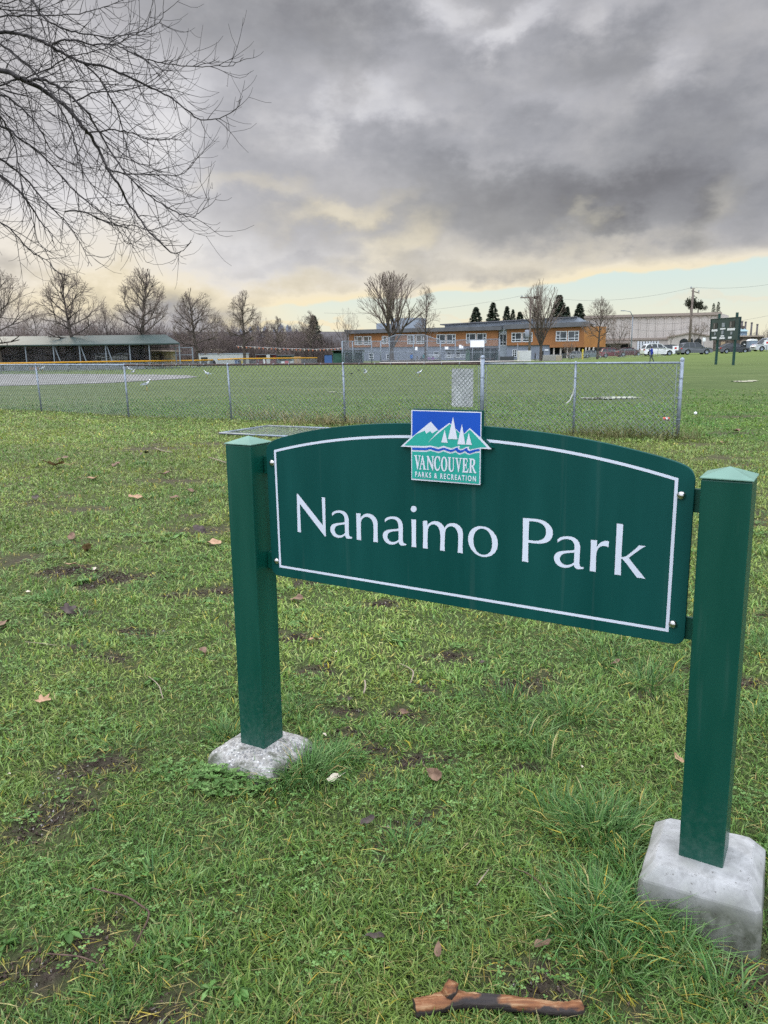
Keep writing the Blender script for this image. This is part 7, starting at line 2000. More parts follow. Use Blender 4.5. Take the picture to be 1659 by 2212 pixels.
def backstop():
    Y = 112; F = Facade(739, 109, 1079, 113); C = lambda X, Yp: (713.2 + X * .2480, 576 + Yp * .2480); U = lambda X: F.u(C(X, 0)[0]); Z = lambda X, Yp: F.z(*C(X, Yp)); g = lambda X: gz(*F.pt(U(X), 0).xy)
    T = Thing('backstop', F.pt(U(700), g(700)), 'tall grey chain link baseball backstop with a raised sloping middle', 'backstop')
    def topz(X):
        if X <= 440: return Z(X, 650)
        if X <= 570: return Z(X, 652 - 57 * (X - 440) / 130)
        if X <= 820: return Z(X, 594)
        if X <= 960: return Z(X, 593 + 52 * (X - 820) / 140)
        return Z(X, 645 - 15 * (X - 960) / 515)
    for X in (105, 195, 360, 440, 515, 725, 845, 960, 1090, 1240, 1340, 1475):
        mb = MB(); mb.tube([F.pt(U(X), g(X) - .1), F.pt(U(X), topz(X) if X not in (515, 725, 845) else topz(X))], .085 if X not in (105, 440, 960, 1475) else .12, 6); T.part('post', mb, MT['galv_far'])
    mb = MB(); K = [105, 440, 570, 820, 960, 1475]
    mb.tube([F.pt(U(X), topz(X)) for X in K], .06, 6); mb.tube([F.pt(U(X), Z(X, 745)) for X in (105, 1475)], .05, 6); mb.tube([F.pt(U(X), Z(X, 650)) for X in (440, 960)], .05, 6)
    T.part('rail', mb, MT['galv_far'])
    mb = MB(); KK = [105, 440, 570, 820, 960, 1475]
    for a, b in zip(KK, KK[1:]): mb.add([F.pt(U(a), g(a), .01), F.pt(U(b), g(b), .01), F.pt(U(b), topz(b), .01), F.pt(U(a), topz(a), .01)], [(0, 1, 2, 3)])
    T.part('wire_mesh', mb, netting('backstop_wire_mesh', (.19, .215, .25), .28), fix=False)
    # banner and notices wired to it
    for X0, X1, Y0, Y1, nm, lb in ((1218, 1341, 641, 703, 'banner', 'large blank white board wired high on the backstop above the right dugout'), (737, 759, 699, 729, 'notice_board', 'small upright cream notice in the middle of the backstop'),
                                   (997, 1028, 697, 721, 'notice_board', 'white notice on the backstop right of its middle section'), (1120, 1142, 681, 713, 'notice_board', 'upright white notice on the backstop left of the large board'), (1143, 1158, 690, 714, 'notice_board', 'smaller white notice touching the upright one')):
        mb = MB(); c = F.pt(U((X0 + X1) / 2), Z((X0 + X1) / 2, (Y0 + Y1) / 2)); F.slab(mb, U(X0), U(X1), Z(X0, Y1), Z(X0, Y0), .10, .14)
        F.slab(mb, U(X0) + .06, U(X1) - .06, Z(X0, Y1) + .06, Z(X0, Y0) - .06, .141, .15, 1)
        mb.v = [tuple(Vector(v) - c) for v in mb.v]; o = mb.build(nm, [MT['frame_white'], MT['white']]); o.location = c; tag(o, lb, 'board')
    # dugouts
    for X0, X1, Yt, lb in ((20, 285, 738, 'green dugout with slanted roof behind the left end of the backstop'), (1215, 1472, 716, 'green dugout under the white board at the right end of the backstop')):
        D = Facade(*[q for q in (C(X0, 0)[0], 111.5 if X0 < 500 else 115.0, C(X1, 0)[0], 111.5 if X0 < 500 else 115.5)]); w = (D.b - D.a).length; zt = D.z(C((X0 + X1) / 2, Yt)[0], C(0, Yt)[1]); gg = gz(*D.pt(w / 2, 0).xy)
        t = Thing('dugout', D.pt(w / 2, gg, -1), lb, 'dugout', 'green dugouts beside the backstop')
        gm = MT.setdefault('dug', mat('green_dugout_board', (.045, .115, .085), .7, .2, var=.15, scale=1)); mb = MB()
        D.slab(mb, 0, w, gg, zt - .1, -2.6, -2.45); D.slab(mb, 0, .08, gg, zt - .05, -2.44, -.3); D.slab(mb, w - .08, w, gg, zt - .05, -2.44, -.3)
        if X0 < 500: D.slab(mb, .08, w * .38, gg, zt - .25, -.5, -.4)
        t.part('wall', mb, gm)
        mb = MB(); vs = [D.pt(-.2, zt - .12, -2.8), D.pt(w + .2, zt - .12, -2.8), D.pt(w + .2, zt + .12, .1), D.pt(-.2, zt + .12, .1)]; mb.add(vs + [v + UPZ * .1 for v in vs], [(0, 3, 2, 1), (4, 5, 6, 7), (0, 1, 5, 4), (1, 2, 6, 5), (2, 3, 7, 6), (3, 0, 4, 7)]); t.part('roof', mb, MT['roofgrey'])
        mb = MB(); D.slab(mb, w * .40, w - .2, gg + .42, gg + .5, -2.3, -1.8); D.slab(mb, w * .45, w * .47, gg, gg + .42, -2.2, -1.9); D.slab(mb, w - .5, w - .4, gg, gg + .42, -2.2, -1.9); t.part('bench', mb, MT['beige_dark'])
        for f in (.39, .7, .985): mb = MB(); mb.tube([D.pt(w * f, gg, -.1), D.pt(w * f, zt + .1, -.1)], .05, 6); t.part('post', mb, MT['galv_far'])
    # low retaining wall and spectator benches behind
    W_ = Facade(*[q for q in (C(445, 0)[0], 125, C(960, 0)[0], 127)]); w = (W_.b - W_.a).length; gg = -.9; zt = W_.z(905, 778.5)
    t = Thing('retaining_wall', W_.pt(w / 2, gg), 'low dark wall behind the backstop in front of the spectators', 'wall'); mb = MB(); W_.slab(mb, 0, w, gg, zt, -.4, 0); t.part('wall', mb, mat('dark_timber_wall', (.045, .042, .038), .9, .2, var=.3, scale=1)); mb = MB(); W_.slab(mb, 0, w, zt + .002, zt + .07, -.45, .06); t.part('coping', mb, MT['beige_dark'])
    for k, (X0, X1) in enumerate(((585, 690), (835, 955), (1000, 1200))):
        B = Facade(C(X0, 0)[0], 140, C(X1, 0)[0], 140); w = (B.b - B.a).length; z1 = B.z(C(X0, 0)[0], 771); z0 = gz(*B.pt(0, 0).xy)
        t = Thing('picnic_bench', B.pt(w / 2, z0), ['dark bench left of the spectators behind the backstop', 'white topped bench where the spectators sit behind the backstop', 'long low bench under the school windows behind the backstop'][k], 'bench', 'benches behind the backstop')
        mb = MB(); B.slab(mb, 0, w, z1 - .08, z1, -.4, .3); t.part('seat', mb, MT['frame_white'] if k else MT['galv_far']); mb = MB(); B.slab(mb, 0, w, z1 + .28, z1 + .36, -.6, -.5); t.part('backrest', mb, MT['frame_white'] if k else MT['galv_far'])
        for f in (.08, .92): mb = MB(); B.slab(mb, w * f - .05, w * f + .05, z0, z1 + .3, -.48, -.42); B.slab(mb, w * f - .05, w * f + .05, z0, z1 - .085, .1, .2); t.part('leg', mb, MT['galv_far'])


backstop()


def bunting():
    pts = [at(510, 747.5, 118), at(600, 752, 117), at(680, 754.5, 115), at(720, 753, 113), at(740, 751, 111)]
    T = Thing('bunting', pts[2], 'string of small orange and white triangular flags strung above the yellow rail', 'bunting')
    mb = MB(); mb.tube(pts, .015, 4); T.part('string', mb, MT['white'])
    ms = [mat('orange_flag', (.48, .17, .09), .7, .2, var=.1), mat('pale_flag', (.48, .40, .34), .7, .2, var=.1)]; k = 0
    for a, b in zip(pts, pts[1:]):
        n = int((b - a).length / .62)
        for j in range(n):
            c = a.lerp(b, (j + .5) / n); mb = MB(); mb.add([c + Vector((-.14, 0, -.02)), c + Vector((.14, 0, -.02)), c + Vector((.02, .05, -.34))], [(0, 1, 2)]); T.part('flag', mb, ms[(k * 7 + k // 3) % 2], fix=False); k += 1


bunting()


# clutter behind the outfield fence
def cbox(name, px0, px1, Y, ptop, pbot, D, m, label, cat, detail=None, group=None):
    F = Facade(px0, Y, px1, Y); w = (F.b - F.a).length; pm = (px0 + px1) / 2; zb, zt = F.z(pm, pbot), F.z(pm, ptop); zb = min(zb, gz(*F.pt(w / 2, 0).xy))
    T = Thing(name, F.pt(w / 2, zb), label, cat, group); mb = MB(); F.slab(mb, 0, w, zb, zt, -D, 0); T.part('body', mb, m, bevel=.04)
    if detail: detail(T, F, w, zb, zt)
    return T


def truckish(T, F, w, zb, zt):
    for f in (.12, .3, .85):
        mb = MB(); c = F.pt(w * f, zb + .4, .02); mb.lathe([(.001, -.1), (.25, -.1), (.42, -.08), (.42, .08), (.25, .1), (.001, .1)], 12, c, 0, True, 'y'); T.part('wheel', mb, MT['black'])
    mb = MB(); F.slab(mb, -.05, w + .05, zt + .002, zt + .14, -2.5, .04); T.part('roof', mb, MT['roofpale'])
    mb = MB(); F.slab(mb, w * .06, w * .2, zt - .9, zt - .35, .003, .03); T.part('window', mb, MT['glass'])


def lidded(T, F, w, zb, zt): mb = MB(); F.slab(mb, -.03, w + .03, zt + .002, zt + .09, -.75, .05); T.part('lid', mb, MT['black'])


def shelf(T, F, w, zb, zt): mb = MB(); F.slab(mb, -.1, w + .1, zt + .002, zt + .12, -2.3, .3); T.part('roof', mb, MT['roofgrey']); mb = MB(); F.slab(mb, w * .1, w * .9, zt - .7, zt - .15, .003, .04); T.part('opening', mb, MT['dark'])


TW = mat('off_white_trailer', (.46, .47, .46), .5, .3, var=.08); BL = mat('blue_plastic', (.04, .10, .26), .5, .4, var=.1)
cbox('trailer', 426, 530, 108, 765.5, 784, 2.4, TW, 'long white trailer parked behind the yellow rail', 'trailer', truckish)
cbox('trailer', 203, 262, 104, 765.5, 780, 2.2, TW, 'white trailer seen through the netting of the ball cage', 'trailer', truckish)
cbox('kiosk', 552, 592, 112, 767, 783, 2, mat('dark_red_boards', (.13, .03, .03), .7, .2, var=.2), 'dark red hut behind the yellow rail under the bunting', 'hut', shelf)
cbox('kiosk', 597, 632, 114, 768.5, 783, 2, mat('grey_teal_boards', (.14, .19, .20), .7, .2, var=.2), 'grey teal hut right of the dark red hut', 'hut', shelf)
cbox('recycling_bin', 505, 511.5, 106, 777.5, 786, .7, BL, 'blue wheeled bin behind the yellow rail near the white trailer', 'bin', lidded)
cbox('recycling_bin', 700, 716, 108, 767, 784, .8, BL, 'pair wide blue bin beside the left dugout', 'bin', lidded)
cbox('crate_stack', 634, 648, 108, 769, 786, 1, mat('plywood', (.34, .22, .13), .8, .2, var=.15), 'tall plywood crate right of the huts behind the yellow rail', 'crate', lidded)
for k, (a, b, t, m, lb) in enumerate([(519, 523, 778.5, mat('yellow_sign', (.55, .42, .05), .6, .3), 'small yellow board between the blue bin and the slim tree'), (525, 528, 778, MT['white'], 'small white board right of the yellow one'), (606, 613, 781, MT['white'], 'white board behind the fence below the grey hut'),
                                      (614, 622, 779.5, mat('pink_red_sign', (.52, .10, .12), .6, .3), 'red board right of the white board below the grey hut'), (625, 633, 780, TW, 'pale blue grey board right of the red board'), (567, 571, 774, MT['white'], 'white poster fixed under the dark red hut roof'), (574, 582, 766.5, TW, 'tall white banner standing by the dark red hut'), (58, 80, 793.5, mat('tan_plywood', (.30, .17, .09), .8, .2, var=.15), 'tan plywood sheet leaning at the foot of the ball cage')]):
    F = Facade(a, 104 if a > 100 else 82, b, 104 if a > 100 else 82); w = (F.b - F.a).length; zt = F.z((a + b) / 2, t); zb = gz(*F.pt(0, 0).xy); c = F.pt(w / 2, zb); mb = MB(); F.slab(mb, 0, w, zb + .1, zt, -.05, 0); F.slab(mb, .05, .12, zb - .1, zb + .1, -.05, 0); F.slab(mb, w - .12, w - .05, zb - .1, zb + .1, -.05, 0)
    mb.v = [tuple(Vector(v) - c) for v in mb.v]; o = mb.build('sign_board', m, bevel=.01); o.location = c; tag(o, lb, 'board')


def street_bits():
    C4 = lambda X, Y: (1069.8 + X * .1819, 576 + Y * .1819); C5 = lambda X, Y: (1316.7 + X * .2063, 576 + Y * .2063)
    T = cbox('storage_container', 1122.5, 1148, 128, 757.5, 777, 2, mat('dirty_white_sheet', (.52, .53, .52), .6, .3, var=.1, scale=.8), 'dirty white storage box in front of the school by the gravel path', 'container', None)
    cbox('barrier', 1174, 1208, 140, 767, 775.5, .25, mat('pale_boards', (.30, .29, .27), .8, .2, var=.15), 'low grey board barrier between the nest tree and the silver car', 'barrier', None)
    cbox('electrical_box', 1204, 1215, 136, 767.5, 775.5, .6, mat('tan_box', (.36, .31, .24), .7, .2, var=.1), 'tan utility box at the right end of the grey board barrier', 'box', None)
    cbox('planter', 1069, 1111, 126, 770, 780, .8, mat('dark_planter', (.06, .065, .07), .8, .2, var=.2), 'dark long planter right of the right dugout', 'planter', None)
    p = at(1258.5, 769, 145); z1 = at(1258.5, 754.5, 145).z; z0 = gz(p.x, p.y); mb = MB(); mb.lathe([(.16, 0), (.16, z1 - z0 - .1), (.12, z1 - z0), (.001, z1 - z0 + .04)], 10); o = mb.build('bollard', mat('yellow_paint', (.50, .40, .04), .6, .3, var=.15)); o.location = (p.x, p.y, z0); tag(o, 'yellow post under the right end of the orange wall', 'post')
    # street fence
    P = [(1158, 150, 759.5), (1215, 146, 760), (1290, 132, 760), (1372, 118, 757.5), (1440, 105, 756)]; T = Thing('street_fence', at(1290, 765, 132), 'thin grey chain link fence in front of the parked cars', 'fence'); mb = MB(); mm = MB(); Q = []
    for px, Y, py in P:
        q = at(px, py, Y); q.z = gz(q.x, q.y) + 1.2; Q.append(q)
    mb.tube(Q, .025, 5); T.part('top_rail', mb, MT['galv_far'])
    for a, b in zip(Q, Q[1:]):
        mm.add([(a.x, a.y, a.z - 1.2), (b.x, b.y, b.z - 1.2), tuple(b), tuple(a)], [(0, 1, 2, 3)]); n = int((b - a).length / 3)
        for k in range(n): q = a.lerp(b, k / n); pp = MB(); pp.tube([(q.x, q.y, q.z - 1.3), tuple(q)], .03, 5); T.part('post', pp, MT['galv_far'])
    T.part('wire_mesh', mm, netting('street_wire_mesh', (.30, .32, .34), .16), fix=False)
    # poles
    def pole(px, top, base, Y, r, m, name, label, build=None, lean=0):
        q = at(px, base, Y); z0 = gz(q.x, q.y); z1 = at(px, top, Y).z; T = Thing(name, (q.x, q.y, z0), label, 'pole'); mb = MB(); tp = Vector((q.x + lean, q.y, z1)); mb.tube([(q.x, q.y, z0 - .3), tuple(tp)], [r, r * .65], 8); T.part('shaft', mb, m)
        if build: build(T, tp, q)
        return T, tp
    wood = mat('weathered_pole_wood', (.16, .13, .11), .85, .2, var=.25, scale=2)

    def xarm(T, tp, q):
        mb = MB(); mb.bar(tp + Vector((-2.0, 0, -.15)), tp + Vector((.8, 0, -.15)), .18, .22); T.part('crossarm', mb, wood)
        for d in (-1.7, -.9, .6): mb = MB(); mb.lathe([(.08, 0), (.13, .1), (.06, .28)], 8, tp + Vector((d, 0, -.04))); T.part('insulator', mb, MT['tower'])
        mb = MB(); mb.lathe([(.38, -1.0), (.44, -.9), (.44, .3), (.3, .42), (.01, .45)], 12, tp + Vector((-.6, -.4, -6.6))); T.part('transformer', mb, MT['tower'])
    _, pA = pole(1143, 641, 778, 152, .26, wood, 'utility_pole', 'wooden utility pole with crossarm and transformer left of the nest tree', xarm)

    def xtop(T, tp, q):
        mb = MB(); mb.bar(tp + Vector((-.3, 0, -.3)), tp + Vector((1.1, 0, -.7)), .14); mb.bar(tp + Vector((-.5, 0, .1)), tp + Vector((.3, 0, .1)), .1); T.part('crossarm', mb, wood)
        for d in (1.0, -.4): mb = MB(); mb.lathe([(.08, 0), (.13, .12), (.06, .3)], 8, tp + Vector((d, 0, -.5 if d > 0 else .15))); T.part('insulator', mb, MT['tower'])
    _, pB = pole(1488, 624.5, 757, 140, .27, wood, 'utility_pole', 'tall leaning wooden utility pole in front of the beige hall', xtop, .05)

    def lamp(T, tp, q):
        mb = MB(); mb.tube([tp, tp + Vector((-.5, 0, .9)), tp + Vector((-1.6, 0, 1.1))], [.09, .07, .05], 6); a = T.part('arm', mb, MT['galv_far']); mb = MB(); mb.box((tp.x - 2.3, tp.y - .15, tp.z + 1.02), (tp.x - 1.5, tp.y + .15, tp.z + 1.16)); T.part('lamp_head', mb, MT['galv_far'], bevel=.03)
    pole(1363, 684, 760, 148, .12, MT['galv_far'], 'street_lamp', 'curved steel street lamp in front of the left half of the beige hall', lamp)
    q = at(1359, 760, 150); 
    pole(1357.5, 716, 760, 152, .09, wood, 'short_pole', 'short wooden pole just left of the street lamp')
    pole(1118, 742, 760, 172, .07, MT['galv_far'], 'light_pole', 'thin grey pole against the school left of the utility pole')
    # no parking style plates on posts by the kerb
    for px, t, b, Y, lb in ((1458, 747, 768, 110, 'small white street sign with a red mark above the dark car'), (1655, 735, 760, 106, 'white street sign with a red mark above the silver van at the right edge'), (1519, 729.5, 757, 135, 'narrow white street sign on a thin post in front of the annex')):
        q = at(px, b, Y); z0 = gz(q.x, q.y); z1 = at(px, t, Y).z; T = Thing('street_sign', (q.x, q.y, z0), lb, 'sign'); mb = MB(); mb.tube([(q.x, q.y, z0 - .1), (q.x, q.y, z1)], .035, 6); T.part('post', mb, MT['galv_far']); w = .42 if px != 1519 else .25; h = .62
        mb = MB(); mb.box((q.x - w, q.y - .08, z1 - h), (q.x + w, q.y - .045, z1)); mb.box((q.x - .14, q.y - .10, z1 - h * .7), (q.x + .14, q.y - .081, z1 - h * .3), 1); T.part('plate', mb, [MT['white'], mat('sign_red', (.5, .03, .03), .5, .3)] if px != 1519 else [MT['white'], MT['white']])
    # wires
    MT['cable'] = mat('overhead_cable', (.10, .10, .11), .7, .2)
    def wire(a, b, sag, label, r=.016):
        pts = [a.lerp(b, t) - UPZ * sag * 4 * t * (1 - t) for t in np.linspace(0, 1, 15)]; c = pts[7]; mb = MB(); mb.tube([p - c for p in pts], r, 4, cap=False); o = mb.build('overhead_wire', MT['cable'], fix=False); o.location = c; tag(o, label, 'wire')
    wire(pA + Vector((-1.7, 0, .2)), at(700, 676, 170), 1.2, 'overhead wire running left from the utility pole by the nest tree'); wire(pA + Vector((.6, 0, .2)), pB + Vector((0, 0, .3)), 1.5, 'uppermost overhead wire between the two utility poles')
    wire(pB + Vector((0, 0, .3)), at(1760, 592, 150), 1.0, 'uppermost overhead wire running right from the tall leaning pole'); wire(pB + Vector((0, 0, -6.4)), at(1760, 657, 150), .6, 'lower overhead wire running right past the scoreboard')
    wire(at(1337, 704, 160), pB + Vector((0, 0, -6.6)), .8, 'lower of two wires crossing the beige hall to the tall pole', .02); wire(at(1337, 690, 160), pB + Vector((0, 0, -5.6)), .6, 'low wire crossing near the top of the beige hall', .018)
    # portable toilet
    F = Facade(1619, 152, 1636, 152); w = (F.b - F.a).length; g = gz(*F.pt(w / 2, 0).xy); zt = F.z(1628, 736); T = Thing('portable_toilet', F.pt(w / 2, g), 'blue grey portable toilet with a domed white roof beside the stone building', 'toilet')
    mb = MB(); F.slab(mb, 0, w, g, zt, -1.3, 0); T.part('wall', mb, mat('blue_grey_plastic', (.16, .20, .27), .5, .3, var=.08), bevel=.04); mb = MB(); F.slab(mb, w * .15, w * .85, g + .1, zt - .15, .003, .04); T.part('door', mb, mat('grey_blue_door', (.20, .25, .32), .5, .3, var=.08))
    mb = MB(); pr = [(w * .5 + w * .54 * math.cos(PI * k / 8), zt + .003 + .32 * math.sin(PI * k / 8)) for k in range(9)]; mb.plate([pr], lambda u, z, t: F.pt(u, z, .05 - t), 1.4); T.part('roof', mb, MT['white'])
    mb = MB(); F.slab(mb, w * .3, w * .7, zt - .9, zt - .65, .043, .06); T.part('sticker', mb, mat('red_sticker', (.5, .1, .08), .5, .3))


street_bits()


def scoreboard():
    a = on_ground(1546, 789); b = on_ground(1583.5, 790.3); a.z = gz(a.x, a.y); b.z = gz(b.x, b.y); d = (b - a); d.z = 0; L = d.length; d.normalize(); n = Vector((d.y, -d.x, 0)); n = n if n.dot(Vector((0, -1, 0)) + a * -.01) > 0 else -n
    n = -n if n.dot(-a) < 0 else n
    T = Thing('scoreboard', (a + b) / 2, 'dark green scoreboard standing on two square posts at the edge of the field', 'scoreboard'); gm = mat('dark_green_board', (.018, .042, .040), .6, .3, var=.12, scale=1.5)
    at_z = lambda py, px: at(px, py, a.lerp(b, .5).y).z
    for p, tp, px in ((a, 678, 1549), (b, 675, 1587)):
        mb = MB(); mb.bar(p - UPZ * .2, Vector((p.x, p.y, at(px, tp, p.y).z)), .17); T.part('post', mb, mat('dark_green_post', (.012, .05, .042), .6, .3, var=.12))
    z0, z1 = at_z(734.5, 1565), at_z(688, 1565); c = a.lerp(b, .5); ov = (L * 275 / 170 - L) / 2
    P = lambda u, z, o: c + d * u + n * o + UPZ * (z - c.z); W = L / 2 + ov
    def sl(mb, u0, u1, za, zb, o0, o1, mi=0):
        vs = [P(u0, za, o0), P(u1, za, o0), P(u1, za, o1), P(u0, za, o1), P(u0, zb, o0), P(u1, zb, o0), P(u1, zb, o1), P(u0, zb, o1)]; mb.add(vs, [(0, 3, 2, 1), (4, 5, 6, 7), (0, 1, 5, 4), (1, 2, 6, 5), (2, 3, 7, 6), (3, 0, 4, 7)], mi)
    mb = MB(); sl(mb, -W, W, z0, z1, .10, .26); T.part('board', mb, gm)
    H = z1 - z0; fx = lambda X: -W + 2 * W * X; fz = lambda t: z1 - H * t
    for X0, X1, t0, t1, m_ in ((.10, .26, .17, .48, 0), (.42, .52, .20, .40, 1), (.68, .86, .14, .46, 0), (.17, .21, .62, .76, 1), (.42, .49, .56, .74, 1), (.74, .80, .62, .76, 1)):
        mb = MB(); sl(mb, fx(X0), fx(X1), fz(t1), fz(t0), .263, .29, 0)
        if not m_: sl(mb, fx(X0 + .035), fx((X0 + X1) / 2 - .01), fz(t1 - .03), fz(t0 + .03), .292, .31, 1)
        T.part('number_slot', mb, [MT['dark'] if not m_ else MT['galv_far'], mat('faded_panel', (.16, .15, .14), .8, .2, var=.2)])
    for X0, X1, t0, t1 in ((.06, .27, .47, .58), (.37, .55, .44, .51), (.62, .88, .46, .57), (.08, .25, .84, .92), (.40, .52, .78, .84), (.37, .55, .87, .95), (.67, .79, .85, .94)):
        mb = MB(); sl(mb, fx(X0), fx(X1), fz(t1), fz(t0), .263, .285); T.part('label_strip', mb, MT['frame_white'])
    mb = MB()
    for u in (-W, W - .06): sl(mb, u, u + .06, z0 - .03, z1 + .03, .09, .30)
    sl(mb, -W, W, z1 + .002, z1 + .05, .09, .30); T.part('frame', mb, gm)


scoreboard()


# ------------------------------------------------------------------ parked cars
def car_profile(kind):
    if kind == 'suv':
        return dict(L=4.6, W=1.86, body=[(-2.28, .42), (-2.30, .80), (-2.24, 1.02), (-2.05, 1.08), (-1.0, 1.06), (.9, 1.03), (1.05, 1.02), (1.9, .93), (2.18, .82), (2.30, .62), (2.28, .40)], roof=[(-2.16, 1.05), (-1.92, 1.48), (-1.55, 1.66), (-.6, 1.70), (.15, 1.64), (1.02, 1.03)], wr=.36, wx=(-1.38, 1.40), clear=.24)
    if kind == 'hatch':
        return dict(L=4.2, W=1.75, body=[(-2.05, .36), (-2.08, .7), (-2.02, .92), (-1.7, .95), (-.9, .95), (.8, .93), (1.0, .91), (1.75, .80), (2.0, .68), (2.08, .5), (2.06, .32)], roof=[(-1.98, .93), (-1.6, 1.33), (-1.1, 1.47), (-.3, 1.50), (.25, 1.42), (1.05, .92)], wr=.32, wx=(-1.25, 1.28), clear=.18)
    if kind == 'van':
        return dict(L=4.6, W=1.9, body=[(-2.26, .40), (-2.30, .8), (-2.25, 1.05), (-1.9, 1.08), (-.9, 1.08), (1.2, 1.05), (1.35, 1.03), (1.9, .95), (2.2, .80), (2.28, .6), (2.26, .38)], roof=[(-2.2, 1.06), (-2.02, 1.62), (-1.7, 1.82), (-.5, 1.87), (.55, 1.78), (1.35, 1.05)], wr=.34, wx=(-1.4, 1.42), clear=.20)
    return dict(L=4.6, W=1.80, body=[(-2.26, .38), (-2.28, .72), (-2.2, .92), (-1.6, .98), (-.9, .96), (.85, .93), (1.0, .90), (1.85, .78), (2.16, .66), (2.28, .5), (2.24, .32)], roof=[(-1.95, .96), (-1.1, 1.38), (-.55, 1.46), (0, 1.46), (.35, 1.40), (1.15, .90)], wr=.33, wx=(-1.36, 1.38), clear=.18)


def make_car(px, py, Y, kind, colr, label, rz=0.0, flip=False):
    q = at(px, py, Y); P = car_profile(kind); root = empty('parked_car', (q.x, q.y, gz(q.x, q.y)), rz + (PI if flip else 0)); tag(root, label, 'car', 'cars parked along the street')
    paint_ = mat('car_paint', colr, .25, .5, .15, var=.04, scale=1, coat=.6)
    hw = P['W'] / 2; wr = P['wr']
    low = [(-P['L'] / 2 + .06, P['clear'] + .04)]
    for wx in P['wx']:
        ar = wr + .07
        low.append((wx - ar, P['clear']))
        for k in range(9): a = PI - PI * k / 8; low.append((wx + ar * math.cos(a), max(P['clear'], wr + ar * math.sin(a))))
        low.append((wx + ar, P['clear']))
    low.append((P['L'] / 2 - .06, P['clear'] + .04))
    loop = low + P['body'][::-1]
    mb = MB(); inset = lambda x, z: hw * (1 - .10 * max(0, (abs(x) - 1.5) / .8) ** 2) * (1 - .05 * max(0, (z - .75) / .35))
    tri = tessellate_polygon([[Vector((x, z, 0)) for x, z in loop]])
    for s in (-1, 1): mb.add([(x, s * inset(x, z), z) for x, z in loop], [tuple(t) for t in tri])
    n = len(loop); mb.add([(x, -inset(x, z), z) for x, z in loop] + [(x, inset(x, z), z) for x, z in loop], [(i, (i + 1) % n, n + (i + 1) % n, n + i) for i in range(n)])
    mb.build('body', paint_, root)
    rf = P['roof']; wt = lambda z: hw * (.93 - .17 * (z - rf[0][1]) / (max(r[1] for r in rf) - rf[0][1]))
    mb = MB(); tri = tessellate_polygon([[Vector((x, z, 0)) for x, z in rf]])
    for s in (-1, 1): mb.add([(x, s * wt(z), z) for x, z in rf], [tuple(t) for t in tri])
    mb.add([(x, -wt(z), z) for x, z in rf] + [(x, wt(z), z) for x, z in rf], [(i, i + 1, len(rf) + i + 1, len(rf) + i) for i in range(len(rf) - 1)]); mb.build('window', MT['glass'], root)
    # roof skin, pillars
    mb = MB(); k0, k1 = 2, 4
    for i in range(1, len(rf) - 2): a, b = rf[i], rf[i + 1]; mb.add([(a[0], -wt(a[1]) - .01, a[1] + .012), (b[0], -wt(b[1]) - .01, b[1] + .012), (b[0], wt(b[1]) + .01, b[1] + .012), (a[0], wt(a[1]) + .01, a[1] + .012)], [(0, 1, 2, 3)])
    for s in (-1, 1):
        e = .012
        for i in range(len(rf) - 1): a, b = rf[i], rf[i + 1]; mb.bar((a[0], s * (wt(a[1]) + e), a[1]), (b[0], s * (wt(b[1]) + e), b[1]), .09, .07)
        for x in (-.55, .30) if kind != 'suv' else (-1.15, -.35, .45):
            zt = np.interp(x, [r[0] for r in rf], [r[1] for r in rf]); mb.bar((x + .03, s * (wt(rf[0][1]) + e), rf[0][1]), (x - .06, s * (wt(zt) + e), zt), .08, .03)
    mb.build('roof', paint_, root)
    for wx in P['wx']:
        for s in (-1, 1):
            mb = MB(); c = (wx, s * (hw - .12), wr); mb.lathe([(wr * .62, -.11), (wr * .93, -.11), (wr, -.07), (wr, .07), (wr * .93, .11), (wr * .62, .11)], 18, c, 0, True, 'y'); w = mb.build('wheel', MT['black'], root)
            mb = MB(); mb.lathe([(.001, s * .06), (wr * .2, s * .075), (wr * .62, s * .10), (wr * .66, s * .06)], 10, c, 0, False, 'y'); mb.build('rim', MT['galv'], w)
    for s in (-1, 1):
        b = P['body']; mb = MB(); mb.box((b[-3][0] - .16, s * hw * .62 - .18, b[-3][1] - .16), (b[-3][0] + .06, s * hw * .62 + .18, b[-3][1] - .02)); mb.build('headlight', MT['frame_white'], root, bevel=.02)
        mb = MB(); mb.box((b[1][0] - .015, s * hw * .78 - .14, b[1][1] - .02), (b[1][0] + .14, s * hw * .78 + .14, b[1][1] + .16)); mb.build('tail_light', MT.setdefault('tail', mat('red_lamp', (.35, .01, .01), .3, .5)), root, bevel=.015)
        mb = MB(); mb.box((.72, s * (hw + .02) - .09, .98), (.88, s * (hw + .02) + .09, 1.12)); mb.build('mirror', paint_, root, bevel=.03)
    mb = MB(); mb.box((P['L'] / 2 - .04, -hw * .45, .48), (P['L'] / 2 + .015, hw * .45, .62)); mb.build('grille', MT['black'], root, bevel=.01)
    return root


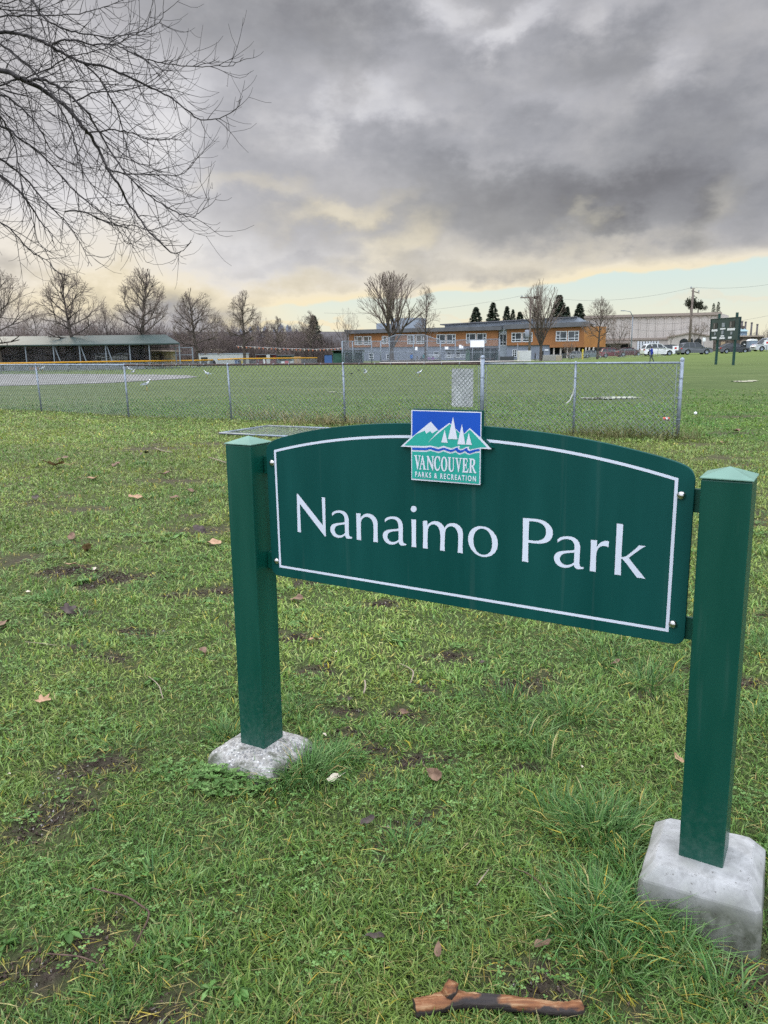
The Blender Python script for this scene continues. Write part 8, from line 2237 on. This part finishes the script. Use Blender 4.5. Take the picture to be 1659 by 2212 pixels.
make_car(1249, 774, 162, 'hatch', (.22, .23, .24), 'silver hatchback leftmost of the parked cars, under the orange school end', -.05)
make_car(1281, 772, 156, 'hatch', (.13, .17, .19), 'grey blue hatchback partly hidden between the silver and the maroon car', -.05)
make_car(1323, 772, 142, 'suv', (.16, .025, .040), 'maroon sport utility car in front of the low bare tree', -.05)
make_car(1359, 769, 138, 'sedan', (.07, .012, .022), 'dark maroon sedan behind the street fence right of the maroon sport utility car', .05)
make_car(1420, 768, 113, 'suv', (.72, .73, .74), 'white sport utility car passing behind the man in blue', .04)
make_car(1452, 766, 119, 'hatch', (.045, .055, .065), 'dark grey hatchback half hidden behind the white car', .05)
make_car(1500, 765, 113, 'suv', (.10, .11, .125), 'dark grey sport utility car below the tall utility pole', .03)
make_car(1584, 763, 117, 'sedan', (.055, .060, .075), 'dark sedan seen behind the scoreboard posts', -.02)
make_car(1659, 759, 112, 'van', (.46, .48, .50), 'pale silver minivan cut by the right edge', .05, True)


# ------------------------------------------------------------------ people
def make_person(loc, rz, jacket, trousers, label, group=None, H=1.74, pose='walk', hairc=(.03, .025, .02)):
    s = H / 1.74
    if pose == 'walk':
        J = {'pel': (0, 0, .93), 'sp': (.01, 0, 1.15), 'ch': (.03, 0, 1.36), 'nk': (.04, 0, 1.50), 'hd': (.06, 0, 1.60), 'tp': (.05, 0, 1.71), 'sl': (.03, .19, 1.43), 'el': (-.02, .25, 1.15), 'wl': (.12, .24, .95), 'hl': (.17, .23, .88), 'sr': (.03, -.19, 1.43), 'er': (.20, -.24, 1.20), 'wr': (.30, -.12, 1.38), 'hr': (.30, -.08, 1.46),
             'pl': (0, .10, .88), 'kl': (.16, .11, .50), 'al': (.16, .11, .09), 'tl': (.30, .12, .035), 'prr': (0, -.10, .88), 'kr': (-.06, -.11, .48), 'ar': (-.28, -.11, .10), 'tr': (-.15, -.12, .035)}
    elif pose == 'sit':
        J = {'pel': (0, 0, .50), 'sp': (.02, 0, .72), 'ch': (.05, 0, .92), 'nk': (.07, 0, 1.06), 'hd': (.10, 0, 1.17), 'tp': (.09, 0, 1.28), 'sl': (.05, .19, 1.00), 'el': (.06, .25, .74), 'wl': (.28, .18, .66), 'hl': (.35, .15, .64), 'sr': (.05, -.19, 1.00), 'er': (.06, -.25, .74), 'wr': (.28, -.18, .66), 'hr': (.35, -.15, .64),
             'pl': (.05, .10, .48), 'kl': (.45, .13, .50), 'al': (.42, .13, .09), 'tl': (.56, .14, .035), 'prr': (.05, -.10, .48), 'kr': (.45, -.13, .50), 'ar': (.42, -.13, .09), 'tr': (.56, -.14, .035)}
    else:
        J = {'pel': (0, 0, .93), 'sp': (.0, 0, 1.15), 'ch': (.01, 0, 1.36), 'nk': (.02, 0, 1.50), 'hd': (.04, 0, 1.60), 'tp': (.03, 0, 1.71), 'sl': (.01, .19, 1.43), 'el': (-.02, .25, 1.15), 'wl': (.06, .25, .92), 'hl': (.09, .24, .84), 'sr': (.01, -.19, 1.43), 'er': (-.02, -.25, 1.15), 'wr': (.08, -.24, .93), 'hr': (.11, -.23, .85),
             'pl': (0, .10, .88), 'kl': (.03, .12, .50), 'al': (-.01, .13, .09), 'tl': (.14, .15, .035), 'prr': (0, -.10, .88), 'kr': (.02, -.12, .50), 'ar': (-.02, -.13, .09), 'tr': (.13, -.15, .035)}
    R = dict(pel=.155, sp=.145, ch=.165, nk=.062, hd=.098, tp=.075, sl=.085, el=.058, wl=.044, hl=.045, sr=.085, er=.058, wr=.044, hr=.045, pl=.11, kl=.075, al=.052, tl=.042, prr=.11, kr=.075, ar=.052, tr=.042)
    E = [('pel', 'sp'), ('sp', 'ch'), ('ch', 'nk'), ('nk', 'hd'), ('hd', 'tp'), ('ch', 'sl'), ('sl', 'el'), ('el', 'wl'), ('wl', 'hl'), ('ch', 'sr'), ('sr', 'er'), ('er', 'wr'), ('wr', 'hr'), ('pel', 'pl'), ('pl', 'kl'), ('kl', 'al'), ('al', 'tl'), ('pel', 'prr'), ('prr', 'kr'), ('kr', 'ar'), ('ar', 'tr')]
    names = list(J); idx = {k: i for i, k in enumerate(names)}
    me = bpy.data.meshes.new('p'); me.from_pydata([tuple(c * s for c in J[k]) for k in names], [(idx[a], idx[b]) for a, b in E], []); ob = bpy.data.objects.new('p', me); COL.objects.link(ob)
    ob.modifiers.new('skin', 'SKIN'); sub = ob.modifiers.new('sub', 'SUBSURF'); sub.levels = 1
    lay = me.skin_vertices[0].data
    for k in names: lay[idx[k]].radius = (R[k] * s * (1.0 if k not in ('sp', 'ch', 'pel') else .85), R[k] * s)
    lay[idx['pel']].use_root = True
    bpy.context.view_layer.update()
    m2 = bpy.data.meshes.new_from_object(ob.evaluated_get(bpy.context.evaluated_depsgraph_get())); bpy.data.objects.remove(ob)
    seat = J['pel'][2] * s
    for m in (jacket, trousers, MT.setdefault('skin', mat('skin', (.42, .25, .18), .6, .3, var=.05)), MT.setdefault('shoe', mat('dark_shoe', (.03, .028, .028), .6, .3, var=.2))): m2.materials.append(m)
    hands = [Vector(J[k]) * s for k in ('hl', 'hr')]; nk = J['nk'][2] * s
    for p in m2.polygons:
        c = p.center; mi = 0
        if c.z > nk + .02 * s: mi = 2
        elif min((c - h).length for h in hands) < .06 * s: mi = 2
        elif c.z < .10 * s: mi = 3
        elif c.z < seat - .06 * s or (pose == 'sit' and c.x > .14 and c.z < seat + .12): mi = 1
        p.material_index = mi; p.use_smooth = True
    body = link('person', m2); body.location = loc; body.rotation_euler = (0, 0, rz); tag(body, label, 'person', group)
    hd = Vector(J['hd']) * s; mb = MB(); n = 10; prof = [(.104, -.02), (.110, .03), (.098, .08), (.062, .118), (.004, .128)]; mb.lathe([(r * s, z * s) for r, z in prof], 12, hd + Vector((-.016 * s, 0, .01 * s))); mb.build('hair', mat('hair', hairc, .8, .2, var=.2), body)
    return body


jb = mat('royal_blue_jacket', (.020, .045, .30), .7, .2, var=.15); tg = mat('grey_trousers', (.065, .080, .095), .8, .2, var=.2); dk = mat('dark_clothes', (.018, .018, .022), .8, .2, var=.2); cy = mat('bright_blue_jacket', (.04, .17, .50), .7, .2, var=.1); tl = mat('teal_jacket', (.05, .22, .24), .7, .2); pu = mat('mauve_jacket', (.22, .13, .30), .7, .2); gy = mat('grey_jacket', (.16, .17, .19), .7, .2)
p = drop(1407, 782.5, 50); make_person((p.x, p.y, gz(p.x, p.y) + .0), PI * .93, jb, tg, 'person in royal blue jacket walking on the field, one hand raised to the face', H=1.62)
p = at(1156, 777, 158); make_person((p.x, p.y, gz(p.x, p.y)), PI * .9, dk, dk, 'person in black standing by the white storage box', H=1.70, pose='stand')
for px, Y, jk, pose, lb in ((889, 136, cy, 'stand', 'person in bright blue coat standing behind the backstop'), (901, 139.6, gy, 'sit', 'person in grey jacket sitting right of the one in bright blue'), (910, 139.6, dk, 'sit', 'person in black jacket sitting behind the backstop'), (916, 137, tl, 'stand', 'person in teal jacket standing behind the backstop'), (926, 139.6, pu, 'sit', 'person in mauve jacket sitting at the left end of the white bench'), (935, 139.6, pu, 'sit', 'person in mauve jacket sitting at the middle of the white bench')):
    p = at(px, 775, Y); z = at(px, 779 if pose == 'stand' else 777, Y).z; zz = gz(p.x, p.y); make_person((p.x, p.y, zz), -PI / 2 + .3, jk, dk, lb, 'spectators behind the backstop', 1.72, pose)
p = at(749, 779, 110.2); make_person((p.x, p.y, gz(p.x, p.y)), PI * .1, dk, dk, 'person in dark clothes sitting at the front of the left dugout', None, 1.7, 'sit')


# ------------------------------------------------------------------ birds
def make_bird(px, py, size, colr, label, name, cat, face=1, pose='stand', group=None):
    p = drop(px, py, 14); s = size
    def body_mesh():
        # stations: x, z, half width, half height
        st = [(-.30, .30, .004, .004), (-.24, .305, .030, .014), (-.12, .335, .070, .055), (0, .36, .090, .085), (.10, .39, .085, .090), (.16, .44, .062, .065), (.19, .50, .046, .050), (.215, .555, .050, .050), (.25, .565, .040, .038), (.275, .558, .012, .012)]
        n = 12; mb = MB(); vs = []
        for x, z, w, h in st:
            for k in range(n): a = 2 * PI * k / n; vs.append((x * s * face, w * math.cos(a) * s, (z + h * math.sin(a)) * s))
        fs = [(i * n + k, i * n + (k + 1) % n, (i + 1) * n + (k + 1) % n, (i + 1) * n + k) for i in range(len(st) - 1) for k in range(n)]
        fs += [tuple(range(n))[::-1], tuple((len(st) - 1) * n + k for k in range(n))]; mb.add(vs, fs, 0, True); return mb
    body = body_mesh().build(name, colr[0]); body.location = (p.x, p.y, gz(p.x, p.y)); tag(body, label, cat, group); body.rotation_euler = (0, 0, random.uniform(-.25, .25))
    for sd in (-1, 1):
        mb = MB()
        if pose == 'stand': pr = [(.10, .42), (.13, .36), (.02, .30), (-.16, .295), (-.36, .315), (-.22, .37), (-.05, .43)]; mb.plate([[(x * face, z) for x, z in pr]], lambda x, z, t: Vector((x, sd * (.084 - .10 * max(0, -x * face - .02) + t * .2), z)) * s, .06)
        else: pr = [(.08, 0), (.12, .20), (.04, .46), (-.10, .62), (-.10, .40), (-.14, .20), (-.10, 0)]; mb.plate([[(x * face, z) for x, z in pr]], lambda x, z, t: Vector((x, sd * (.06 + z * .75 - z * z * .5), .38 + z * .75 - t * .1)) * s, .05)
        mb.build('wing', colr[1], body)
        mb = MB(); mb.tube([Vector((.02 * face, sd * .035, .30)) * s, Vector((.015 * face, sd * .035, 0)) * s, Vector((.08 * face, sd * .04, .005)) * s], .009 * s, 5); mb.build('leg', colr[2], body)
    mb = MB(); mb.tube([Vector((.265 * face, 0, .556)) * s, Vector((.32 * face, 0, .548)) * s, Vector((.345 * face, 0, .532)) * s], [.014 * s, .010 * s, .002 * s], 6); mb.build('beak', colr[2], body)
    return body


gw = (mat('white_feathers', (.74, .75, .77), .7, .2, var=.05), mat('grey_feathers', (.40, .43, .48), .7, .2, var=.1), mat('yellow_bill', (.45, .30, .06), .5, .3)); cb = (mat('black_feathers', (.015, .015, .018), .5, .4, var=.2),) * 3
GG = 'gulls on the field'
make_bird(317, 844, .84, gw, 'largest white gull standing on the grass behind the fence at left', 'gull', 'gull', 1, group=GG)
make_bird(448, 817, .86, gw, 'white gull at the right tip of the gravel infield', 'gull', 'gull', -1, group=GG)
make_bird(282, 805.5, .9, gw, 'white gull at the far edge of the gravel infield, above the largest gull', 'gull', 'gull', -1, group=GG)
make_bird(288, 810, .7, gw, 'lower of the two small gulls at the far edge of the gravel infield', 'gull', 'gull', 1, group=GG)
make_bird(92, 805, 1.1, gw, 'white gull far left in front of the ball cage', 'gull', 'gull', 1, group=GG)
make_bird(906, 813.5, .72, gw, 'white gull on the field left of the blank plate', 'gull', 'gull', 1, group=GG)
make_bird(789, 812, .55, gw, 'gull with raised wings beside the black bird', 'gull', 'gull', 1, 'fly', GG)
make_bird(774, 805, .55, cb, 'black crow left of the gull with raised wings', 'crow', 'crow', -1, group='crows on the field')
make_bird(760, 812.5, .5, cb, 'black crow close to the fence post, lower of the two', 'crow', 'crow', 1, group='crows on the field')
make_bird(917, 786.8, .5, cb, 'tiny black crow just under the rusty rail, above the white gull', 'crow', 'crow', 1, group='crows on the field')
